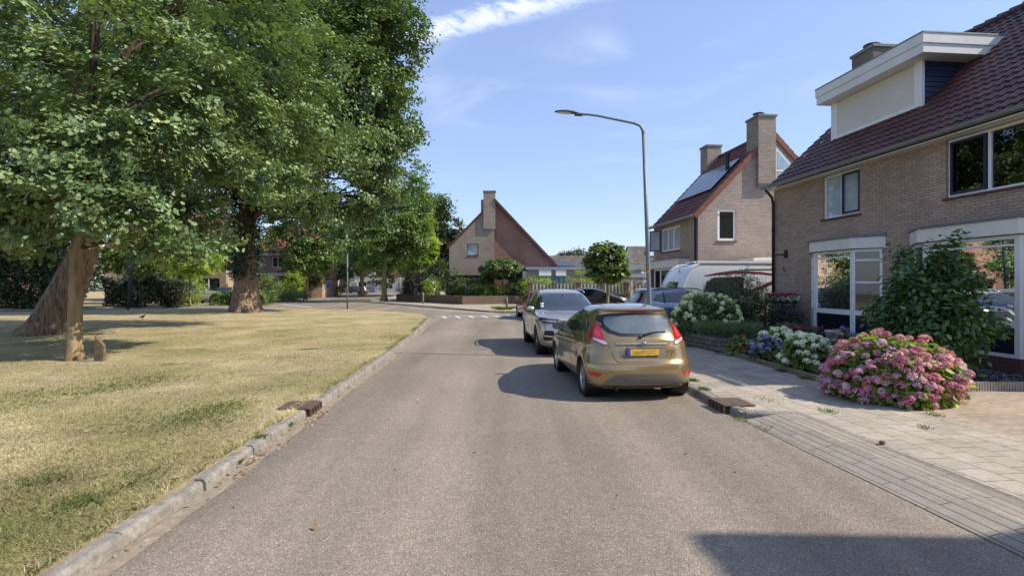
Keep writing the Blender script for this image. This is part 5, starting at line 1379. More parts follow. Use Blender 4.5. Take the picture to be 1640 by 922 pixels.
        decal(root, bv, S([(.60, z_(.53)), (.81, z_(.545)), (.80, z_(.515)), (.60, z_(.50))]), 'F', 'chrome', 'intake_blade', .010, .1, .012)
        # tail lamps
        qb = lambda x, y: (x * .8 + y * .6)
        ub, db = Vector((.8, .6 * sg, 0)), Vector((-.6 * sg, .8, 0))
        decal(root, bv, [(sg * a, b) for a, b in [(qb(.80, .12), z_(1.0)), (qb(.93, .42), z_(1.0)), (qb(.93, .40), z_(.86)), (qb(.66, .09), z_(.86)), (qb(.66, .09), z_(.92))]], (ub, db), 'red_lens', 'tail_light', .008, .07)
        decal(root, bv, [(sg * a, b) for a, b in [(qb(.73, .2), z_(1.35)), (qb(.78, .25), z_(1.35)), (qb(.90, .2), z_(1.0)), (qb(.80, .2), z_(1.0))]], (ub, db), 'red_lens', 'tail_light', .008, .07)
    decal(root, bv, [(-.76, z_(1.115)), (-.45, z_(1.09)), (.45, z_(1.09)), (.76, z_(1.115)), (.655, z_(1.50)), (.45, z_(1.545)), (-.45, z_(1.545)), (-.655, z_(1.50))], 'F', 'carglass', 'windscreen', .004, .08)
    m = MB(); m.ball((0, L - 2.10, z_(1.455)), (.07, .05, .035), 6); m.build('sensor_housing', 'black', root)
    decal(root, bv, [(-.44, z_(.90)), (.44, z_(.90)), (.46, z_(.72)), (.38, z_(.56)), (-.38, z_(.56)), (-.46, z_(.72))], 'F', 'black', 'grille', .004, .1)
    for i in range(9):
        x = -.38 + i * .095; decal(root, bv, [(x, z_(.60)), (x + .02, z_(.60)), (x + .02, z_(.87)), (x, z_(.87))], 'F', 'chrome', 'grille_bar', .012, .3, .01)
    decal(root, bv, [(-.62, .33), (.62, .33), (.56, .385), (-.56, .385)], 'F', 'trim', 'lower_grille', .004, .1)
    decal(root, bv, [(-.26, z_(.45)), (.26, z_(.45)), (.26, z_(.55)), (-.26, z_(.55))], 'F', 'plate_y', 'number_plate', .02, .3, .02)
    decal(root, bv, [(-.62, z_(1.14)), (.62, z_(1.14)), (.57, z_(1.42)), (.40, z_(1.49)), (-.40, z_(1.49)), (-.57, z_(1.42))], 'B', 'carglass', 'rear_window', .004, .08)
    decal(root, bv, [(-.26, z_(.80)), (.26, z_(.80)), (.26, z_(.90)), (-.26, z_(.90))], 'B', 'plate_y', 'number_plate', .02, .3, .02)
    decal(root, bv, [(-.75, .26), (.75, .26), (.70, .44), (-.70, .44)], 'B', 'trim', 'rear_bumper_insert', .004, .1)
    m = MB(); m.box(-.7, .7, .4, L - .4, .2, .3); m.build('underbody', 'black', root)
    return root, bv
def place(o, x, y, ang):   # x,y = middle of the rear bumper; ang = heading from +Y
    o.location = (x, y, 0); o.rotation_euler = (0, 0, ang)

s1, bv1 = suv('beige grey estate SUV parked nose towards us behind the gold hatchback', (.42, .38, .33), 'cars parked along the right kerb')
# its front faces the camera: rear bumper is far away. wheels on the road side at (0.75,13.9) and (0.60,16.9)
hd = R(180 + 4.6); L1 = 4.69
fa = Vector((.75 + .80, 13.85, 0)); dirv = Matrix.Rotation(hd, 3, 'Z') @ Vector((0, 1, 0))
rb = fa - dirv * (L1 - .88); place(s1, rb.x, rb.y, hd)
# permits on the windscreen
for i, (a, z) in enumerate(((.62, 1.17), (.60, 1.235))):
    decal(s1, bv1, [(a, z), (a + .08, z), (a + .075, z + .045), (a, z + .045)], 'F', 'white', 'window_sticker', .007, .2, .003)

s2, _ = suv('pale blue grey SUV parked side on in front of the caravan', (.20, .24, .28), 'cars on the driveway', L=4.55, W=.92, H=1.60, wb=2.75, fo=.87, flake=.5, roofrail='black')
place(s2, 3.95, 18.45, R(-90 + 5)); s2.location.z = .088

def hatch(label, col, group=None, L=3.75, W=.82, H=1.47, flake=.2, sedan=False):
    root = empty('parked_car', (0, 0, 0)); top(root, label, 'car', group)
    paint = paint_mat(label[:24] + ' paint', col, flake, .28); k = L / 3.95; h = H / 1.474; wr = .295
    tb = [(.19, W * .88, .14, L - .2, .34, .5, 3, 2.6), (.34, W * .98, .01, L - .02, .44, .6, 2.9, 2.5), (.50, W, 0, L, .46, .62, 2.9, 2.5), (.68, W, .05, L - .08, .47, .75, 2.9, 2.5), (.80, W * .99, .08, L - .28, .50, .85, 2.8, 2.5), (.89, W * .98, .11, L - .62, .52, .75, 2.7, 2.6),
          (.96, W * .95, .14, L - .96, .56, .55, 2.6, 2.6), (1.10, W * .87, .24, L - 1.28, .60, .46, 2.6, 2.9), (1.26, W * .78, .36, L - 1.68, .60, .46, 2.6, 2.9), (1.37, W * .70, .38, L - 2.02, .50, .46, 2.8, 2.8), (1.425, W * .62, .5, L - 2.3, .42, .45, 2.7, 2.6), (1.455, W * .45, .75, L - 2.5, .36, .35, 2.5, 2.5), (1.472, W * .15, 1.0, L - 2.7, .1, .1, 2, 2)]
    tb = [(r[0] * h,) + r[1:] for r in tb]; wy = (.62 * k, L - .78 * k)
    body, bv = make_body(root, tb, [(wy[0], wr), (wy[1], wr)], wr, paint, sub=4)
    for sg, v in ((-1, 'L'), (1, 'R')):
        decal(root, bv, [(.58, h * 1.02), (1.35 * k, h * .99), (1.35 * k, h * 1.35), (.85, h * 1.27)], v, 'carglass', 'side_window', .003)
        decal(root, bv, [(1.42 * k, h * .985), (2.5 * k, h * .955), (2.25 * k, h * 1.14), (1.85 * k, h * 1.33), (1.42 * k, h * 1.355)], v, 'carglass', 'side_window', .003)
        seam(root, bv, [(1.38 * k, h * .97), (1.37 * k, .6), (1.38 * k, .3)], v); seam(root, bv, [(2.55 * k, h * .93), (2.5 * k, .6), (2.4 * k, .3)], v)
        mirror(root, sg * W * .92, 2.40 * k, h * .985, sg, paint)
        for w_ in wy: wheel(root, sg * (W - .115), w_, wr, .19, sg, 6, twin=False)
        ub, db = Vector((.8, .6 * sg, 0)), Vector((-.6 * sg, .8, 0)); qb = lambda x, y: (x * .8 + y * .6)
        decal(root, bv, [(sg * a, b) for a, b in [(qb(.66, .2), h * 1.12), (qb(.74, .36), h * 1.05), (qb(.80, .30), h * .80), (qb(.62, .1), h * .78)]], (ub, db), 'red_lens', 'tail_light', .008, .07)
        uF, dF = Vector((.80, -.6 * sg, 0)), Vector((-.6 * sg, -.8, 0)); q = lambda x, y: (x * .8 - y * .6)
        decal(root, bv, [(sg * a, b) for a, b in [(q(.45, L - .15), h * .74), (q(.78, L - .6), h * .84), (q(.78, L - .45), h * .72), (q(.48, L - .08), h * .62)]], (uF, dF), 'clear_lens', 'headlight', .008, .07)
    decal(root, bv, [(-W * .66, h * 1.0), (W * .66, h * 1.0), (W * .60, h * 1.32), (-W * .60, h * 1.32)], 'B', 'carglass', 'rear_window', .004, .1)
    decal(root, bv, [(-W * .72, h * .99), (W * .72, h * .99), (W * .58, h * 1.34), (-W * .58, h * 1.34)], 'F', 'carglass', 'windscreen', .004, .1)
    decal(root, bv, [(-.26, .62), (.26, .62), (.26, .73), (-.26, .73)], 'B', 'plate_y', 'number_plate', .015, .3, .015)
    decal(root, bv, [(-.26, .40), (.26, .40), (.26, .50), (-.26, .50)], 'F', 'plate_y', 'number_plate', .02, .3, .02)
    decal(root, bv, [(-.5, .28), (.5, .28), (.42, .58), (-.42, .58)], 'F', 'black', 'grille', .005, .1)
    m = MB(); m.box(-.6, .6, .3, L - .4, .17, .25); m.build('underbody', 'black', root)
    return root
r_ = hatch('small red hatchback parked beyond the beige grey SUV, half hidden by it', (.30, .022, .028), 'cars parked along the right kerb'); place(r_, 1.62, 26.7, R(11))
r_ = hatch('black hatchback parked side on by the board fence behind the globe tree', (.012, .013, .016), 'cars on the driveway', L=4.2, W=.87, H=1.45); place(r_, 3.9, 37.2, R(-90)); r_.location.z = .088
r_ = hatch('dark blue grey car behind the pale SUV, only its nose showing', (.05, .065, .085), 'cars on the driveway', L=4.1, H=1.43); place(r_, 10.3, 29.5, R(90 - 14)); r_.location.z = .088
r_, _ = suv('silver SUV parked before the salmon house on the left, seen past the hedge', (.40, .42, .42), 'cars parked in the left side street', L=4.5, W=.9, H=1.75, wb=2.7, fo=.85, detail=False); place(r_, -30.9, 48.6, R(-80)); r_.location.z = .075
r_ = hatch('dark green grey car under the small garden tree on the left', (.03, .04, .035), 'cars parked in the left side street', L=4.3, W=.87, H=1.48); place(r_, -25.2, 49.2, R(82)); r_.location.z = .075
r_ = hatch('red car behind the hedge left of the silver SUV', (.28, .03, .03), 'cars parked in the left side street', L=3.9, H=1.2); place(r_, -29.5, 46.6, R(60)); r_.location.z = .075
r_ = hatch('blue car before the house with the white porch band', (.05, .09, .20), 'cars parked in the left side street', L=4.2, W=.87, H=1.48); place(r_, -31.2, 62.5, R(-76)); r_.location.z = .075
r_ = hatch('dark hatchback far down the side street under the trees', (.03, .03, .035), 'cars parked in the left side street', L=4.1, H=1.5); place(r_, -27.2, 96, R(10))
r_ = hatch('distant black car parked across the grass behind the street trees', (.03, .03, .035), 'cars parked in the left side street', L=4.3, H=1.5); place(r_, -32.5, 104, R(-85))

# ---- caravan
cv = empty('caravan', (6.45, 20.15, .088), YAW); top(cv, 'white touring caravan with red and black stripes parked beside the tan house', 'caravan')
prof = [(.05, .55), (-.12, .9), (-.06, 1.25), (.10, 1.75), (.30, 2.15), (.48, 2.36), (.75, 2.50), (1.1, 2.54), (6.3, 2.54), (6.5, 2.40), (6.55, .5), (.6, .45)]
MAT['caravan'] = M('caravan white', (.66, .67, .67), .3, var=.04, vs=1.2, coat=.5, dirt=.05)
MAT['stripe_red'] = M('caravan red stripe', (.16, .012, .02), .3, coat=.6); MAT['stripe_black'] = M('caravan black stripe', (.015, .016, .02), .3, coat=.6)
mb = MB(); mb.prism_y(prof, 0, 2.2); cb = mb.build('body', 'caravan', cv, bevel=.06, auto=.6)
mb = MB(); edge = prof[:9]
mb.tube([(x - .0, -.005, z) for x, z in edge], .016, 6); mb.tube([(x, 2.205, z) for x, z in edge], .016, 6); mb.build('edge_trim', 'fascia', cv)
mb = MB()
a, b = Vector((-.08, 0, 1.10)), Vector((.20, 0, 1.92))
def nose(t, y, o=.03):
    p = a.lerp(b, t); return (p.x - o, y, p.z + o * .3)
mb.hexa([nose(0, .45), nose(0, 1.75), nose(1, 1.68), nose(1, .52)], [nose(0, .45, .0), nose(0, 1.75, .0), nose(1, 1.68, .0), nose(1, .52, .0)]); f = mb.build('front_window', 'white', cv)
mb = MB(); mb.hexa([nose(.08, .52, .045), nose(.08, 1.68, .045), nose(.84, 1.62, .045), nose(.84, .58, .045)], [nose(.08, .52, .032), nose(.08, 1.68, .032), nose(.84, 1.62, .032), nose(.84, .58, .032)]); mb.build('pane', 'darkglass', f)
mb = MB(); p0 = Vector((.335, .92, 2.24)); t = Vector((.20, 0, .24)).normalized(); n = Vector((-t.z, 0, t.x)) * .02
for pts, w in (([(0, 0), (.06, .05), (.13, .05), (.17, .11)], .03), ([(-.03, -.08), (.02, -.02), (.08, -.02)], .03)):
    q = [p0 + t * (v_ - .02) + Vector((0, u_, 0)) + n for u_, v_ in pts]; mb.tube(q, w * .6, 6)
mb.build('emblem', 'stripe_red', cv)
for x0, x1 in ((.80, 2.45), (4.6, 5.3)):
    mb = MB(); mb.prism_y([(x0, 1.25), (x1 - .08, 1.25), (x1, 1.33), (x1, 1.93), (x1 - .08, 2.01), (x0 + .45, 1.97), (x0 + .20, 1.80)], -.035, -.002); f = mb.build('side_window', 'black', cv, bevel=.02)
def stripe(pts, w, mat, name='stripe'):
    mb = MB(); n = len(pts)
    for i in range(n - 1):
        w0 = w * math.sin(math.pi * (i + .25) / n) ** .6; w1 = w * math.sin(math.pi * (i + 1.25) / n) ** .6 if i < n - 2 else w * .3
        (x0, z0), (x1, z1) = pts[i], pts[i + 1]
        mb.hexa([(x0, -.007, z0), (x1, -.007, z1), (x1, -.001, z1), (x0, -.001, z0)], [(x0, -.007, z0 + w0), (x1, -.007, z1 + w1), (x1, -.001, z1 + w1), (x0, -.001, z0 + w0)])
    return mb.build(name, mat, cv)
stripe([(.9, 2.04), (1.4, 2.12), (2.0, 2.20), (2.7, 2.25), (3.4, 2.26), (4.6, 2.24), (6.0, 2.18)], .04, 'stripe_black')
stripe([(.9, 2.02), (1.4, 2.06), (2.0, 2.11), (2.6, 2.13), (3.2, 2.10), (3.8, 2.03), (4.6, 1.85)], .08, 'stripe_red')
stripe([(2.6, 1.40), (2.9, 1.47), (3.2, 1.57), (3.5, 1.70), (3.9, 1.90)], .11, 'stripe_red'); stripe([(3.0, 1.46), (3.3, 1.57), (3.6, 1.70), (3.9, 1.86)], .04, 'stripe_black')
mb = MB(); mb.box(.75, 1.5, .6, 1.4, 2.55, 2.61); mb.box(1.9, 2.5, .5, 1.2, 2.55, 2.60); mb.build('roof_hatch', 'white', cv, bevel=.02)
mb = MB(); mb.box(.6, 6.0, -.03, .09, 2.52, 2.60); mb.build('awning_rail', 'white', cv)
for sg, yy in ((-1, .18), (1, 2.02)): wheel(cv, 3.6, yy, .31, .19, sg, 6).rotation_euler = (0, 0, R(90))
mb = MB(); mb.tube([(.3, 1.1, .5), (-.9, 1.1, .45)], .05, 8); mb.tube([(-.45, 1.1, .45), (-.45, 1.1, .02)], .03, 8); mb.build('drawbar', 'pole', cv)
# ------------------------------------------------------------------ trees
tree('oak_tree', (-9.87, 11.95, .09), [((.2, .3, 6.3), (3.7, 3.3, 3.3), 5), ((1.9, .6, 3.2), (1.7, 1.4, .95), 1.1), ((-1.8, .2, 3.5), (2.2, 1.5, 1.2), 1.3), ((3.3, 1.5, 5.2), (1.9, 1.7, 1.7), 1.1), ((.1, -1.2, 4.2), (2.4, 1.5, 1.6), 1.4), ((2.8, 2.4, 8.2), (2.2, 2, 2.2), 1)],
     'slim young oak with mossy trunk nearest on the lawn, beside the broken stake', trunk=[(0, 0, -.1), (.03, 0, 1.2), (.06, 0, 2.3), (.16, .1, 3.2), (.1, .2, 4.6), (.3, .3, 6.2)], trunk_r=.150, bark='bark_young', lm='near',
     leaf=.118, nclump=1150, per=88, crad=.44, shape='oak', seed=11, limbs=26, inner=.25, flare=1.3, fork=2.5, group='large trees on the lawn', up=.15, gap=.31)
t2 = tree('oak_tree', (-16.0, 18.2, .05), [((2.0, .5, 12.5), (7.0, 5.5, 6.5), 6), ((4.5, -1, 6.8), (4.2, 3.0, 2.2), 2), ((-1.5, -.5, 7.5), (4.5, 3.5, 2.6), 2), ((6.0, 2.5, 11), (3.6, 3, 4.0), 1.6), ((7.6, 3.5, 7.4), (2.9, 2.4, 2.4), 1.1)],
     'old leaning oak with very broad furrowed trunk at the left edge of the lawn', trunk=[(0, 0, -.15), (.42, 0, .9), (1.15, 0, 2.4), (1.7, .1, 4.2), (2.0, .3, 7), (2.4, .5, 12)], trunk_r=.53, lm='oak',
     leaf=.155, nclump=2000, per=76, crad=.66, shape='oval', seed=21, limbs=34, sides=104, ridges=True, inner=.4, flare=1.5, fork=5, group='large trees on the lawn', up=.15, gap=.30)
t3 = tree('oak_tree', (-16.3, 32.5, .05), [((2.2, 0, 15), (8.2, 6, 7.5), 7), ((8.4, -1.2, 16.4), (3.1, 2.6, 2.7), 1.3), ((6.2, 0, 20.5), (4.6, 4, 3.8), 1.6), ((4.6, -.5, 8.4), (5.4, 4, 3.2), 2.2), ((-3.5, -1, 9), (5, 4, 3), 1.7), ((7.8, -.3, 11.8), (3.2, 3, 2.8), 1.3)],
     'huge oak with ivy clad trunk in the middle of the lawn', trunk=[(0, 0, -.15), (0, 0, 1.5), (-.05, 0, 3.2), (.1, 0, 6), (.5, 0, 11), (1.5, 0, 18)], trunk_r=.66, lm='oak',
     leaf=.185, nclump=3300, per=62, crad=.78, shape='quad', seed=35, limbs=46, sides=96, ridges=True, inner=.45, flare=1.5, fork=5.5, group='large trees on the lawn', up=.2, gap=.30)
rng = np.random.default_rng(5)
n = 9000; a = rng.uniform(0, 2 * np.pi, n); z = rng.uniform(2.0, 9, n); keep = (np.cos(a - 3.6) * .5 + .75 + (z - 2.8) * .18) > rng.random(n) * 1.1; a, z = a[keep], z[keep]
rr = .66 + rng.random(len(a)) ** 2 * .35
P = np.stack([np.cos(a) * rr * 1.0 + .05, np.sin(a) * rr, z], 1); out = np.stack([np.cos(a), np.sin(a), 0 * a], 1)
leaves('ivy', P, .13, LM['ivy'], t3, rng, 'oval', .1, out, 1.0)

ST = 'street trees along the far side of the junction'
tree('street_tree', (-13.0, 54.0, .05), [((.2, 0, 10.4), (4.6, 4, 5.9), 5), ((-1.7, -1, 6), (3.4, 3, 2.6), 2), ((2.4, 0, 7.0), (2.0, 2.2, 2.8), 1.2)], 'tall street tree with straight mossy trunk before the street signs', trunk=[(0, 0, -.1), (0, 0, 3), (.1, 0, 6), (.5, 0, 12)], trunk_r=.27,
     bark='bark_young', lm='street', leaf=.30, nclump=560, per=60, crad=.95, seed=41, limbs=16, sides=12, fork=3.2, group=ST, gap=.1)
tree('street_tree', (-25.6, 66, .05), [((0, 0, 9.5), (5.4, 4, 6), 4), ((1.5, -1, 5.4), (3.6, 3, 2.3), 1.5)], 'street tree with yellowish trunk right of the blue car', trunk=[(0, 0, -.1), (0, 0, 3), (.1, 0, 6), (.2, 0, 11)], trunk_r=.30,
     bark='bark_young', lm='street', leaf=.32, nclump=420, per=60, crad=1.0, seed=42, limbs=14, fork=3, group=ST)
tree('street_tree', (-18.4, 75, .05), [((0, 0, 10), (5.6, 4, 6.2), 4), ((0, -1, 5.8), (4.6, 3, 2.2), 1.5)], 'street tree with thin mossy trunk behind the tall sign pole', trunk=[(-2.8, 0, -.1), (-2.8, 0, 4), (-1.5, 0, 7), (0, 0, 12)], trunk_r=.30,
     bark='bark_young', lm='street', leaf=.34, nclump=420, per=60, crad=1.05, seed=43, limbs=14, fork=4, group=ST)
tree('street_tree', (-16.6, 84, .05), [((1.4, 0, 11), (5.8, 4, 7), 4), ((.5, -1, 6), (4.0, 3, 2.2), 1)], 'dark trunked old tree behind the round street signs', trunk=[(0, 0, -.1), (0, 0, 4), (.5, 0, 8), (1, 0, 13)], trunk_r=.55,
     lm='oak', leaf=.36, nclump=420, per=60, crad=1.1, seed=44, limbs=14, fork=4, group=ST)
tree('street_tree', (-35.5, 112, .05), [((0, 0, 10), (8, 5, 7), 4), ((0, 0, 5.5), (6, 4, 2.5), 1)], 'dark tree standing on the grass far down the side street', trunk=[(0, 0, -.1), (0, 0, 4), (0, 0, 8), (0, 0, 13)], trunk_r=.8,
     lm='dark', leaf=.5, nclump=300, per=50, crad=1.5, seed=45, limbs=10, fork=3, group=ST)
tree('conifer', (-9.9, 60, .6), [((0, 0, 2.8), (2.3, 2.0, 2.4), 3), ((0, 0, 5.6), (1.6, 1.6, 2.4), 2), ((.1, 0, 7.6), (.9, 1.0, 1.7), 1)], 'bright yellow green conical tree left of the gable house', trunk=[(0, 0, -.1), (0, 0, 4), (0, 0, 9.3)], trunk_r=.18,
     lm='lime', leaf=.26, nclump=230, per=60, crad=.55, seed=46, limbs=10, fork=1, up=.5)
tree('broadleaf_tree', (-11.2, 80, .05), [((0, 0, 9.5), (3.6, 4, 5), 3), ((2.0, 0, 6), (2.6, 3, 4), 2)], 'dark green tree rising behind the yellow green cone', trunk=[(0, 0, -.1), (0, 0, 5), (0, 0, 11)], trunk_r=.3, lm='dark', leaf=.38, nclump=260, per=60, crad=1.0, seed=47, limbs=10)
tree('broadleaf_tree', (13.2, 108, .05), [((0, 0, 5.5), (5.5, 4, 3.6), 3)], 'distant dark tree between the gable house and the globe tree', trunk=[(0, 0, -.1), (0, 0, 3), (0, 0, 6)], trunk_r=.3, lm='dark', leaf=.5, nclump=160, per=50, crad=1.2, seed=48, limbs=6)
tree('garden_tree', (-26.4, 43.5, .08), [((0, 0, 3.5), (2.7, 2.2, 1.2), 3), ((.6, 0, 4.3), (1.6, 1.5, .9), 1)], 'small yellow green garden tree with thin stem before the silver SUV', trunk=[(0, 0, -.1), (.03, 0, 1.4), (0, 0, 2.6), (.2, 0, 3.6)], trunk_r=.08, bark='bark_young', lm='lime', leaf=.20, nclump=150, per=34, crad=.5, seed=51, limbs=14, fork=1.8)
tree('garden_tree', (-26.9, 52, .08), [((0, 0, 5.2), (2.4, 2.2, 2.6), 3)], 'slender dark leaved tree right of the ivy clad oak trunk', trunk=[(2.0, 0, -.1), (2, 0, 2), (1.2, 0, 3.4), (0, 0, 6)], trunk_r=.16, lm='oak', leaf=.22, nclump=190, per=50, crad=.6, seed=52, limbs=12, fork=2.2)
tree('garden_tree', (-33.0, 47.0, .08), [((0, 0, 4.2), (3.2, 2.2, 2.4), 3)], 'loose yellow green tree behind the dark pole on the left', trunk=[(0, 0, -.1), (0, 0, 2), (0, 0, 5)], trunk_r=.14, lm='mid', leaf=.22, nclump=230, per=55, crad=.6, seed=53, limbs=12, fork=1.6)
tree('garden_tree', (-27.6, 71, .08), [((0, 0, 3.0), (3.0, 2.2, 2.6), 3), ((1.5, 0, 4.6), (2.0, 1.8, 1.8), 1)], 'dark rounded evergreen beside the side street', trunk=[(0, 0, -.1), (0, 0, 2), (0, 0, 4)], trunk_r=.2, lm='dark', leaf=.26, nclump=230, per=55, crad=.7, seed=54, limbs=8, fork=1)
tree('umbrella_tree', (-.9, 49.3, .68), [((0, 0, 2.55), (2.0, 1.7, .95), 3), ((-1.35, 0, 1.9), (.65, .7, .8), 1), ((1.35, 0, 1.9), (.65, .7, .8), 1)], 'mushroom shaped weeping tree before the red half of the gable house', trunk=[(0, 0, -.1), (.03, 0, 1), (0, 0, 2.4)], trunk_r=.10, lm='globe', leaf=.27, nclump=190, per=26, crad=.34, shape='oval', seed=55, limbs=12, fork=1.6, inner=.7)
tree('globe_tree', (6.30, 35.0, .08), [((0, 0, 3.15), (1.45, 1.4, 1.30), 3), ((.1, 0, 2.45), (1.15, 1.1, .55), 1)], 'round headed catalpa with large pale leaves before the board fence', trunk=[(0, 0, -.1), (.02, 0, 1), (0, 0, 2.6)], trunk_r=.115, bark='bark_young', lm='globe', leaf=.27, nclump=230, per=24, crad=.34, shape='oval', seed=56, limbs=14, fork=1.9, inner=.6, flare=1.15)
rng = np.random.default_rng(77)
def foliage_mass(name, label, cat, x0, x1, y0, y1, z1, n, leaf, lm, z0=.08, seed=1, rough=.35, group=None, rz=0.0, shape='dia'):
    rng = np.random.default_rng(seed); root = empty(name, (x0, y0, z0), rz); top(root, label, cat, group); W, D, H = x1 - x0, y1 - y0, z1 - z0
    P = rng.random((n, 3)) * (W, D, H)
    f = rng.random(n); P[f < .5, 1] = rng.random((f < .5).sum()) * .25; P[(f > .5) & (f < .75), 2] = H - rng.random(((f > .5) & (f < .75)).sum()) * .3
    P += rough * np.stack([np.sin(P[:, 2] * 2.1 + P[:, 0] * 1.7), np.sin(P[:, 0] * 2.3 + seed) * np.cos(P[:, 2] * 1.9), np.sin(P[:, 0] * 1.35 + seed) * .6 + np.sin(P[:, 0] * 3.7 + P[:, 1])* .4], 1) * (.3, .5, .8)
    P[:, 2] = np.clip(P[:, 2], .03, None)
    out = np.tile([0., -1., .3], (n, 1)); leaves('foliage', P, leaf, LM[lm], root, rng, shape, .2, out, .5)
    mb = MB()
    for i in range(max(2, int(W / 1.2))): x = .4 + i * 1.2; mb.tube([(x, D / 2, 0), (x + .05, D / 2, H * .5), (x, D / 2 - .1, H * .85)], [.06, .045, .02], 6)
    mb.build('stems', 'bark_dark', root); return root
BG = 'trees behind the left gardens'
for i, (x, y, rx, zc, rz_, lm, lab) in enumerate([(-45.5, 42.5, 4.2, 5.6, 4.0, 'dark', 'dark tree at the far left edge behind the tall hedge'), (-38.5, 43.5, 3.4, 5.4, 3.6, 'oak', 'green tree between the tall hedge and the salmon house'),
        (-33.5, 60.5, 2.2, 5.2, 2.8, 'dark', 'dark tree between the salmon house and the sunlit house'), (-33.5, 53.5, 3.0, 5.8, 2.6, 'oak', 'bushy tree in front of the salmon house wall'), (-21.8, 90, 4.5, 6.5, 5.5, 'street', 'leafy tree far along the side street behind the street trees'), (-45, 96, 8, 7, 6, 'dark', 'broad dark tree behind the sunlit house')]):
    tree('broadleaf_tree', (x, y, .07), [((0, 0, zc), (rx, rx * .8, rz_), 3), ((rx * .4, -.5, zc * .62), (rx * .6, rx * .6, rz_ * .5), 1)], lab, trunk=[(0, 0, -.1), (0, 0, 1.6), (.1, 0, zc)], trunk_r=.16, lm=lm, leaf=.24, nclump=230, per=55, crad=.75, seed=400 + i, limbs=10, fork=1.8, group=BG, gap=.1)
foliage_mass('hedge', 'tall dark evergreen hedge at the far left behind the leaning oak', 'hedge', -46, -31.4, 37.2, 39.6, 5.6, 26000, .26, 'dark', seed=2, rough=.5, rz=R(0))
foliage_mass('hedge', 'lower dark hedge behind the dark pole, left of the red car', 'hedge', -31.4, -25.4, 40.6, 42.2, 2.2, 10000, .17, 'dark', seed=3, rough=.5)
foliage_mass('hedge', 'low light green hedge left of the ivy clad oak', 'hedge', -25.6, -20.9, 44.9, 46.1, 1.15, 5200, .14, 'mid', seed=4, rough=.4)
for i, (x, y, r, lm, lab, lf) in enumerate([
    (-24.0, 51.6, (1.5, 1.2, 3.0), 'mid', 'bright shrub right of the ivy clad oak trunk', .16),
    (-24.2, 56.5, (1.5, 1.1, 1.9), 'lime', 'yellow green bush in front of the blue car', .15),
    (-22.3, 54.6, (1.8, 1.0, .9), 'olive', 'low grey green bush by the side street kerb', .12),
    (-25.2, 61.0, (1.2, 1.0, 3.2), 'lime', 'tall yellow green bush round the foot of the yellowish trunk', .16),
    (-25.0, 77, (2.4, 1.5, 4.4), 'mid', 'light green bush right of the dark rounded evergreen', .22),
    (-28.4, 47.0, (1.1, .9, 2.6), 'lime', 'upright lime bush beside the dark green grey car', .14),
    (-21.9, 47.4, (1.3, 1.0, 2.3), 'mid', 'leafy bush left of the pole with the pale blue sign', .15)]):
    shrub('shrub', (x, y, .08), r, lab, lm, lf, 2200, 200 + i, 'dia', group='shrubs of the left gardens', clumps=70, crad=.35)
GS = 'shrubs in the corner garden behind the brown wall'
for i, (x, y, r, lm, lab, lf) in enumerate([
    (-8.6, 51.0, (2.2, 1.3, 3.3), 'purple', 'blackish purple shrub, the tallest in the corner garden', .16),
    (-9.6, 52.5, (1.1, 1.0, 1.7), 'purple', 'small blackish purple shrub at the left of the corner garden', .14),
    (-7.5, 49.7, (.8, .7, 1.6), 'lime', 'yellow green upright bush in front of the purple shrub', .12),
    (-5.6, 50.2, (1.2, .9, 2.6), 'olive', 'grey green weeping bush left of the ground floor window', .14),
    (-3.9, 49.2, (1.1, .8, 1.9), 'mid', 'reddish green bush below the ground floor window', .13),
    (-2.2, 48.8, (1.4, .8, 1.2), 'lime', 'pale grassy clump left of the mushroom shaped tree', .16),
    (-.3, 48.6, (1.2, .7, .9), 'mid', 'low leafy shrub under the mushroom shaped tree', .13),
    (1.0, 48.4, (1.1, .7, 1.6), 'street', 'fresh green shrub at the right end of the brown wall', .14),
    (-11.0, 54.8, (.9, .8, 1.3), 'dark', 'small dark bush at the left end of the brown wall', .12)]):
    shrub('shrub', (x, y, .66), r, lab, lm, lf, 1700, 300 + i, 'dia' if 'grassy' not in lab else 'long', group=GS, clumps=60, crad=.3)
for i, (x, y, r, z, lab) in enumerate([(2.2, 46.3, (1.3, .7, 1.5), 1.0, 'yellow green bush showing over the fence before the left teal window'), (5.9, 46.2, (1.2, .8, 2.0), 1.0, 'bright bush over the fence left of the globe tree'),
                                     (9.0, 45.8, (1.0, .7, 1.0), .9, 'small light bush over the fence right of the globe tree'), (12.4, 49.5, (2.2, 1.6, 3.6), .3, 'round yellow green tree like bush behind the pergola')]):
    shrub('shrub', (x, y, z), r, lab, 'lime' if i < 3 else 'mid', .15, 1500, 330 + i, 'dia', group='bushes behind the board fence', clumps=50, crad=.3)
# far wood along the horizon: one mass nobody could count
rng = np.random.default_rng(9); xs = rng.uniform(-210, 150, 900); hs = 6 + 3.5 * np.sin(xs * .11) + 2 * np.sin(xs * .31) + np.where(xs < -42, 4, 0)
hs = np.where((xs > -12) & (xs < 60), 3.0, hs)
cl = np.stack([xs, rng.uniform(135, 165, 900), rng.random(900) ** .7 * hs], 1); P, idx = clump_points(rng, cl, 34, 3.4)
P[:, 2] = np.maximum(P[:, 2], .2)
o = leaves('distant_wood', P, 1.15, LM['dark'], None, rng, 'dia', .2); o['kind'] = 'stuff'

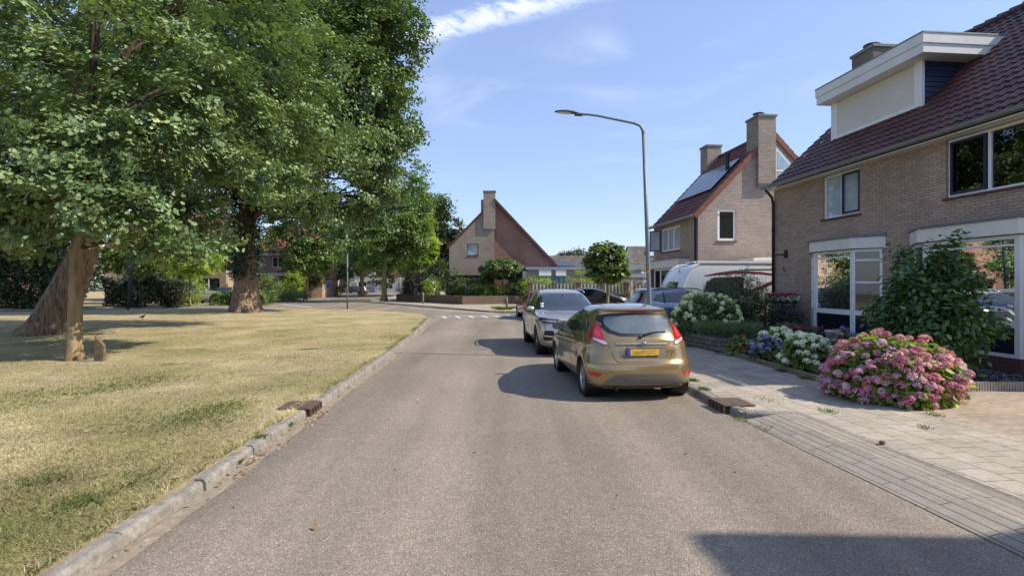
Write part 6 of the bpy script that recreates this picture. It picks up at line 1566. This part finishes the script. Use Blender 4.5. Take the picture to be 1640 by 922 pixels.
# ------------------------------------------------------------------ front gardens on the right
sheet('garden_soil', [(5.42, 8.62), (6.55, 8.62), (9.9, 9.0), (9.4, 13.3), (5.32, 13.3)], .13, 'soil')
sheet('gravel_bed', [(6.5, 8.60), (12, 8.66), (10.0, 9.2), (9.2, 13.2), (8.3, 13.2), (7.4, 10.5)], .145, 'gravel')
sheet('raised_bed', [(5.22, 13.55), (9.3, 13.55), (8.9, 17.6), (8.0, 17.9), (5.2, 17.0), (5.0, 15.3)], .42, 'soil')
def low_wall(name, label, pts, w, h, mat, cat='wall', z0=.05, group=None):
    mb = MB()
    for a, b in zip(pts[:-1], pts[1:]):
        a, b = Vector((*a, z0)), Vector((*b, z0)); t = (b - a).normalized(); n = Vector((-t.y, t.x, 0)) * w
        mb.hexa([a, b, b + n, a + n], [q + Vector((0, 0, h)) for q in (a, b, b + n, a + n)])
    o = mb.build(name, mat, bevel=.008); top(o, label, cat, group); return o
low_wall('stone_wall', 'brownish stacked stone retaining wall along the pavement', [(5.02, 16.9), (4.88, 15.0), (5.18, 13.42)][::-1], -.22, .42, 'stack')
low_wall('stone_wall', 'grey stacked stone wall crossing the bed behind the small hydrangeas', [(5.20, 13.42), (6.4, 13.25), (7.6, 12.9), (8.6, 12.75), (9.2, 12.7)], .22, .36, 'stackgrey')
low_wall('garden_edging', 'brown concrete edging along the pavement side of the flower bed', [(5.40, 8.62), (5.34, 11.0), (5.26, 13.3)], -.06, .10, 'wood', 'edging', .085)
mb = MB()
for i in range(160):
    x = 6.35 + i * .044
    mb.hexa([(x, 8.50, .06), (x + .030, 8.50, .06), (x + .030, 8.56, .06), (x, 8.56, .06)], [(x, 8.50, .235), (x + .030, 8.50, .235), (x + .030, 8.56, .235), (x, 8.56, .235)])
mb.box(6.35, 6.35 + 160 * .044, 8.525, 8.575, .05, .225)
o = mb.build('garden_edging', 'fascia'); top(o, 'pale ribbed concrete edging in front of the slate gravel', 'edging')
o.data.materials[0] = M('ribbed concrete', (.36, .33, .28), .9, var=.2, bump=.4, dirt=.3)
# loose slate stones
rng = np.random.default_rng(14); n = 9000; P = np.stack([rng.uniform(6.6, 10.3, n), 8.62 + rng.random(n) ** 1.5 * 3.2, np.full(n, .15)], 1)
P = P[(P[:, 0] < 10.45 - .094 * P[:, 1]) & (P[:, 1] < 8.6 + (P[:, 0] - 6.2) * 2.2)]
MAT['slate_chip'] = leaf_mat('slate chips', [(0, (.035, .04, .055)), (.6, (.11, .115, .135)), (1, (.38, .37, .36))], 0, .6, .5)
o = leaves('slate_gravel', P + rng.normal(0, .006, P.shape) * (0, 0, 1) + (0, 0, .012), .036, MAT['slate_chip'], None, rng, 'quad', .7); o['kind'] = 'stuff'

PETAL = {}
def bloom_points(rng, r, n):
    d = rng.normal(size=(n, 3)); d /= np.linalg.norm(d, axis=1)[:, None]; d[:, 2] = np.where(d[:, 2] < -.45, -d[:, 2], d[:, 2]); return d * r, d
def bloom_mesh(key, mat, r=.08, n=95, var=0, flat=.8):
    k = (key, var)
    if k in PETAL: return PETAL[k]
    rng = np.random.default_rng(100 + var); P, d = bloom_points(rng, r, n); P[:, 2] *= flat
    o = leaves('flower_head', P, r * .42, mat, None, rng, 'petal', 0, d, 2.6, shade=np.clip(.12 + .26 * var + .1 * d[:, 2], 0, 1), curl=.0)
    me = o.data; bpy.data.objects.remove(o); PETAL[k] = me; return me
def hydrangea(base, r, label, lm, petals, nb, br=.075, leaf=.13, nl=1500, seed=1, low=.0, cat='hydrangea', group=None, spread=1.0, front=False, cone=False):
    rng = np.random.default_rng(seed); root = empty('hydrangea', base); top(root, label, cat, group)
    c = np.array((0, 0, r[2] * .30)); R3 = np.array((r[0], r[1], r[2] * .70))
    def dome(n, q0, q1, zmin):
        out = []
        while len(out) < n:
            d = rng.normal(size=3); d /= np.linalg.norm(d)
            if d[2] < zmin: continue
            out.append(d)
        d = np.array(out); q = rng.uniform(q0, q1, n); w = 1 + .06 * np.sin(d[:, 0] * 7 + seed) + .05 * np.sin(d[:, 1] * 9 + d[:, 2] * 5)
        return c + d * R3 * (q * w)[:, None], d
    mb = MB()
    for i in range(16):
        p, _ = dome(1, .8, .9, -.1); e = Vector(p[0]); mb.tube([(e.x * .15, e.y * .15, 0), (e.x * .55, e.y * .55, e.z * .5), e], [.014, .010, .006], 5)
    mb.build('stems', 'bark_dark', root, smooth=True)
    P, d = dome(nl, .55, 1.0, -.42); P[:, 2] = np.maximum(P[:, 2], .02)
    leaves('foliage', P, leaf, LM[lm], root, rng, 'oval', .25, d, .9, tdir=d + np.array((0, 0, -.2)), tw=.8)
    # flower heads kept apart from one another
    pts = []; tries = 0
    while len(pts) < nb and tries < nb * 60:
        tries += 1; p, dd = dome(1, .97, 1.05, -.32 + low); p, dd = p[0], dd[0]
        md = br * 1.25 if tries < nb * 25 else br * .9
        if p[2] < br * .6 or (front and dd[2] > .62 and rng.random() < .72) or any(np.linalg.norm(p - q[0]) < md for q in pts): continue
        pts.append((p, dd))
    cam_p = np.array((0, 0, 1.8)) - np.array(base); cam_p /= np.linalg.norm(cam_p)
    pts.sort(key=lambda q: -float(q[1] @ cam_p))
    rest = []
    for i, (p, dd) in enumerate(pts):
        pk = petals[int(rng.random() ** 1.3 * len(petals))]; var = int(rng.integers(0, 4))
        if i < 100:
            o = bpy.data.objects.new('flower_head', bloom_mesh((pk, br), LM[pk], br, 95, var)); COL.objects.link(o); o.parent = root; o.location = tuple(p)
            s = rng.uniform(.78, 1.18); o.scale = (s, s, s * (1.5 if cone else 1)); o.rotation_euler = (rng.normal(0, .3), rng.normal(0, .3), rng.uniform(0, 6))
        else: rest.append((p, pk))
    if rest:
        PP = []
        for p, pk in rest: q, d_ = bloom_points(rng, br, 60); PP.append(q + p)
        o = leaves('flower_heads', np.concatenate(PP), br * .42, LM[petals[0]], root, rng, 'petal', .2); o['kind'] = 'stuff'
    return root
HG = 'hydrangeas in the low flower bed'
hydrangea((5.68, 8.0, .085), (.83, .82, .95), 'big mound of pink and mauve hydrangea overhanging the pavement', 'hyd', ['p_pink', 'p_pink', 'p_pink', 'p_mauve'], 225, .068, .120, 4400, 3, low=-.15, front=True)
hydrangea((5.78, 10.45, .13), (.48, .42, .66), 'larger white hydrangea left of the big pink mound', 'mid', ['p_white'], 46, .072, .12, 900, 4, low=.25, group=HG)
hydrangea((6.12, 12.2, .13), (.42, .38, .66), 'smaller white hydrangea, farther back by the grey stone wall', 'mid', ['p_white'], 32, .072, .11, 600, 5, low=.3, group=HG)
hydrangea((5.62, 11.75, .13), (.32, .30, .50), 'violet blue hydrangea beside the pavement edging', 'mid', ['p_blue'], 26, .062, .10, 500, 6, low=.25, group=HG)
hydrangea((5.46, 12.75, .13), (.30, .26, .46), 'small magenta flowering plant at the corner of the stone walls', 'hyd', ['p_mag'], 11, .042, .10, 600, 7, low=.2, group=HG)
hydrangea((7.25, 11.6, .13), (.40, .34, .70), 'violet blue hydrangea just behind the big pink mound', 'mid', ['p_blue', 'p_mauve'], 24, .062, .10, 500, 8, low=.3, group=HG)
hydrangea((6.85, 12.15, .13), (.32, .28, .42), 'small green plant with a few dark pink flowers between the blue and white hydrangeas', 'mid', ['p_mag'], 7, .04, .10, 600, 9, low=.3, group=HG)
hydrangea((5.55, 15.2, .42), (.98, .70, 1.12), 'tall bush with cream flower panicles on the raised bed', 'mid', ['p_cream'], 95, .072, .11, 2600, 10, low=.1, cone=True)
hydrangea((7.35, 14.2, .42), (.42, .36, .34), 'low plant with magenta flowers in front of the slatted planter', 'mid', ['p_mag'], 20, .045, .09, 600, 11, group='magenta flowers on the raised bed', low=.1, cat='flowers')
hydrangea((8.05, 13.9, .42), (.34, .30, .26), 'low magenta flowers at the foot of the bay window', 'dark', ['p_mag'], 14, .042, .08, 400, 12, group='magenta flowers on the raised bed', low=.1, cat='flowers')
# laurel-like shrub and the small leaved one
shrub('shrub', (7.50, 9.5, .13), (.84, .80, 2.14), 'large glossy green laurel shrub in front of the wide bay window', 'laurel', .115, 13000, 61, 'lance', clumps=260, crad=.22, inner=.35, up=.3)
shrub('shrub', (6.85, 16.1, .42), (.95, .75, 1.62), 'dark small leaved shrub between the cream panicles and the planter', 'olive', .055, 12000, 62, 'oval', clumps=210, crad=.24, inner=.3)
shrub('shrub', (8.05, 15.6, .42), (.45, .4, .7), 'small dark bush under the planter rack', 'dark', .06, 1500, 63, 'oval', clumps=40, crad=.2)
# lavender tufts
rng = np.random.default_rng(70)
def tuft(name, base, r, h, n, label, lm='lav', cat='plant', group=None, w=.016, spread=.5, seed=1):
    rng = np.random.default_rng(seed); a = rng.uniform(0, 6.283, n); q = np.sqrt(rng.random(n)) * r
    B = np.stack([np.cos(a) * q * .6, np.sin(a) * q * .6, np.zeros(n)], 1); hh = h * rng.uniform(.6, 1.1, n)
    T = B * (1 + spread) + np.stack([np.cos(a) * q * spread, np.sin(a) * q * spread, hh], 1) + rng.normal(0, .03, (n, 3))
    s = np.cross(T - B, rng.normal(size=(n, 3))); s /= np.linalg.norm(s, axis=1)[:, None]; s *= w / 2
    Mi = (B + T) / 2 + (0, 0, .03)
    V = np.stack([B - s, B + s, Mi + s, T, Mi - s], 1)
    o = np_mesh(name, V, 5, LM[lm], None, rng.random(n)); o.location = base
    if label: top(o, label, cat, group)
    return o
for i, (x, y, lab) in enumerate([(5.25, 14.15, 'lavender tuft leftmost on the raised bed'), (5.62, 13.95, 'middle lavender tuft under the cream panicles'), (6.12, 13.9, 'lavender tuft right of the cream panicles'), (5.05, 14.9, 'lavender tuft hanging over the brown retaining wall')]):
    tuft('lavender', (x, y, .40), .32, .42, 900, lab, group='lavender tufts on the raised bed', seed=70 + i)
# planter rack with flowers
pr = empty('planter_rack', (8.0, 16.35, .42), YAW); top(pr, 'dark slatted planter rack against the end of the tan house wall', 'planter')
mb = MB()
for x in (0, .34, .72): mb.box(x, x + .04, 0, .04, -.05, .78)
for x in (0, .72): mb.box(x, x + .04, .34, .38, -.05, .78)
mb.build('posts', 'black', pr)
for i in range(6): mb = MB(); mb.box(.045, .715, .045, .30, .05 + i * .12, .155 + i * .12); mb.build('stone_block', 'stackgrey', pr, bevel=.01)
mb = MB(); mb.tube([(.1, .03, .2), (.35, .02, .45), (.6, .03, .60)], .02, 6); mb.build('scythe', 'pole', pr)
mb = MB(); mb.box(-.05, .82, -.02, .36, .78, .86); mb.build('flower_box', 'black', pr)
rng = np.random.default_rng(71)
P = rng.random((900, 3)) * (.95, .42, .22) + (-.09, -.06, .84); leaves('foliage', P, .06, LM['dark'], pr, rng, 'oval', .3)
P = rng.random((300, 3)) * (1.0, .45, .12) + (-.11, -.08, 1.0); leaves('blossom', P, .05, LM['p_mag'], pr, rng, 'petal', .4)
P = rng.random((380, 3)) * (1.0, .30, .16) + (-.11, -.10, .86); leaves('blossom', P, .055, LM['p_white'], pr, rng, 'petal', .2)
mb = MB(); mb.lathe([(0, 0), (.10, 0), (.13, .22), (.14, .22), (.14, .25), (.11, .25), (.11, .2), (0, .2)], 20); o = mb.build('plant_pot', 'ceramic', smooth=True); o.location = (7.95, 13.25, .40); top(o, 'pale grey plant pot in front of the near bay window panel', 'pot')

# ------------------------------------------------------------------ street furniture and small things
lp = empty('street_lamp', (3.38, 12.9, .09), 0); top(lp, 'tall grey street lamp with curved arm beside the gold hatchback', 'street lamp')
mb = MB(); mb.tube([(0, 0, -.05), (-.03, 0, .9), (-.035, 0, 1.0), (-.10, 0, 3.0), (-.185, 0, 5.35)], [.075, .072, .056, .048, .040], 16); mb.tube([(-.185, 0, 5.3), (-.20, 0, 5.45), (-.27, 0, 5.56), (-.42, 0, 5.62), (-1.30, 0, 5.80), (-1.55, 0, 5.83), (-1.78, 0, 5.83)], [.040, .038, .034, .030, .028, .027, .027], 12)
mb.build('pole', 'pole', lp, smooth=True)
mb = MB(); mb.tube([(-1.68, 0, 5.825), (-1.86, 0, 5.84)], [.040, .046], 10); mb.build('collar', 'darkpole', lp)
mb = MB(); mb.ball((0, 0, 0), (.30, .115, .045), 9); mb.v = [(a * (1.0), b * (1 - .25 * (a > 0) * a / .3), max(c, -.018)) for a, b, c in mb.v]; h_ = mb.build('lamp_head', 'darkpole', lp, smooth=True); h_.location = (-2.05, 0, 5.885); h_.rotation_euler = (0, R(-2) + R(5), 0)
mb = MB(); mb.ball((-.06, 0, -.016), (.19, .088, .014), 8); mb.build('lens', 'fascia', h_, smooth=True)
mb = MB(); mb.box(-.10, -.045, -.075, -.058, 1.98, 2.06); mb.build('label_plate', 'amber', lp)
mb = MB(); mb.box(-.07, .0, -.078, -.07, .5, .85); mb.build('access_door', 'pole', lp)

def pole_thing(name, label, cat, x, y, h, r, mat, lean=0.0):
    o = empty(name, (x, y, .08)); top(o, label, cat)
    mb = MB(); mb.tube([(0, 0, -.05), (lean * .5, 0, h * .5), (lean, 0, h)], [r, r * .92, r * .8], 12); mb.build('pole', mat, o, smooth=True); return o
o = pole_thing('street_lamp', 'dark lamp post with a black box on it between the hedges on the left', 'street lamp', -25.7, 35.5, 7.2, .085, 'darkpole', .55)
mb = MB(); mb.box(.05, .42, -.22, -.06, 2.35, 3.10); mb.build('control_box', 'black', o, bevel=.02); mb = MB(); mb.tube([(.55, 0, 7.1), (.3, 0, 7.5), (-.9, 0, 7.7)], .04, 8); mb.build('arm', 'darkpole', o); mb = MB(); mb.box(-.25, .08, -.1, .1, 1.98, 2.1); mb.build('bracket', 'darkpole', o)
o = pole_thing('sign_pole', 'bare grey pole with a small camera bracket at the far edge of the lawn', 'pole', -11.85, 38.2, 3.9, .055, 'pole')
mb = MB(); mb.box(.05, .32, -.04, .04, 2.86, 2.94); mb.box(.22, .34, -.07, .07, 2.84, 3.0); mb.build('bracket', 'darkpole', o)
o = pole_thing('street_sign', 'leaning pole with a flat pale blue sign right of the low light green hedge', 'street sign', -21.6, 45.5, 2.6, .035, 'pole', -.42)
mb = MB(); mb.box(-1.15, -.20, -.02, .02, 2.42, 2.66); mb.build('sign_board', 'zinc', o)
o = pole_thing('traffic_sign', 'round red and white prohibition sign on a white post by the street trees', 'traffic sign', -14.3, 68, 2.35, .06, 'white')
mb = MB(); mb.lathe([(0, -.07), (.30, -.07), (.30, -.05)], 24, 'y', (0, 0, 2.0)); s_ = mb.build('sign_ring', 'red_lens', o); mb = MB(); mb.lathe([(0, -.082), (.21, -.08)], 24, 'y', (0, 0, 2.0)); mb.build('sign_face', 'white', s_)
mb = MB(); mb.box(-.13, .12, -.092, -.085, 1.96, 2.06); mb.build('mark', 'black', s_); mb = MB(); mb.box(-.05, .60, -.02, .02, 2.42, 2.56); mb.build('name_board', 'white', o)
o = pole_thing('traffic_sign', 'round blue no stopping sign right of the red and white sign', 'traffic sign', -12.5, 65, 2.6, .035, 'pole')
mb = MB(); mb.lathe([(0, -.05), (.30, -.05), (.30, -.03)], 24, 'y', (0, 0, 2.35)); s_ = mb.build('sign_ring', 'red_lens', o); mb = MB(); mb.lathe([(0, -.062), (.245, -.06)], 24, 'y', (0, 0, 2.35)); mb.build('sign_face', 'plate_b', s_)
mb = MB(); mb.box(.0, .30, -.05, -.03, 1.85, 1.98); mb.build('small_plate', 'white', o)
o = pole_thing('traffic_sign', 'blue parking zone sign under the dark rounded evergreen', 'traffic sign', -24.9, 72, 2.1, .03, 'pole'); mb = MB(); mb.box(-.28, .28, -.05, -.03, 1.35, 1.95); mb.build('sign_face', 'plate_b', o)
o = pole_thing('traffic_sign', 'grey backed traffic sign on a thin pole in front of the board fence', 'traffic sign', 3.40, 42.5, 2.9, .03, 'pole'); mb = MB(); mb.box(-.08, .10, -.06, -.04, 2.05, 2.85); mb.build('sign_board', 'darkpole', o)
for x, y, h, lab in ((-7.85, 46.8, 1.0, 'grey wooden bollard in front of the purple shrub'), (-.36, 36.2, .80, 'short wooden bollard left of the red hatchback, weeds round its foot')):
    mb = MB(); mb.tube([(0, 0, -.05), (0, 0, h * .9), (0, 0, h * .97), (0, 0, h)], [.085, .082, .07, .03], 10); o = mb.build('bollard', 'wood', smooth=True); o.location = (x, y, .08); top(o, lab, 'bollard', 'wooden bollards at the junction')
tuft('weeds', (-.55, 36.1, .08), .8, .22, 500, 'patch of weeds round the foot of the short bollard', 'green', 'weeds', seed=81)
# broken stake beside the young oak
mb = MB(); mb.hexa([(-.10, -.06, 0), (.11, -.05, 0), (.10, .07, 0), (-.09, .06, 0)], [(-.09, -.045, .60), (.115, -.04, .36), (.09, .05, .38), (-.08, .045, .62)]); mb.v = [tuple(v) for v in mb.v]
o = mb.build('tree_stake', 'darkwood', bevel=.012); o.location = (-9.12, 11.75, .07); top(o, 'broken pointed wooden stake standing right of the young oak', 'stake')
# blackbird
b = empty('blackbird', (-17.75, 25.5, .10), R(20)); top(b, 'blackbird standing on the lawn between the two old oaks', 'bird')
mb = MB(); mb.tube([(-.17, 0, .10), (-.10, 0, .115), (-.05, 0, .13), (0, 0, .145), (.045, 0, .17), (.075, 0, .20), (.095, 0, .225), (.125, 0, .225)], [.012, .022, .045, .052, .042, .030, .027, .008], 12); mb.build('body', 'black', b, smooth=True)
mb = MB(); mb.tube([(.118, 0, .225), (.155, 0, .220)], [.008, .002], 6); mb.build('beak', 'amber', b)
for s_ in (-.02, .02): mb = MB(); mb.tube([(0, s_, .11), (.01, s_, .05), (0, s_, 0)], .005, 5); mb.tube([(-.02, s_, .004), (.03, s_, .004)], .004, 5); mb.build('leg', 'trim', b)

def drain(label, x, y, rz, side):
    o = empty('street_drain', (x, y, 0), rz); top(o, label, 'drain', 'cast iron drains in the kerbs')
    mb = MB(); mb.box(-.01, .44, 0, .50, .098, .118); mb.build('cover', 'cast', o, bevel=.006)
    mb = MB(); mb.box(.055, .38, .05, .45, .1183, .121); mb.build('cover_plate', 'cast', o)
    mb = MB(); mb.box(-.022, .10, 0, .50, -.02, .025)
    for i in range(5): mb.box(-.022, .0, i * .1166, i * .1166 + .033, .025, .0975)
    mb.build('grate', 'cast', o)
    mb = MB(); mb.box(-.012, .10, .01, .49, .026, .097); mb.build('opening', 'black', o)
drain('rusty kerb drain behind the gold hatchback, at the end of the right kerb', 2.965, 7.38, R(4), 1)
dl = (-2.80, 7.62); drain('rusty kerb drain in the left kerb, dead leaves in front of it', -2.775, 7.70, R(180 + 3), -1)

# litter, weeds, blades
rng = np.random.default_rng(90)
def lit(n, x, y, sx, sy, z): return np.stack([rng.normal(x, sx, n), rng.normal(y, sy, n), np.full(n, z) + rng.random(n) * .012], 1)
P = [lit(90, -.5, 8, 2.2, 4, .006), lit(60, -2.62, 7.1, .05, .28, .008), lit(34, -2.62, 5.6, .04, .2, .008), lit(26, -2.60, 5.0, .04, .12, .008), lit(40, 3.75, 6.85, .22, .10, .02), lit(18, 3.3, 7.2, .12, .08, .02)]
ys = rng.uniform(2.2, 14, 260); P.append(np.stack([np.interp(ys, [0, 3.3, 7.3, 14.6], [-2.60, -2.66, -2.78, -3.1]) + -.01 + rng.random(260) ** 1.5 * .22, ys, np.full(260, .008)], 1))
n = 420; yy = 1.6 + rng.random(n) ** 1.6 * 20; P.append(np.stack([-3.0 - rng.random(n) * (yy * .9 + .5), yy, np.full(n, .125)], 1))
o = leaves('fallen_leaves', np.concatenate(P), .042, LM['dead'], None, rng, 'oval', .8, curl=.35); o['kind'] = 'stuff'

def blades(name, P, h, w, mat, rng, kind='stuff', z=None):
    n = len(P); a = rng.uniform(0, 6.283, n); H = h * rng.uniform(.45, 1.35, n); lean = rng.normal(0, .75, (n, 2)) * H[:, None]
    s = np.stack([np.cos(a), np.sin(a), 0 * a], 1) * (w * .5)
    T = P + np.stack([lean[:, 0], lean[:, 1], H], 1); Mi = P + np.stack([lean[:, 0] * .3, lean[:, 1] * .3, H * .6], 1)
    V = np.stack([P - s, P + s, Mi + s * .8, T, Mi - s * .8], 1)
    f = .5 + .27 * np.sin(P[:, 0] * 1.9 + 1.3 * np.sin(P[:, 1] * 1.1)) + .20 * np.sin(P[:, 1] * 2.3 + P[:, 0] * .9) + rng.normal(0, .20, n)
    o = np_mesh(name, V, 5, mat, None, np.clip(f, 0, 1)); o['kind'] = kind; return o
n = 260000; d = 1.5 + (rng.random(n) ** 1.7) * 20; x = -2.9 - rng.random(n) * (d * .98)
kx = np.interp(d, [0, 3.3, 7.3, 14.6, 20.5, 25.8], [-2.60, -2.66, -2.78, -3.1, -3.55, -4.05]) - .16
x = kx - rng.random(n) * (d * .97 + kx).clip(.1)
P = np.stack([x, d, np.full(n, .095)], 1); P = P[(np.hypot(P[:, 0] + 9.87, (P[:, 1] - 11.95) * 1.3) > .55) | (rng.random(n) < .15)]
blades('lawn_grass', P, .024, .0042, LM['grass'], rng)
# greener patches
Q = []
for (px, py, s, k) in ((330, 665, .30, 1300), (360, 652, .22, 700), (130, 805, .10, 500), (175, 610, .35, 350), (250, 610, .3, 350), (60, 770, .14, 400), (220, 770, .12, 300), (30, 640, .4, 900), (640, 540, .5, 500), (180, 620, .3, 900)):
    gx, gy = G(px, py, .1); Q.append(np.stack([rng.normal(gx, s, k), rng.normal(gy, s * 1.2, k), np.full(k, .095)], 1))
Q = np.concatenate(Q); Q = Q[Q[:, 0] < np.interp(Q[:, 1], [0, 3.3, 7.3, 14.6], [-2.8, -2.85, -2.97, -3.3])]
blades('clover_patches', Q, .036, .007, LM['green'], rng)
# weeds in joints near the kerbs
Q = []
for (cx, cy, s, k, z) in ((-2.74, 5.28, .035, 200, .03), (-2.80, 5.9, .03, 120, .09), (-2.75, 6.6, .02, 70, .05), (3.02, 6.98, .05, 60, .01), (3.1, 8.6, .04, 200, .095), (3.2, 9.4, .05, 160, .095), (3.8, 7.8, .10, 40, .095), (4.25, 7.1, .05, 90, .095), (6.32, 8.34, .07, 200, .09), (7.2, 7.2, .05, 50, .09), (6.6, 6.6, .05, 45, .09), (7.9, 7.6, .04, 40, .09), (6.3, 5.9, .05, 40, .09), (8.3, 6.9, .05, 40, .09), (3.15, 6.6, .08, 40, .01), (5.3, 9.6, .05, 200, .09), (5.28, 10.4, .05, 160, .09), (5.15, 13.2, .07, 120, .09), (4.9, 14.6, .06, 120, .09), (5.5, 6.9, .05, 50, .092), (4.9, 6.3, .04, 40, .092)):
    Q.append(np.stack([rng.normal(cx, s, k), rng.normal(cy, s * 1.5, k), np.full(k, z)], 1))
blades('weeds', np.concatenate(Q), .035, .008, LM['green'], rng)
n = 9000; t = rng.random(n) * 26; kx = np.interp(t, [0, 3.3, 7.3, 14.6, 20.5, 25.8], [-2.60, -2.66, -2.78, -3.1, -3.55, -4.05]) - .15
blades('lawn_edge_grass', np.stack([kx - rng.random(n) ** 2 * .12 + .02, t, np.full(n, .09)], 1), .05, .006, LM['grass'], rng)
# a pine cone on the pavement
mb = MB(); mb.ball((0, 0, .02), (.034, .028, .022), 6); o = mb.build('pine_cone', 'darkwood', smooth=True); o.location = G(1413, 711, .09) + (.092,); top(o, 'small brown cone lying on the pavement slabs', 'cone')
